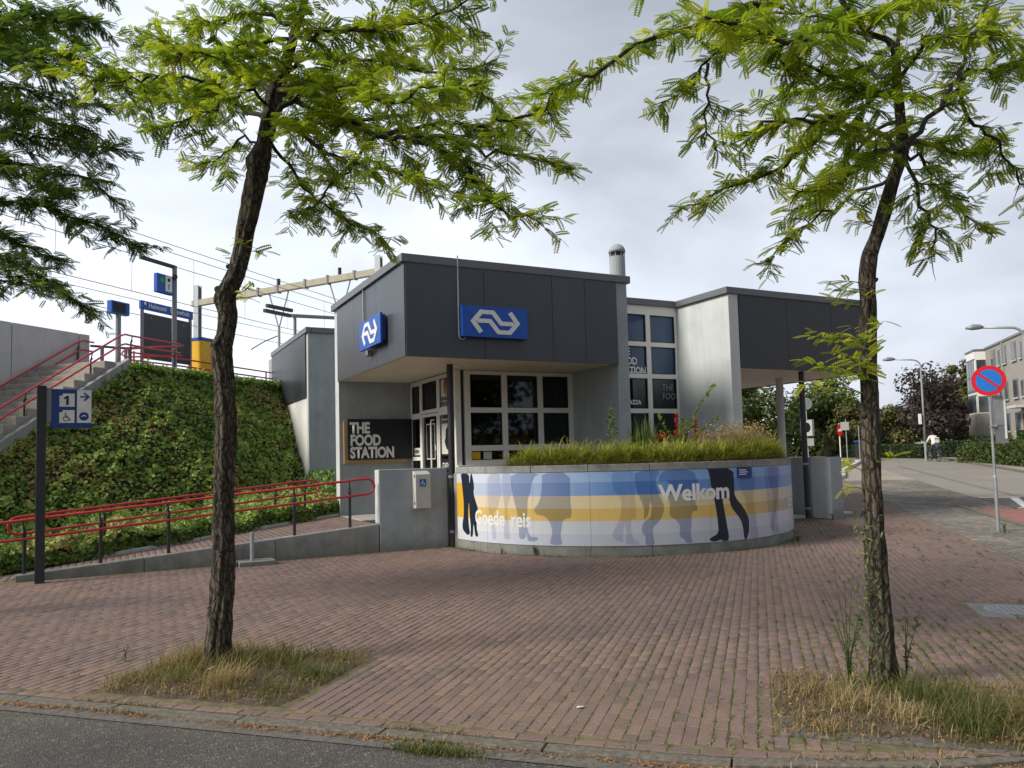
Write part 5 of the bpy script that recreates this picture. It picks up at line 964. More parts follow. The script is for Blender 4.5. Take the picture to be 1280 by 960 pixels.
# a pinnate leaf along +x with leaflets either side, curved a little downwards
def pinnate(nl, ll, lw):
    v, f = [], []
    for i in range(nl):
        x = .12+.86*i/(nl-1); z = -.16*x*x; s_ = ll*(.75+.35*math.sin(PI*(i+1)/(nl+1)))
        for sd in (-1, 1):
            k = len(v); dx = .35; v += [(x, 0, z), (x+dx*s_*.5-lw*.55, sd*s_*.5, z+.012), (x+dx*s_, sd*s_, z-.03), (x+dx*s_*.5+lw*.55, sd*s_*.52, z+.012)]
            f.append((k, k+1, k+2, k+3) if sd < 0 else (k, k+3, k+2, k+1))
    return v, f
PV, PF = pinnate(9, .20, .13)
def locust(name, key, label, leafmat, nleaf, seed, leaf_len=.112, skip=.70, tw=.34):
    g_ = np.random.default_rng(seed); rd = random.Random(seed)
    trunk = [Vector(p[:3]) for p in TR['trunk'+key]]; rad = [p[3] for p in TR['trunk'+key]]
    g = Grp(name, label, 'tree', (trunk[0].x, trunk[0].y, 0), None)
    P_ = smooth_path([(*p, ) for p in trunk], 5); rr = []
    for i in range(len(rad)-1):
        for j in range(5): rr.append(.86*(rad[i]+(rad[i+1]-rad[i])*j/5))
    rr.append(rad[-1])
    # denser rings with furrowed, knobbly bark
    Q, q_r = [], []
    for i in range(len(P_)-1):
        k = max(1, int((P_[i+1]-P_[i]).length/.035))
        for j in range(k): Q.append(P_[i].lerp(P_[i+1], j/k)); q_r.append(rr[i]+(rr[i+1]-rr[i])*j/k)
    Q.append(P_[-1]); q_r.append(rr[-1]); SEG = 40; vs = []; ph = [g_.uniform(0, 6.28) for _ in range(6)]
    for i, p in enumerate(Q):
        h = p.z
        for j in range(SEG):
            a = 2*PI*j/SEG; w_ = a+.25*math.sin(h*3+ph[0])
            d = 1+.085*math.sin(7*w_+ph[1]+1.1*math.sin(h*5))+.055*math.sin(11*w_+ph[2]+2*math.sin(h*8+ph[3]))+.03*math.sin(h*23+3*a+ph[4])+g_.normal(0, .022)+.06*math.sin(h*2.9+a+ph[5])
            if h < .35: d += (.35-h)*.5*(.5+.5*math.sin(5*a+ph[1]))
            vs.append((p.x+math.cos(a)*q_r[i]*d, p.y+math.sin(a)*q_r[i]*d, p.z))
    fs = [(i*SEG+j, i*SEG+(j+1) % SEG, (i+1)*SEG+(j+1) % SEG, (i+1)*SEG+j) for i in range(len(Q)-1) for j in range(SEG)]
    mb = MB(); mb.add(vs, fs); tk = g.add(mb, 'trunk', M['bark'], smooth=True)
    for _ in range(5):     # knots
        i = rd.randrange(len(Q)//8, len(Q)//2); a = rd.uniform(0, 6.28); p = Q[i]+Vector((math.cos(a), math.sin(a), 0))*q_r[i]*.9; d = Vector((math.cos(a), math.sin(a), .5))
        g.add(MB().tube([p, p+d*.018, p+d*.026], [q_r[i]*.36, q_r[i]*.26, q_r[i]*.1], 9, wob=.12), 'knot', M['bark'], parent=tk, smooth=True)
    twigs = MB(); LP, LX, LN, LV, LS = [], [], [], [], []
    def grow(p, d, ln, r, depth):
        n_ = max(3, int(ln/.05)); pts = [p]; dd = d.copy(); q = p.copy()
        for i in range(n_):
            dd = (dd+Vector((rd.gauss(0, .16), rd.gauss(0, .16), rd.gauss(-.015, .11)))).normalized(); q = q+dd*(ln/n_); pts.append(q.copy())
        twigs.tube(pts, [r*(1-.75*i/n_) for i in range(n_+1)], 4 if r < .006 else 5, cap=False); return pts
    def leaves(pts, dens, start=0):
        for i in range(start, len(pts)-1):
            seg = pts[i+1]-pts[i]; k = seg.length/.021*dens
            kk = int(k)+(rd.random() < k-int(k)); d = seg.normalized()
            for _ in range(kk):
                p = pts[i].lerp(pts[i+1], rd.random()); side = d.cross(Vector((0, 0, 1)));
                if side.length < .1: side = Vector((1, 0, 0))
                side.normalize(); side *= rd.choice((-1, 1))
                x = (side*rd.uniform(.5, 1.1)+d*rd.uniform(.1, .9)+Vector((0, 0, rd.uniform(-.55, .35)))).normalized()
                LP.append(p); LX.append(x); LN.append((rd.gauss(0, .38), rd.gauss(0, .38), 1)); LS.append(rd.uniform(.6, 1.15)*leaf_len)
                LV.append(min(1, max(0, (.42 if d.length else 0)+rd.gauss(0, .2)+tone)))
    for li, limb in enumerate(TR['limbs'+key]):
        P2 = smooth_path(limb, 4); L_ = sum((P2[i+1]-P2[i]).length for i in range(len(P2)-1)); r0 = .006+.0062*L_
        for i in range(1, len(P2)-1): P2[i] += Vector((rd.gauss(0, .014), rd.gauss(0, .014), rd.gauss(0, .014)))
        g.add(MB().tube(P2, [r0*(1-.82*i/(len(P2)-1))+.002 for i in range(len(P2))], 7, wob=.08), 'branch', M['twig'], smooth=True)
        s_ = 0; nxt = .18
        for i in range(1, len(P2)):
            seg = P2[i]-P2[i-1]; s_ += seg.length; d = seg.normalized()
            while s_ > nxt:
                f = nxt/L_; nxt += rd.uniform(.05, .095)*skip*.8; tone = rd.gauss(0, .17)+.12*(f-.5)
                if f < .12: continue
                side = d.cross(Vector((0, 0, 1))); side = side.normalized() if side.length > .1 else Vector((1, 0, 0))
                a = rd.uniform(-.9, .9)+(PI if rd.random() < .5 else 0); v = side*math.cos(a)+side.cross(d)*math.sin(a)*.7
                dd = (v+d*rd.uniform(.3, 1.1)+Vector((0, 0, rd.uniform(-.25, .2)))).normalized(); ln = rd.uniform(.08, tw)*(1.15-.5*f)
                bar = rd.random() < .07
                tp = grow(P2[i], dd, ln, .0045, 1)
                if not bar: leaves(tp, 1.0)
                if ln > .26 and rd.random() < .7:
                    j = rd.randrange(1, len(tp)-1); d2 = (dd+Vector((rd.gauss(0, .6), rd.gauss(0, .6), rd.gauss(-.1, .4)))).normalized(); leaves(grow(tp[j], d2, ln*.7, .003, 2), 1.0)
        tone = .1; leaves(P2[-6:], .9)
    # a few leaf sprays straight on the trunk
    for (z0, z1, nn_, ln) in TR['shoots'+key]:
        for _ in range(nn_):
            i = min(range(len(Q)), key=lambda i: abs(Q[i].z-rd.uniform(z0, z1)-0)); a = rd.uniform(0, 6.28); a = a if key != '2' else rd.gauss(2.9, .8); p = Q[i]+Vector((math.cos(a), math.sin(a), 0))*q_r[i]*.9; tone = .15
            leaves(grow(p, Vector((math.cos(a), math.sin(a), .35)).normalized(), rd.uniform(.4, 1)*ln, .004, 1), .75)
    g.add(twigs, 'twigs', M['twig'], kind='stuff')
    n_ = len(LP); idx = g_.permutation(n_)[:nleaf]; P3 = np.array([tuple(p) for p in LP])[idx]; X_ = norm(np.array([tuple(p) for p in LX])[idx]); N_ = norm(np.array(LN)[idx])
    Y_ = norm(np.cross(N_, X_)); Z_ = np.cross(X_, Y_); me = scatter('crown', PV, PF, P3, X_, Y_, Z_, np.array(LS)[idx], np.array(LV)[idx]); me.materials.append(leafmat)
    o = bpy.data.objects.new('crown', me); col.objects.link(o); under(g.r, o); print(name, 'leaves', n_, 'kept', len(idx)); return g
TR['shoots1'] = [(3.2, 3.3, 3, .25), (2.9, 3.0, 2, .3)]; TR['shoots2'] = [(1.95, 2.35, 12, .42), (2.5, 2.75, 5, .3), (1.3, 1.5, 3, .2), (3.0, 3.3, 3, .2)]; TR['shoots3'] = []
locust('locust_tree', '1', 'leaning young locust tree with bent trunk in the left grass pit', M['locust'], 36000, 11, tw=.42)
locust('locust_tree', '2', 'slender locust tree with ivy sprigs at its foot in the right grass pit', M['locust'], 27000, 12, skip=.78, tw=.33)
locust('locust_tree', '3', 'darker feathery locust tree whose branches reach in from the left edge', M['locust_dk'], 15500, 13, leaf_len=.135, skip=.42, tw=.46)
# ================================================================ GRASS, WEEDS, PLANTS
def blades(name, base, h, width, lean, mat, label=None, cat=None, kind='stuff', parent=None, var=None, seed=1, spread=None):
    """curved grass blades: base (n,3), h (n,), 4 segments tapering to a tip"""
    g_ = np.random.default_rng(seed); n_ = len(base); az = g_.uniform(0, 2*PI, n_) if spread is None else spread; ln = lean*g_.uniform(.3, 1.4, n_)
    dx, dy = np.cos(az), np.sin(az); V = []
    for t, w_ in ((0, 1), (.35, .95), (.7, .7), (1, .05)):
        off = ln*h*t*t; zz = h*(t-.35*np.minimum(ln, 1.3)*t*t); c = base+np.stack([dx*off, dy*off, zz], 1); s_ = np.stack([-dy, dx, np.zeros(n_)], 1)*(width*w_/2)
        if np.ndim(width): s_ = np.stack([-dy, dx, np.zeros(n_)], 1)*(width*w_/2)[:, None]
        V += [c-s_, c+s_]
    V = np.stack(V, 1).reshape(-1, 3); f = np.array([(0, 1, 3, 2), (2, 3, 5, 4), (4, 5, 7, 6)]); F_ = (f[None]+(np.arange(n_)*8)[:, None, None]).reshape(-1, 4)
    me = np_mesh(name, V, F_, np.repeat(var if var is not None else g_.random(n_), 3)); me.materials.append(mat)
    o = bpy.data.objects.new(name, me); col.objects.link(o)
    if label: tag(o, label, cat)
    if kind: o['kind'] = kind
    if parent is not None: under(parent, o)
    return o
def absn(a, b, z=0): return np.stack([(a+b)*.70710678, (a-b)*.70710678, np.broadcast_to(z, np.shape(a))], 1)
# pits: soil bed with brick or concrete edging
for nm, (a0, a1, b0, b1), lb in (('left', PIT1, 'earth pit under the left tree'), ('right', PIT2, 'earth pit with concrete lip under the right tree')):
    mb = MB(); n1x, n1y = 14, 14; vs = []
    for i in range(n1x+1):
        for j in range(n1y+1):
            a, b = a0+(a1-a0)*i/n1x, b0+(b1-b0)*j/n1y; e_ = min(i, j, n1x-i, n1y-j); p = ab(a, b); vs.append((p.x, p.y, -.012+min(e_, 3)*.012+random.uniform(0, .015)*(e_ > 0)))
    mb.add(vs, [(i*(n1y+1)+j, i*(n1y+1)+j+1, (i+1)*(n1y+1)+j+1, (i+1)*(n1y+1)+j)[::-1] for i in range(n1x) for j in range(n1y)])
    o = tag(mb.build('tree_pit', M['soil'], smooth=True), lb, 'tree pit'); o['kind'] = 'structure'
mb = MB(); q = [ab(4.66, .05), ab(4.66, 1.5), ab(4.98, 1.5), ab(4.98, .05)]; mb.prism([(v.x, v.y) for v in q][::-1], -.05, .012); tag(mb.build('concrete_slab', M['gutter'], bevel=.01), 'cracked grey concrete slab in the front of the right tree pit', 'slab', kind='structure')
def pit_grass(pit, n_, seed, cl, lb, green, lean=.95):
    g_ = np.random.default_rng(seed); a0, a1, b0, b1 = pit; A, B, Hh, V_ = [], [], [], []
    for (ca, cb_, r_, hh, nn_, tone) in cl:
        A.append(g_.normal(ca, r_, nn_)); B.append(g_.normal(cb_, r_*1.1, nn_)); Hh.append(g_.uniform(.3, 1.1, nn_)*hh*.66); V_.append(np.clip(g_.normal(tone, .16, nn_), 0, 1))
    A.append(g_.uniform(a0+.03, a1-.03, n_)); B.append(g_.uniform(b0+.03, b1-.03, n_)); Hh.append(g_.uniform(.03, .11, n_)); V_.append(np.clip(g_.normal(green, .25, n_), 0, 1))
    A, B, Hh, V_ = map(np.concatenate, (A, B, Hh, V_)); k = (A > a0-.05) & (A < a1+.12) & (B > b0-.12) & (B < b1+.15)
    blades('dry_grass', absn(A[k], B[k], .01), Hh[k], .0045, lean, M['drygrass'], lb, 'grass', var=V_[k], seed=seed)
pit_grass(PIT1, 2000, 21, [(5.25, -4.35, .12, .36, 500, .6), (5.05, -4.05, .13, .36, 500, .5), (4.72, -3.72, .07, .34, 380, .85), (5.3, -3.7, .14, .34, 500, .35), (5.05, -4.45, .10, .28, 300, .6), (5.1, -3.25, .10, .22, 300, .2), (5.62, -3.35, .12, .16, 350, .6), (4.75, -4.15, .1, .24, 350, .5), (4.65, -4.5, .08, .2, 250, .55), (5.45, -4.1, .12, .3, 350, .7), (4.7, -3.35, .09, .16, 220, .25)], 'long dry yellow grass round the foot of the left tree', .45)
pit_grass(PIT2, 2000, 22, [(5.15, .50, .10, .30, 330, .8), (5.40, .30, .10, .24, 240, .65), (5.0, .75, .06, .26, 240, .9), (5.35, 1.0, .12, .36, 520, .15), (5.1, 1.2, .13, .34, 560, .4), (4.9, 1.05, .10, .30, 420, .2), (5.2, 1.55, .13, .32, 500, .55), (5.55, .8, .12, .24, 300, .3), (4.78, .3, .08, .12, 200, .7), (4.75, 1.4, .1, .2, 300, .6), (5.0, 1.7, .12, .26, 350, .7)], 'long mixed green and straw grass round the foot of the right tree', .55)
for nm, (a0, a1, b0, b1) in (('left', PIT1), ('right', PIT2)):
    g_ = np.random.default_rng(77); n_ = 1500; A = g_.uniform(a0, a1, n_); B = g_.uniform(b0, b1, n_)
    leaf_scatter('leaf_litter', absn(A, B, g_.uniform(.015, .05, n_)), np.tile([[0, 0, 1.]], (n_, 1)), .022, M['dead_leaf'], 'dead brown leaves lying in the '+nm+' tree pit', 'leaf litter', jitter=.8, tv=[(-.5, 0, 0), (0, -.25, .04), (.6, 0, 0), (0, .25, .04)], tf=[(0, 1, 2, 3)])
# leafy sprigs and pale straw at the foot of the right tree
tb = Vector(TR['trunk2'][0][:3])
g_ = np.random.default_rng(31); nS = 190; zz = g_.random(nS)**1.25*1.15; aa_ = g_.normal(2.7, .75, nS); rr_ = .11+g_.random(nS)*.07*(1.2-zz)
tr2 = [Vector(p[:3]) for p in TR['trunk2']]
tx = np.interp(zz, [p.z for p in tr2[:6]], [p.x for p in tr2[:6]]); ty = np.interp(zz, [p.z for p in tr2[:6]], [p.y for p in tr2[:6]])
pts = np.stack([tx+np.cos(aa_)*rr_, ty+np.sin(aa_)*rr_, .03+zz], 1)
leaf_scatter('climbing_weed', pts, np.stack([np.cos(aa_), np.sin(aa_), np.full(nS, .5)], 1), .042, M['weed'], 'green leafy weeds climbing the foot of the right tree', 'weeds', tv=[(-.5, 0, 0), (0, -.14, .04), (.6, 0, -.05), (0, .14, .04)], tf=[(0, 1, 2, 3)])
def weed(loc, h, n_, seed, lb, mat='weed', grp=None, name='weed', sz=.03):
    rd = random.Random(seed); g = Grp(name, lb, 'weed', loc, grp); mb = MB(); LP_, nn_ = [], []
    for _ in range(n_):
        a = rd.uniform(0, 6.28); l_ = rd.uniform(.05, .28); pts = [Vector(loc)+Vector((math.cos(a)*l_*t*t*h*1.2, math.sin(a)*l_*t*t*h*1.2, h*t*rd.uniform(.8, 1))) for t in (0, .3, .6, 1)]; mb.tube(pts, [.003, .003, .002, .001], 4, cap=False)
        for k in range(int(h*60)+3): t = rd.random(); i = min(2, int(t*3)); LP_.append(tuple(pts[i].lerp(pts[i+1], t*3-i)+Vector((rd.gauss(0, .012), rd.gauss(0, .012), 0)))); nn_.append((rd.gauss(0, .6), rd.gauss(0, .6), .8))
    g.add(mb, 'stem', M[mat]); leaf_scatter('leaves', np.array(LP_), np.array(nn_), sz, M[mat], parent=g.r, kind=None, tv=[(-.5, 0, 0), (0, -.16, .04), (.6, 0, -.05), (0, .16, .04)], tf=[(0, 1, 2, 3)]); return g
p_ = TR['trunk2'][0]
weed((p_[0]+.22, p_[1]-.02, 0), .52, 4, 5, 'single upright green weed stalk beside the right tree trunk'); weed((p_[0]-.20, p_[1]+.10, 0), .85, 7, 6, 'tall wispy weed with reddish tips on the left of the right tree trunk', sz=.022)
weed((.08, 7.25, 0), .16, 3, 7, 'small green weed in the paving left of the left tree pit'); weed((6.05, 11.0, 0), .16, 9, 8, 'bright green leafy weed at the foot of the mural'); weed((5.72, 11.55, 0), .10, 6, 9, 'small green tuft at the left foot of the mural')
weed((10.6, 9.75, 0), .10, 9, 10, 'low green weed near the right end of the planter'); weed((14.25, 12.1, 0), .18, 8, 12, 'small green weed at the corner of the low end wall'); weed((14.25, 8.35, 0), .2, 9, 14, 'green weed tuft at the foot of the no parking sign')
# moss and grass in the long joints of the paving, thicker towards the right
g_ = np.random.default_rng(41); cb = CELLS[:, 2]-.004; ca = (CELLS[:, 0]+CELLS[:, 1])/2
pr = np.clip((cb+2.2)/3.2, 0, 1)*np.clip((8.6-ca)/3.0, 0.03, 1)+.05; fld = np.sin(cb*5+np.sin(ca*1.7)*2)*.5+.5
k = g_.random(len(cb)) < pr*(.40+1.0*fld); ia = np.where(k)[0]; ia = np.repeat(ia, 16); n_ = len(ia)
A = CELLS[ia, 0]+g_.random(n_)*.2; B = CELLS[ia, 2]-.005+g_.normal(0, .004, n_); dens = np.clip((B+1.5)/3, .1, 1)
blades('joint_weeds', absn(A, B, -.014), g_.uniform(.018, .05, n_)*(.6+dens*.7), .0065, .8, M['weed'], 'moss and tiny weeds growing in the paving joints', 'weeds', var=np.clip(g_.normal(.65, .25, n_), 0, 1), seed=42)
# yellowed grass in the joints and edges around the right pit
n_ = 9000; A = g_.uniform(4.45, 7.0, n_); B = np.round((g_.uniform(-.35, 3.3, n_)-3.28)/.0817)*.0817+3.28-.004+g_.normal(0, .006, n_); ker = np.array([kerb_a(b) for b in B])
f_ = np.sin(A*3+B*2)*.5+.5+np.sin(A*8.1-B*3)*.25; kk = (A > ker+.02) & (g_.random(n_) < f_*.9*np.clip((B+.5)/1.6, .12, 1)*np.clip((7.2-A)/2, .1, 1)) & ~((A > PIT2[0]) & (A < PIT2[1]) & (B > PIT2[2]) & (B < PIT2[3]))
blades('joint_grass', absn(A[kk], B[kk], -.012), g_.uniform(.02, .075, kk.sum()), .005, .9, M['drygrass'], 'yellowed grass tufts in the paving joints round the right tree', 'grass', var=np.clip(g_.normal(.5, .22, kk.sum()), 0, 1), seed=43)
n_ = 5200; B = g_.uniform(-9, 3.3, n_); f_ = np.clip(np.sin(B*4.1)*np.sin(B*1.3+1)+.15+(B > .2)*.6, 0, 1); kk = g_.random(n_) < f_; B = B[kk]; A = np.array([kerb_a(b) for b in B])+g_.choice([-.115, .006], len(B))+g_.normal(0, .01, len(B))
blades('kerb_grass', absn(A, B, np.where(A < np.array([kerb_a(b) for b in B])-.05, -.025, -.01)), g_.uniform(.015, .06, len(B)), .005, .9, M['drygrass'], 'sparse dry grass along both sides of the kerb', 'grass', var=np.clip(g_.normal(.55, .25, len(B)), 0, 1), seed=44)
# grass patches in the gutter and moss against walls
def patch_grass(ca, cb_, ra, rb, n_, h, tone, lb, seed, z=-.028):
    g_ = np.random.default_rng(seed); A = g_.normal(ca, ra, n_); B = g_.normal(cb_, rb, n_); blades('grass_patch', absn(A, B, z), g_.uniform(.3, 1, n_)*h, .005, .8, M['drygrass'], lb, 'grass', var=np.clip(g_.normal(tone, .22, n_), 0, 1), seed=seed)
patch_grass(4.03, -1.78, .03, .13, 900, .06, .2, 'small green grass patch in the gutter below the plaza', 51)
patch_grass(7.3, 2.9, .12, .18, 500, .07, .6, 'yellow grass patch at the right edge of the plaza', 52, -.01); patch_grass(6.6, 2.6, .1, .2, 500, .07, .55, 'second yellow grass patch nearer the right tree', 53, -.01)
n_ = 2600; u_ = g_.uniform(0, 9.5, n_); pr_ = np.clip(np.sin(u_*3.7)*.5+.2, 0, 1); u_ = u_[g_.random(n_) < pr_+.1]; th = PI+u_/PR; rr_ = PR+.02+np.abs(g_.normal(0, .05, len(u_)))
blades('wall_foot_weeds', np.stack([PX+rr_*np.cos(th), PY+rr_*np.sin(th), np.full(len(u_), -.01)], 1), g_.uniform(.02, .07, len(u_)), .007, .9, M['weed'], 'low weeds along the foot of the round planter', 'weeds', seed=45)
# scattered dry leaves and seed litter in the kerb angle
n_ = 6500; B = g_.uniform(-11, 3.2, n_); A = np.array([kerb_a(b) for b in B])-.115-np.abs(g_.normal(0, .03, n_)); kk = g_.random(n_) < (.5+.45*np.sin(B*2.3)*np.sin(B*5.1+1)); A, B = A[kk], B[kk]
leaf_scatter('leaf_litter', absn(A, B, -.018)+np.stack([np.zeros(len(A))]*2+[g_.uniform(0, .012, len(A))], 1), np.tile([[0, 0, 1.]], (len(A), 1)), .018, M['dead_leaf'], 'orange brown leaf litter lying along the kerb', 'leaf litter', jitter=.6, tv=[(-.5, 0, 0), (0, -.25, .04), (.6, 0, 0), (0, .25, .04)], tf=[(0, 1, 2, 3)])
n_ = 3200; A = g_.uniform(1.8, 12, n_); B = g_.uniform(-9, 3.3, n_); zz = np.where(A < 4.2, -.024, .004)
leaf_scatter('leaf_litter', absn(A, B, zz), np.tile([[0, 0, 1.]], (n_, 1)), .013, M['dead_leaf'], 'tiny yellow leaves scattered over paving and asphalt', 'leaf litter', jitter=.3, tv=[(-.5, 0, 0), (0, -.3, .04), (.5, 0, 0), (0, .3, .04)], tf=[(0, 1, 2, 3)])
for k, (x, y) in enumerate(((1.42, 6.45), (.62, 6.30), (2.6, 4.25))):
    mb = MB(); mb.add([(x, y, .06 if k < 2 else .006), (x+.05, y-.02, .09 if k < 2 else .012), (x+.06, y+.01, .05 if k < 2 else .006), (x+.02, y+.02, .075 if k < 2 else .010)], [(0, 1, 3), (1, 2, 3)])
    tag(mb.build('paper_scrap', M['poster']), ('white paper scrap caught in the grass right of the left tree', 'white scrap of litter caught in the grass by the left tree trunk', 'pale paper scrap on the bricks near the kerb')[k], 'litter')
# planter planting ------------------------------------------------------------
g_ = np.random.default_rng(61); n_ = 22000; u_ = g_.uniform(1.35, 8.3, n_); dr_ = g_.random(n_)*.62
cl_u = u_+.05*np.sin(u_*17); th = PI+cl_u/PR; rr_ = PR-.16-dr_; tuft = np.sin(u_*23+3*np.sin(dr_*14))*np.sin(dr_*21+u_*9); hh = g_.uniform(.34, .60, n_)*(1+.14*np.sin(u_*6)+.22*tuft)*np.clip((u_-1.2)/.2, .55, 1)
var = np.clip(g_.normal(.42, .22, n_)+.25*tuft-.3*(g_.random(n_) < .2), 0, 1)
zb_ = 1.30+g_.random(n_)**1.2*.27*np.clip((u_-1.2)/.3, .2, 1)*(1+.45*tuft)*np.clip(1.15-((dr_-.28)/.45)**2, .3, 1)
blades('sedge_border', np.stack([PX+rr_*np.cos(th), PY+rr_*np.sin(th), zb_], 1), hh*.52, .0125, 1.25, M['sedge'], 'thick yellow green sedge grass spilling over the planter rim', 'grass', var=np.clip(var+(zb_-1.45)*.5, 0, 1), seed=62)
n_ = 6000; u_ = g_.uniform(1.4, 8.2, n_); th = PI+u_/PR; rr_ = PR-.17-g_.random(n_)*.14
blades('dead_sedge', np.stack([PX+rr_*np.cos(th), PY+rr_*np.sin(th), 1.30+g_.random(n_)*.1], 1), g_.uniform(.12, .24, n_), .009, 1.3, M['drygrass'], 'brown dead blades under the sedge border', 'grass', var=g_.uniform(.5, 1, n_), seed=63, spread=th+g_.normal(0, .5, n_))
def plant(x, y, name, lb, h, mat='weed', n_=60, wd=.02, lean=.25, r_=.06, seed=1):
    g = thing(name, lb, 'plant', (x, y, 1.3)); gg = np.random.default_rng(seed); a = gg.uniform(0, 6.28, n_); q = gg.random(n_)*r_
    blades('foliage', np.stack([x+q*np.cos(a), y+q*np.sin(a), np.full(n_, 1.3)], 1), gg.uniform(.6, 1, n_)*h, wd, lean, M[mat], parent=g, kind=None, seed=seed, spread=a); return g
for k, (x, y, h) in enumerate(((8.10, 10.75, 1.08), (8.40, 10.8, .98), (7.90, 10.7, .86))):
    plant(x, y, 'gladiolus', ('tall gladiolus leaves standing by the window lettering', 'gladiolus clump to the right in the planter', 'lower gladiolus clump behind the sedge by the pillar')[k], h, 'weed', 46, .024, .22, .1, 70+k)
def stem_flower(x, y, h, dx, dy, lb, seed):
    rd = random.Random(seed); g = Grp('gladiolus_flower', lb, 'flower', (x, y, 1.3)); pts = [Vector((x+dx*t*t, y+dy*t*t, 1.3+h*t)) for t in fr_(0, 1, 6)]; g.add(MB().tube(pts, .006, 5), 'stem', M['weed']); LP_ = []; nn_ = []
    for k in range(46): t = rd.uniform(.60, 1) ; i = min(5, int(t*6)); LP_.append(tuple(pts[i].lerp(pts[i+1], t*6-i)+Vector((rd.gauss(0, .022), rd.gauss(0, .022), rd.gauss(0, .012))))); nn_.append((rd.gauss(0, 1), rd.gauss(0, 1), rd.gauss(0, 1)))
    leaf_scatter('petals', np.array(LP_), np.array(nn_), .045, M['flower_red'], parent=g.r)
stem_flower(8.80, 10.7, 1.0, .02, .02, 'red gladiolus flower spike in front of the left window edge', 1); stem_flower(9.22, 10.7, .88, .0, 0, 'red gladiolus flower spike against the pale grey wall', 2)
def cushion(x, y, z, r_, n_, mat, lb, name='flower_cushion', seed=1, sz=.035):
    gg = np.random.default_rng(seed); P_ = gg.normal(0, 1, (n_, 3))*np.array([r_, r_*.7, r_*.35])+np.array([x, y, z]); o = leaf_scatter(name, P_, gg.normal(0, 1, (n_, 3))+[0, 0, 1.5], sz, M[mat], lb, 'flowers'); return o
cushion(8.42, 10.6, 1.88, .10, 60, 'flower_red', 'dark red flower cluster just above the sedge', seed=3); cushion(9.2, 10.55, 1.88, .13, 90, 'flower_orange', 'orange red flower cluster at the middle of the planter', seed=4, sz=.03)
# arching shrub
g = Grp('arching_shrub', 'shrub with long arching leafy branches reaching up in front of the pale wall', 'shrub', (8.95, 10.7, 1.3)); LP_, nn_ = [], []; rd = random.Random(9)
for (dx, dy, h) in ((.80, -.1, 1.56), (.35, 0, .85), (-.35, .1, .98), (.85, -.1, .96), (-.05, -.1, .8), (.25, .1, .85), (.3, -.25, .7), (-.5, -.1, .7), (.1, 0, .9), (-.2, -.2, .75)):
    pts = [Vector((8.85+dx*t**1.6, 10.72+dy*t, 1.3+h*(t**.85))) for t in fr_(0, 1, 9)]; g.add(MB().tube(pts, [.009*(1-.8*i/9) for i in range(10)], 5), 'branch', M['twig'])
    for k in range(int(70*h)+14): t = rd.random()**.8; i = min(8, int(t*9)); LP_.append(tuple(pts[i].lerp(pts[i+1], t*9-i)+Vector((rd.gauss(0, .02), rd.gauss(0, .02), rd.gauss(0, .02))))); nn_.append((rd.gauss(0, .8), rd.gauss(0, .8), 1))
leaf_scatter('foliage', np.array(LP_), np.array(nn_), .055, M['locust'], parent=g.r, kind=None, varf=rng.uniform(0, .6, len(LP_)))
cushion(9.0, 10.72, 1.72, .26, 480, 'weed', 'leafy green shrub mass behind the sedge border', name='low_shrub', seed=7, sz=.045)
g_ = np.random.default_rng(64); n_ = 3000; u_ = g_.normal(6.5, .75, n_); th = PI+u_/PR; rr_ = PR-.3-g_.random(n_)*.7
blades('ornamental_grass', np.stack([PX+rr_*np.cos(th), PY+rr_*np.sin(th), np.full(n_, 1.30)], 1), g_.uniform(.45, .80, n_), .007, .45, M['drygrass'], 'feathery beige ornamental grass at the right end of the planter', 'grass', var=np.clip(g_.normal(.5, .25, n_), 0, 1), seed=65)
n_ = 1500; u_ = g_.normal(6.7, .7, n_); th = PI+u_/PR; rr_ = PR-.3-g_.random(n_)*.6
leaf_scatter('seed_heads', np.stack([PX+rr_*np.cos(th), PY+rr_*np.sin(th), 1.95+g_.normal(0, .09, n_)], 1), g_.normal(0, 1, (n_, 3)), .03, M['drygrass'], 'pale seed heads of the ornamental grass', 'seed heads', varf=g_.uniform(.6, 1, n_))
g_ = np.random.default_rng(66); n_ = 420; zz = g_.random(n_); cushion_p = np.stack([7.75+g_.normal(0, .09, n_)*(1-zz*.7), 11.2+g_.normal(0, .09, n_)*(1-zz*.7), 1.32+zz*1.1], 1)
leaf_scatter('slender_shrub', cushion_p, g_.normal(0, 1, (n_, 3)), .04, M['locust_dk'], 'thin upright shrub against the dark recess wall', 'shrub', kind=None)
n_ = 5000; A = g_.uniform(6.2, 12.0, n_); B = g_.uniform(10.4, 13.6, n_); kk = ((A-PX)**2+(B-PY)**2 < 3.1**2) & ~((A < 6.9) & (B > 11.5))
blades('ground_cover', np.stack([A[kk], B[kk], np.full(kk.sum(), 1.3)], 1), g_.uniform(.06, .22, kk.sum()), .012, .7, M['weed'], 'low green ground cover filling the planter', 'ground cover', seed=67)
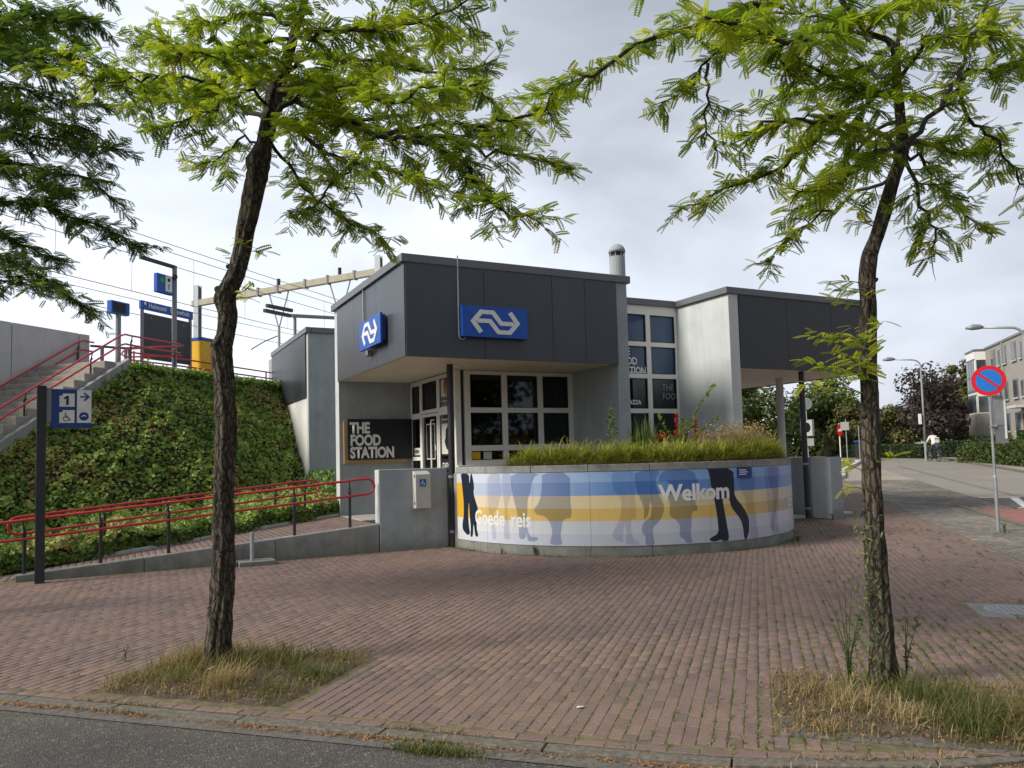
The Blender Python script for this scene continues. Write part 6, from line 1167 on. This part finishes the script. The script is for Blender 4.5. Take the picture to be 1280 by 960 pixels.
# ================================================================ RIGHT-HAND BACKGROUND
def gp(x, y, z=0): return Vector((x, y, G(x, y)+z))
g = Grp('parking_sign', 'round blue and red no parking sign on a grey pole at the right', 'sign', gp(14.38, 8.54)); pz0 = gp(14.38, 8.54)
g.add(MB().tube([pz0-Vector((0, 0, .1)), pz0+Vector((0, 0, 1.0))], .032, 12), 'pole', M['galv'])
g.add(MB().tube([pz0+Vector((0, 0, 1.0)), pz0+Vector((0, 0, 1.03)), pz0+Vector((-.0, 0, 2.62))], [.032, .024, .024], 12), 'upper_pole', M['galv'])
to = Vector((-14.38, -8.54, 0)).normalized(); uxs = Vector((0, 0, 1)).cross(to).normalized(); fS = (pz0+to*.04+Vector((0, 0, 2.78)), uxs, Vector((0, 0, 1)))
M['sg_red'] = flat('sign_red', (.55, .012, .02), .35); M['sg_blue'] = flat('sign_bright_blue', (.01, .16, .55), .35)
dk = g.add(MB().plate(circ(0, 0, .28, 40), fS, -.006, 0), 'disc', M['sg_red']); g.add(MB().plate(circ(0, 0, .205, 36), fS, .001, .003), 'blue_field', M['sg_blue'], parent=dk); g.add(MB().plate(strokes([(-.155, .14), (.155, -.14)], .045), fS, .004, .006), 'bar', M['sg_red'], parent=dk)
g2 = Grp('sign_plate', 'narrow grey sign plates seen from behind on the no parking pole', 'sign', pz0+Vector((0, 0, 2))); e_ = Vector((.9, .43, 0)).normalized()
fP = (pz0+Vector((.05, -.03, 0)), Vector((.80, -.60, 0)), Vector((0, 0, 1)))
g2.add(MB().plate(rect(-.02, .17, 1.95, 2.50), fP, -.004, .004), 'plate', M['galv'], bevel=.003); g2.add(MB().plate(rect(0, .22, 1.62, 2.0), fP, -.012, -.005), 'lower_plate', M['grey_metal'])
g2.add(MB().plate(rect(.17, .20, 1.70, 2.42), fP, -.006, .008), 'white_edge', M['white']); g2.add(MB().tube([pz0+Vector((-.03, 0, 1.93)), pz0+Vector((.09, -.04, 1.93))], .03, 8), 'clamp', M['galv'])
def street_lamp(x, y, h, arm, lb, r_=.07):
    b = gp(x, y); g = Grp('street_lamp', lb, 'street lamp', b, 'grey street lamps along the road'); ad = Vector((-.7071, .7071, 0))
    g.add(MB().tube([b-Vector((0, 0, .1)), b+Vector((0, 0, 1.1))], r_*1.15, 12), 'base_sleeve', M['galv']); pts = [b+Vector((0, 0, 1.1)), b+Vector((0, 0, h*.6)), b+Vector((0, 0, h-.55))]
    for k in range(1, 7): a = k/6*PI/2; pts.append(b+Vector((0, 0, h-.55))+ad*(.5*(1-math.cos(a)))+Vector((0, 0, .42*math.sin(a))))
    pts.append(b+Vector((0, 0, h-.05))+ad*(arm-.5)); g.add(MB().tube(pts, [r_, r_*.85]+[r_*.62]*(len(pts)-2), 10), 'pole', M['galv'], smooth=True)
    c = pts[-1]; q = [c+ad*t+Vector((0, 0, dz)) for t, dz in ((-.05, 0), (.1, .03), (.35, .035), (.62, 0))]; hd = g.add(MB().tube(q, [.05, .11, .13, .04], 10), 'lamp_head', M['grey_metal'], smooth=True)
    return g, b
g, b = street_lamp(42.13, 28.91, 6.1, 1.9, 'grey street lamp with curved arm behind the cyclist'); g.add(MB().obox(b+Vector((-.12, .1, 0)), b+Vector((-.2, .17, 0)), .3, 2.9, 3.5), 'notice', M['white'])
g, b = street_lamp(33.4, 18.27, 6.2, 2.0, 'taller grey street lamp at the right edge by the brick block', .085)
# road signs seen from behind, left of the road
def post(g, p, h, r_=.035, mat='galv'): return g.add(MB().tube([p-Vector((0, 0, .1)), p+Vector((0, 0, h))], r_, 8), 'pole', M[mat])
cam_f = Vector((.4587, .8864, 0)).normalized(); cam_r = Vector((.8864, -.4587, 0))
p = gp(40.0, 35.6); g = Grp('road_sign', 'round road sign seen from behind above a poster box', 'sign', p); post(g, p, 4.15); g.add(MB().plate(circ(-.02, 3.75, .40, 24), (p-cam_f*.06, cam_r, Vector((0, 0, 1))), 0, .02), 'disc', M['galv'])
g.add(MB().plate(rect(-.36, .36, 1.0, 1.5), (p-cam_f*.06, cam_r, Vector((0, 0, 1))), 0, .05), 'lower_box', M['conc_lt'])
g3 = Grp('poster_box', 'white lit poster box with a dark round motif on the sign pole', 'poster', p+Vector((0, 0, 2))); fQ = (p-cam_f*.1, cam_r, Vector((0, 0, 1)))
g3.add(MB().plate(rect(-.42, .40, 1.62, 2.72), fQ, -.1, .08), 'box', M['grey_metal'], bevel=.01); g3.add(MB().plate(rect(-.40, .26, 1.66, 2.68), fQ, .081, .086), 'poster', M['white']); g3.add(MB().plate([(.02*0-.07+.22*math.cos(a), 2.2+.32*math.sin(a)) for a in fr_(0, 6.1, 14)], fQ, .087, .09), 'motif', M['black'])
p = gp(40.6, 33.6); g = Grp('road_sign', 'red and white no entry sign on a thin white post', 'sign', p); post(g, p, 2.4, .035, 'white'); g.add(MB().plate([(.17*math.cos(a), 1.95+.40*math.sin(a)) for a in fr_(0, 6.2, 20)], (p-cam_f*.06, cam_r, Vector((0, 0, 1))), 0, .02), 'disc', M['sg_red']); g.add(MB().plate(rect(-.10, .10, 1.88, 2.02), (p-cam_f*.06, cam_r, Vector((0, 0, 1))), .021, .03), 'bar', M['white'])
p = gp(39.4, 32.12); g = Grp('road_sign', 'pale grey square plate on a post right of the no entry sign', 'sign', p); post(g, p, 2.6, .03); g.add(MB().plate(rect(-.34, .16, 1.95, 2.45), (p-cam_f*.05, cam_r, Vector((0, 0, 1))), 0, .02), 'plate', M['conc_lt'])
p = gp(41.5, 32.9); g = Grp('road_sign', 'thin short signpost beyond the square plate', 'sign', p); post(g, p, 2.2, .03)
p = gp(44.6, 45.4); g = Grp('flag_pole', 'thin grey pole standing beyond the right canopy', 'pole', p); post(g, p, 4.3, .06)
p = gp(43.0, 44.2)
# litter bins and bollards near the island
for k, (x, y) in enumerate(((46.0, 36.0), (45.1, 35.4))):
    b = gp(x, y); g = Grp('waste_container', ('dark rounded waste container beside the road', 'second dark waste container beside the first')[k], 'container', b); g.add(MB().box(b.x-.5, b.x+.5, b.y-.4, b.y+.4, b.z-.05, b.z+1.05), 'bin_body', M['black_metal'], bevel=.08); g.add(MB().box(b.x-.54, b.x+.54, b.y-.44, b.y+.44, b.z+1.05, b.z+1.2), 'lid', M['navy'], bevel=.05)
# background foliage -----------------------------------------------------------
def leafcloud(gg, blobs, n_, size):
    P_, N2 = [], []
    tot = sum(b[3]**2*b[4] for b in blobs)
    for (x, y, z, r_, rz) in blobs:
        m_ = int(n_*r_*r_*rz/tot); d = norm(gg.normal(0, 1, (m_, 3))); q = gg.uniform(.55, 1.05, m_)**.7; P_.append(d*q[:, None]*np.array([r_, r_, rz])+np.array([x, y, z])); N2.append(d)
    return np.concatenate(P_), np.concatenate(N2)
def bgtree(x, y, h, w_, lb, mat, n_=5200, trunk_h=.3, size=.26, seed=1, grp='trees behind the station', sparse=0, name='deciduous_tree', zlow=None, shape='round'):
    gg = np.random.default_rng(seed); b = gp(x, y); g = Grp(name, lb, 'tree', b, grp); z0 = b.z+h*trunk_h if zlow is None else b.z+zlow
    top = b.z+h; mb = MB(); mb.tube([b-Vector((0, 0, .2)), b+Vector((.05, .02, h*.3)), b+Vector((-.05, 0, h*.8))], [w_*.045+.04, w_*.035+.03, .03], 9, wob=.05); tk = g.add(mb, 'trunk', M['bark'])
    blobs = []
    for k in range(16):
        t = gg.random(); zc = z0+(top-z0)*(.12+.80*t)
        rm = (math.sin(PI*min(1, .15+.8*t))**.7 if shape == 'round' else (1.05-t)*.95)*w_/2; a = gg.uniform(0, 6.28); q = rm*gg.uniform(.25, .85); rb = w_*gg.uniform(.13, .24)*(1 if shape == 'round' else 1.1-t*.6)
        c = Vector((b.x+math.cos(a)*q, b.y+math.sin(a)*q, zc)); blobs.append((c.x, c.y, c.z, rb, rb*gg.uniform(.6, .95)))
        s_ = b+Vector((0, 0, h*(.25+.4*t))); g.add(MB().tube([s_, s_.lerp(c, .6)+Vector((0, 0, -.1)), c], [.05+w_*.006, .035, .02], 5), 'limb', M['bark'])
    P_, N2 = leafcloud(gg, blobs, n_, size); 
    if sparse: k = gg.random(len(P_)) > sparse*np.clip((P_[:, 2]-z0)/(top-z0), 0, 1); P_, N2 = P_[k], N2[k]
    leaf_scatter('crown', P_, N2+[0, 0, .4], size, M[mat], parent=g.r, kind=None, varf=np.clip(gg.normal(.45, .25, len(P_)), 0, 1)); return g
bgtree(46.0, 31.2, 6.4, 4.6, 'dark purple leaved tree with thin top behind the cyclist', 'purple', 5200, .22, .22, 1, sparse=.85, name='purple_tree')
bgtree(50.5, 33.4, 5.0, 4.2, 'dark red brown tree to the right of the purple tree', 'purple', 4200, .1, .26, 2, name='purple_tree')
bgtree(50.5, 41.0, 4.4, 5.6, 'golden brown bushy tree left of the purple tree', 'far_gold', 4000, .05, .25, 3); bgtree(47.5, 38.2, 3.8, 4.0, 'yellow green bushy tree just beside the right trunk', 'far_gold', 3200, .05, .25, 4)
bgtree(50.2, 36.8, 3.5, 4.0, 'golden brown bush directly left of the lamp post', 'far_gold', 3000, .08, .22, 15); bgtree(56.0, 40.5, 3.6, 4.6, 'low green gold bush tree above the parked cars', 'far_gold', 3000, .02, .25, 5)
bgtree(62.0, 38.5, 8.6, 4.6, 'conical green tree beside the brick block', 'far_gold', 3600, .1, .3, 6, shape='cone'); bgtree(66.0, 42.6, 8.8, 5.0, 'conical green tree left of the brick block', 'far_gold', 3600, .1, .3, 7, shape='cone')
bgtree(47.8, 40.5, 6.0, 6.4, 'full green tree beside the round road sign', 'far_green', 6000, .33, .26, 8); bgtree(40.0, 41.5, 6.6, 7.0, 'dark green tree seen under the right canopy', 'far_green', 6000, .25, .27, 9)
bgtree(35.5, 43.0, 7.0, 7.0, 'dark green tree at the left under the right canopy', 'far_green', 5600, .22, .27, 10); bgtree(45.0, 47.5, 6.6, 7.0, 'green tree in the row behind the canopy column', 'far_green', 4600, .2, .28, 11)
bgtree(60.5, 52.5, 6.4, 8, 'distant green tree above the bend of the road', 'far_green', 3600, .1, .32, 12); bgtree(54.5, 46.8, 4.2, 5.0, 'small light green tree between road signs and trunk', 'far_gold', 3000, .12, .27, 13)
g_ = np.random.default_rng(91); n_ = 26000; xx = g_.uniform(0, 1, n_); A = 66+10*xx+g_.normal(0, 1.5, n_); B = -34+60*g_.random(n_); P_ = absn(A, B, 0); P_[:, 2] = 1.0+g_.random(n_)*(1.5+1.6*np.abs(np.sin(B*.33))+.8*np.sin(B*.9))
leaf_scatter('tree_belt', P_, g_.normal(0, 1, (n_, 3))+[-.5, -.5, .5], .42, M['far_green'], 'distant belt of trees closing the view beyond the road', 'trees', varf=np.clip(g_.normal(.35, .22, n_), 0, 1))
def hedge(p, q, w_, h, lb, mat, n_, seed, size=.1, rnd=0):
    gg = np.random.default_rng(seed); p, q = Vector((p[0], p[1], 0)), Vector((q[0], q[1], 0)); d = (q-p).normalized(); nn_ = Vector((-d.y, d.x, 0)); g = Grp('hedge', lb, 'hedge', (p+q)/2, None)
    mb = MB(); mb.obox(p, q, w_*.8, (G(p.x, p.y)-.1, G(q.x, q.y)-.1), (G(p.x, p.y)+h*.85, G(q.x, q.y)+h*.85)); g.add(mb, 'hedge_core', M['hedge'])
    L_ = (q-p).length; s_ = gg.random(n_)*L_; a = gg.uniform(0, 1, n_); sd = gg.integers(0, 3, n_)
    wv = np.where(sd == 0, gg.uniform(-.5, .5, n_), np.where(sd == 1, -.48, .48)+gg.normal(0, .04, n_)); hv = np.where(sd == 0, 1+gg.normal(0, .03, n_), a)
    if rnd: k = 1-rnd*np.abs(2*s_/L_-1)**2.5; hv = hv*k
    P_ = np.stack([p.x+d.x*s_+nn_.x*wv*w_, p.y+d.y*s_+nn_.y*wv*w_, hv*h], 1); P_[:, 2] += np.array([G(x, y) for x, y in zip(P_[:, 0], P_[:, 1])])
    leaf_scatter('foliage', P_, gg.normal(0, 1, (n_, 3))+[0, 0, .5], size, M[mat], parent=g.r, kind=None, varf=np.clip(gg.normal(.45, .22, n_), 0, 1))
hedge((46.6, 38.0), (45.4, 31.0), 1.1, .85, 'low clipped hedge in front of the parked cars', 'hedge', 3600, 1, .12); hedge((45.2, 30.6), (45.2, 27.7), 1.0, 1.0, 'darker clipped hedge right of the cyclist', 'hedge', 2400, 2, .12)
hedge((47.2, 31.2), (47.6, 26.0), 1.2, 1.25, 'taller clipped hedge in front of the brick block', 'hedge', 3000, 3, .13); hedge((41.8, 25.6), (36.4, 18.6), 2.2, 1.15, 'loose light green shrubbery along the far pavement', 'far_green', 7000, 4, .13, .35)
hedge((45.5, 25.0), (41.5, 19.0), 1.6, 1.9, 'taller bright green bushes behind the light shrubbery', 'weed', 4200, 5, .16, .5)
def car(x, y, rz, paint, lb):
    b = gp(x, y); g = Grp('parked_car', lb, 'car', b, 'cars parked beyond the hedge'); Rm = Matrix.Translation(b)@Matrix.Rotation(rz, 4, 'Z')
    def T_(mb): mb.v = [tuple(Rm@Vector(v)) for v in mb.v]; return mb
    prof = [(-2.05, .35), (-2.1, .75), (-1.95, .95), (-1.35, 1.02), (-.85, 1.42), (.65, 1.46), (1.35, 1.02), (2.0, .92), (2.12, .6), (2.08, .35)]
    mb = MB(); n_ = len(prof); vs = [(px, -.86, pz) if pz < 1.1 else (px, -.66, pz) for px, pz in prof]+[(px, .86, pz) if pz < 1.1 else (px, .66, pz) for px, pz in prof]
    mb.add(vs, [tuple(range(n_)), tuple(range(n_, 2*n_))[::-1]]+[(i, n_+i, n_+(i+1) % n_, (i+1) % n_) for i in range(n_)]); body = g.add(T_(mb), 'body', paint, bevel=.05, seg=2)
    for sy in (-1, 1):
        g.add(T_(MB().add([(-1.2, sy*.80, 1.04), (1.18, sy*.80, 1.04), (.6, sy*.685, 1.38), (-.8, sy*.685, 1.38)], [(0, 1, 2, 3) if sy < 0 else (3, 2, 1, 0)])), 'side_window', M['far_glass'])
        for wx in (-1.3, 1.3): wh = g.add(T_(MB().tube([(wx, sy*.70, .32), (wx, sy*.88, .32)], .32, 16)), 'wheel', M['rubber']); g.add(T_(MB().tube([(wx, sy*.881, .32), (wx, sy*.89, .32)], .19, 12)), 'rim', M['galv'], parent=wh)
    g.add(T_(MB().add([(1.30, -.72, 1.06), (1.30, .72, 1.06), (.72, .60, 1.43), (.72, -.60, 1.43)], [(0, 1, 2, 3)])), 'windscreen', M['far_glass']); g.add(T_(MB().add([(-1.32, -.72, 1.06), (-1.32, .72, 1.06), (-.9, .60, 1.41), (-.9, -.60, 1.41)], [(3, 2, 1, 0)])), 'rear_window', M['far_glass'])
def paint(name, c): m = flat(name, c, .25, .6); m.node_tree.nodes['Principled BSDF'].inputs['Coat Weight'].default_value = .6; return m
car(54.0, 39.8, .75, paint('white_car_paint', (.7, .7, .7)), 'white parked car behind the hedge nearest the right trunk'); car(55.2, 39.1, .8, paint('pale_green_car_paint', (.42, .50, .36)), 'pale green parked car beside the white one')
car(56.4, 38.5, .75, paint('cream_car_paint', (.58, .55, .48)), 'cream parked car behind the lamp post'); car(52.5, 40.5, .8, paint('dark_car_paint', (.05, .06, .08)), 'dark parked car left of the white one'); car(58.0, 37.7, .75, paint('grey_car_paint', (.16, .18, .2)), 'grey parked car behind the cyclist')
# trees across the street, which the shop windows mirror
for k, (x, y, h, w_) in enumerate(((13, -11, 9, 8), (19, -15, 10, 9), (25, -11, 9, 8), (8, -15, 9, 8), (31, -16, 10, 9))):
    bgtree(x, y, h, w_, 'green tree across the street '+('straight behind the viewer', 'mirrored at the middle of the shop windows', 'mirrored at the right of the shop windows', 'nearest the left tree pit', 'farthest along the street')[k], 'far_green', 3000, .12, .45, 101+k, grp='trees across the street')
# brick block at the far right
ap = Grp('apartment_block', 'beige brick apartment block with white glazed stair tower at the far right', 'building', ab(50, 15))
def bx(a0, a1, b0, b1, z0, z1, nm, mt, par=None, **k):
    q = [ab(a0, b0), ab(a0, b1), ab(a1, b1), ab(a1, b0)]; return ap.add(MB().prism([(v.x, v.y) for v in q][::1][::-1], z0, z1), nm, M[mt], parent=par, **k)
bx(20, 56.66, 14.35, 24, -1, 7.75, 'wall', 'beige_brick'); bx(19.9, 56.70, 14.28, 24, 7.752, 7.88, 'roof_edge', 'cap')
bx(56.68, 58.72, 13.70, 16.6, 3.62, 7.72, 'stair_tower', 'frame'); bx(56.62, 58.8, 13.64, 16.6, 7.722, 7.82, 'roof_edge', 'cap'); bx(56.60, 59.6, 13.60, 16.8, .5, 3.60, 'annex_wall', 'beige_brick')
bx(56.60, 56.675, 14.40, 14.46, 3.62, 7.7, 'tower_post', 'frame')
for z0, z1, mt in ((6.05, 7.12, 'far_glass'), (4.85, 5.12, 'far_glass'), (3.72, 4.75, 'far_glass'), (5.14, 5.98, 'far_glass')):
    if z0 == 4.85: continue
    for k in range(3): bx(56.85+k*.62, 57.38+k*.62, 13.67, 13.70, z0, z1, 'window', mt)
    bx(56.65, 56.678, 13.80, 14.32, z0, z1, 'window', 'far_glass')
for z in (5.05, 6.0, 7.14, 4.8): bx(56.66, 58.74, 13.66, 13.699, z, z+.07, 'transom', 'cap')
fl_ = [(6.42, 7.52), (4.25, 5.35), (2.35, 3.45), (.9, 1.6)]
for fi, (z0, z1) in enumerate(fl_):
    a = 55.4; k = 0
    while a > 30:
        wd = (.85, .42, .62)[k % 3]; top_ = z1 if wd > .5 else z1-.15
        f_ = bx(a-wd, a, 14.30, 14.345, z0, top_, 'window', 'grey_metal'); bx(a-wd+.07, a-.07, 14.285, 14.298, z0+.07, top_-.07, 'pane', 'far_glass', par=f_); bx(a-wd-.03, a+.03, 14.24, 14.30, z0-.06, z0-.002, 'sill', 'conc_lt', par=f_)
        a -= wd+(.55, .62, 1.0)[k % 3]; k += 1
for a in (52.9, 45, 38): bx(a, a+.09, 14.26, 14.34, 1, 7.75, 'downpipe', 'galv')
bx(48.6, 50.2, 13.6, 14.34, 3.6, 3.75, 'porch_roof', 'conc_lt'); bx(49.0, 49.9, 14.31, 14.346, .9, 3.2, 'door', 'navy')
# cyclist seen from behind ------------------------------------------------------
fw = Vector((.534, .845, 0)).normalized(); cb0 = gp(41.36, 27.9); Rc = Matrix.Translation(cb0)@Matrix(((fw.y, fw.x, 0, 0), (-fw.x, fw.y, 0, 0), (0, 0, 1, 0), (0, 0, 0, 1)))    # local y = forwards
bk = Grp('bicycle', 'dark upright city bicycle ridden along the road', 'bicycle', cb0)
def TB(mb): mb.v = [tuple(Rc@Vector(v)) for v in mb.v]; return mb
for y in (-.53, .53):
    ring = [(0, y+.33*math.cos(a), .35+.33*math.sin(a)) for a in fr_(0, 2*PI, 24)]; wh = bk.add(TB(MB().tube(ring, .022, 6, cap=False)), 'wheel', M['rubber']); bk.add(TB(MB().tube([(-.04, y, .35), (.04, y, .35)], .03, 8)), 'hub', M['galv'], parent=wh)
    for k in range(8): a = k*PI/4; bk.add(TB(MB().tube([(0, y, .35), (0, y+.32*math.cos(a), .35+.32*math.sin(a))], .004, 3)), 'spoke', M['galv'], parent=wh)
    bk.add(TB(MB().tube([(0, y+.38*math.cos(a), .35+.38*math.sin(a)) for a in fr_(.3, 2.8, 10)], .028, 5)), 'mudguard', M['black_metal'])
for c in ([(0, -.53, .35), (0, -.05, .30)], [(0, -.05, .30), (0, -.18, .85)], [(0, -.53, .35), (0, -.16, .78)], [(0, -.05, .30), (0, .36, .72)], [(0, -.15, .66), (0, .38, .80)]): bk.add(TB(MB().tube(c, .02, 7)), 'frame_tube', M['black_metal'])
bk.add(TB(MB().tube([(0, .53, .35), (0, .38, .80), (0, .33, 1.05)], .018, 7)), 'fork', M['black_metal']); bk.add(TB(MB().tube([(-.28, .15, 1.06), (-.26, .3, 1.10), (0, .34, 1.10), (.26, .3, 1.10), (.28, .15, 1.06)], .014, 7)), 'handlebar', M['galv'])
bk.add(TB(MB().tube([(0, -.30, .89), (0, -.18, .90), (0, -.02, .89)], [.09, .08, .03], 8)), 'saddle', M['black_metal']); bk.add(TB(MB().box(-.08, .08, -.72, -.28, .72, .75)), 'carrier', M['black_metal'])
for sx_, zp in ((-1, .14), (1, .46)): bk.add(TB(MB().tube([(sx_*.07, -.05, .30), (sx_*.08, -.05+.02, zp), (sx_*.17, -.03, zp)], .012, 6)), 'pedal', M['black_metal'])
pr_ = thing('person', 'cyclist in a cream jacket and dark trousers riding away with a pale bag', 'person', tuple(cb0))
vs = {'pel': (0, -.17, .97, .14), 'ab': (0, -.13, 1.12, .135), 'ch': (0, -.04, 1.30, .155), 'up': (0, .0, 1.43, .12), 'nk': (0, .03, 1.50, .055), 'hd': (0, .06, 1.60, .085), 'tp': (0, .06, 1.70, .075)}
for s_, n2 in ((-1, 'l'), (1, 'r')):
    kz, ky = ((.56, .17) if s_ < 0 else (.84, .20)); fz_, fy_ = ((.19, -.04) if s_ < 0 else (.50, .0))
    vs.update({n2+'hip': (s_*.10, -.15, .92, .10), n2+'kn': (s_*.13, ky, kz, .065), n2+'an': (s_*.13, fy_-.03, fz_+.03, .042), n2+'ft': (s_*.14, fy_+.14, fz_-.02, .035),
               n2+'sh': (s_*.17, .01, 1.41, .07), n2+'el': (s_*.29, .05, 1.18, .048), n2+'wr': (s_*.275, .20, 1.08, .032), n2+'ha': (s_*.265, .27, 1.085, .034)})
ks = list(vs); ed = [('pel', 'ab'), ('ab', 'ch'), ('ch', 'up'), ('up', 'nk'), ('nk', 'hd'), ('hd', 'tp')]
for n2 in 'lr': ed += [('pel', n2+'hip'), (n2+'hip', n2+'kn'), (n2+'kn', n2+'an'), (n2+'an', n2+'ft'), ('up', n2+'sh'), (n2+'sh', n2+'el'), (n2+'el', n2+'wr'), (n2+'wr', n2+'ha')]
me = bpy.data.meshes.new('body'); me.from_pydata([tuple(Rc@Vector(vs[k][:3])) for k in ks], [(ks.index(a), ks.index(b)) for a, b in ed], []); bo = bpy.data.objects.new('body', me); col.objects.link(bo)
sk = bo.modifiers.new('skin', 'SKIN'); bo.modifiers.new('sub', 'SUBSURF').levels = 2; bo.modifiers['sub'].render_levels = 2
for i, k in enumerate(ks): me.skin_vertices[0].data[i].radius = (vs[k][3], vs[k][3]); me.skin_vertices[0].data[i].use_root = (k == 'pel')
bpy.context.view_layer.update(); me2 = bpy.data.meshes.new_from_object(bo.evaluated_get(bpy.context.evaluated_depsgraph_get())); bo.modifiers.clear(); bo.data = me2; me2.materials.clear()
for k in ('cloth_w', 'cloth_d', 'skin', 'hair'): me2.materials.append(M[k])
Ri = Rc.inverted()
for pg in me2.polygons:
    c = Ri@pg.center; pg.material_index = 0 if c.z > .98 and c.z < 1.49 else (1 if c.z < 1.0 else 2)
    if c.z > 1.52 and (c.y < .10 or c.z > 1.66): pg.material_index = 3
    if c.z > .9 and c.z < 1.13 and c.y > .19: pg.material_index = 2
    pg.use_smooth = True
under(pr_, bo)
bg_ = Grp('shoulder_bag', 'pale square bag on the back of the cyclist', 'bag', cb0+Vector((0, 0, 1.2))); bg_.add(TB(MB().box(-.10, .20, -.36, -.20, 1.05, 1.36)), 'bag_body', M['white'], bevel=.03, seg=2); bg_.add(TB(MB().box(-.085, .185, -.372, -.362, 1.27, 1.31)), 'flap_band', M['cloth_d']); bg_.add(TB(MB().box(-.08, .18, -.66, -.34, .78, .98)), 'dark_pannier', M['cloth_d'], bevel=.03)
print('objects', len(bpy.data.objects), 'polys', sum(len(o.data.polygons) for o in bpy.data.objects if o.type == 'MESH'))
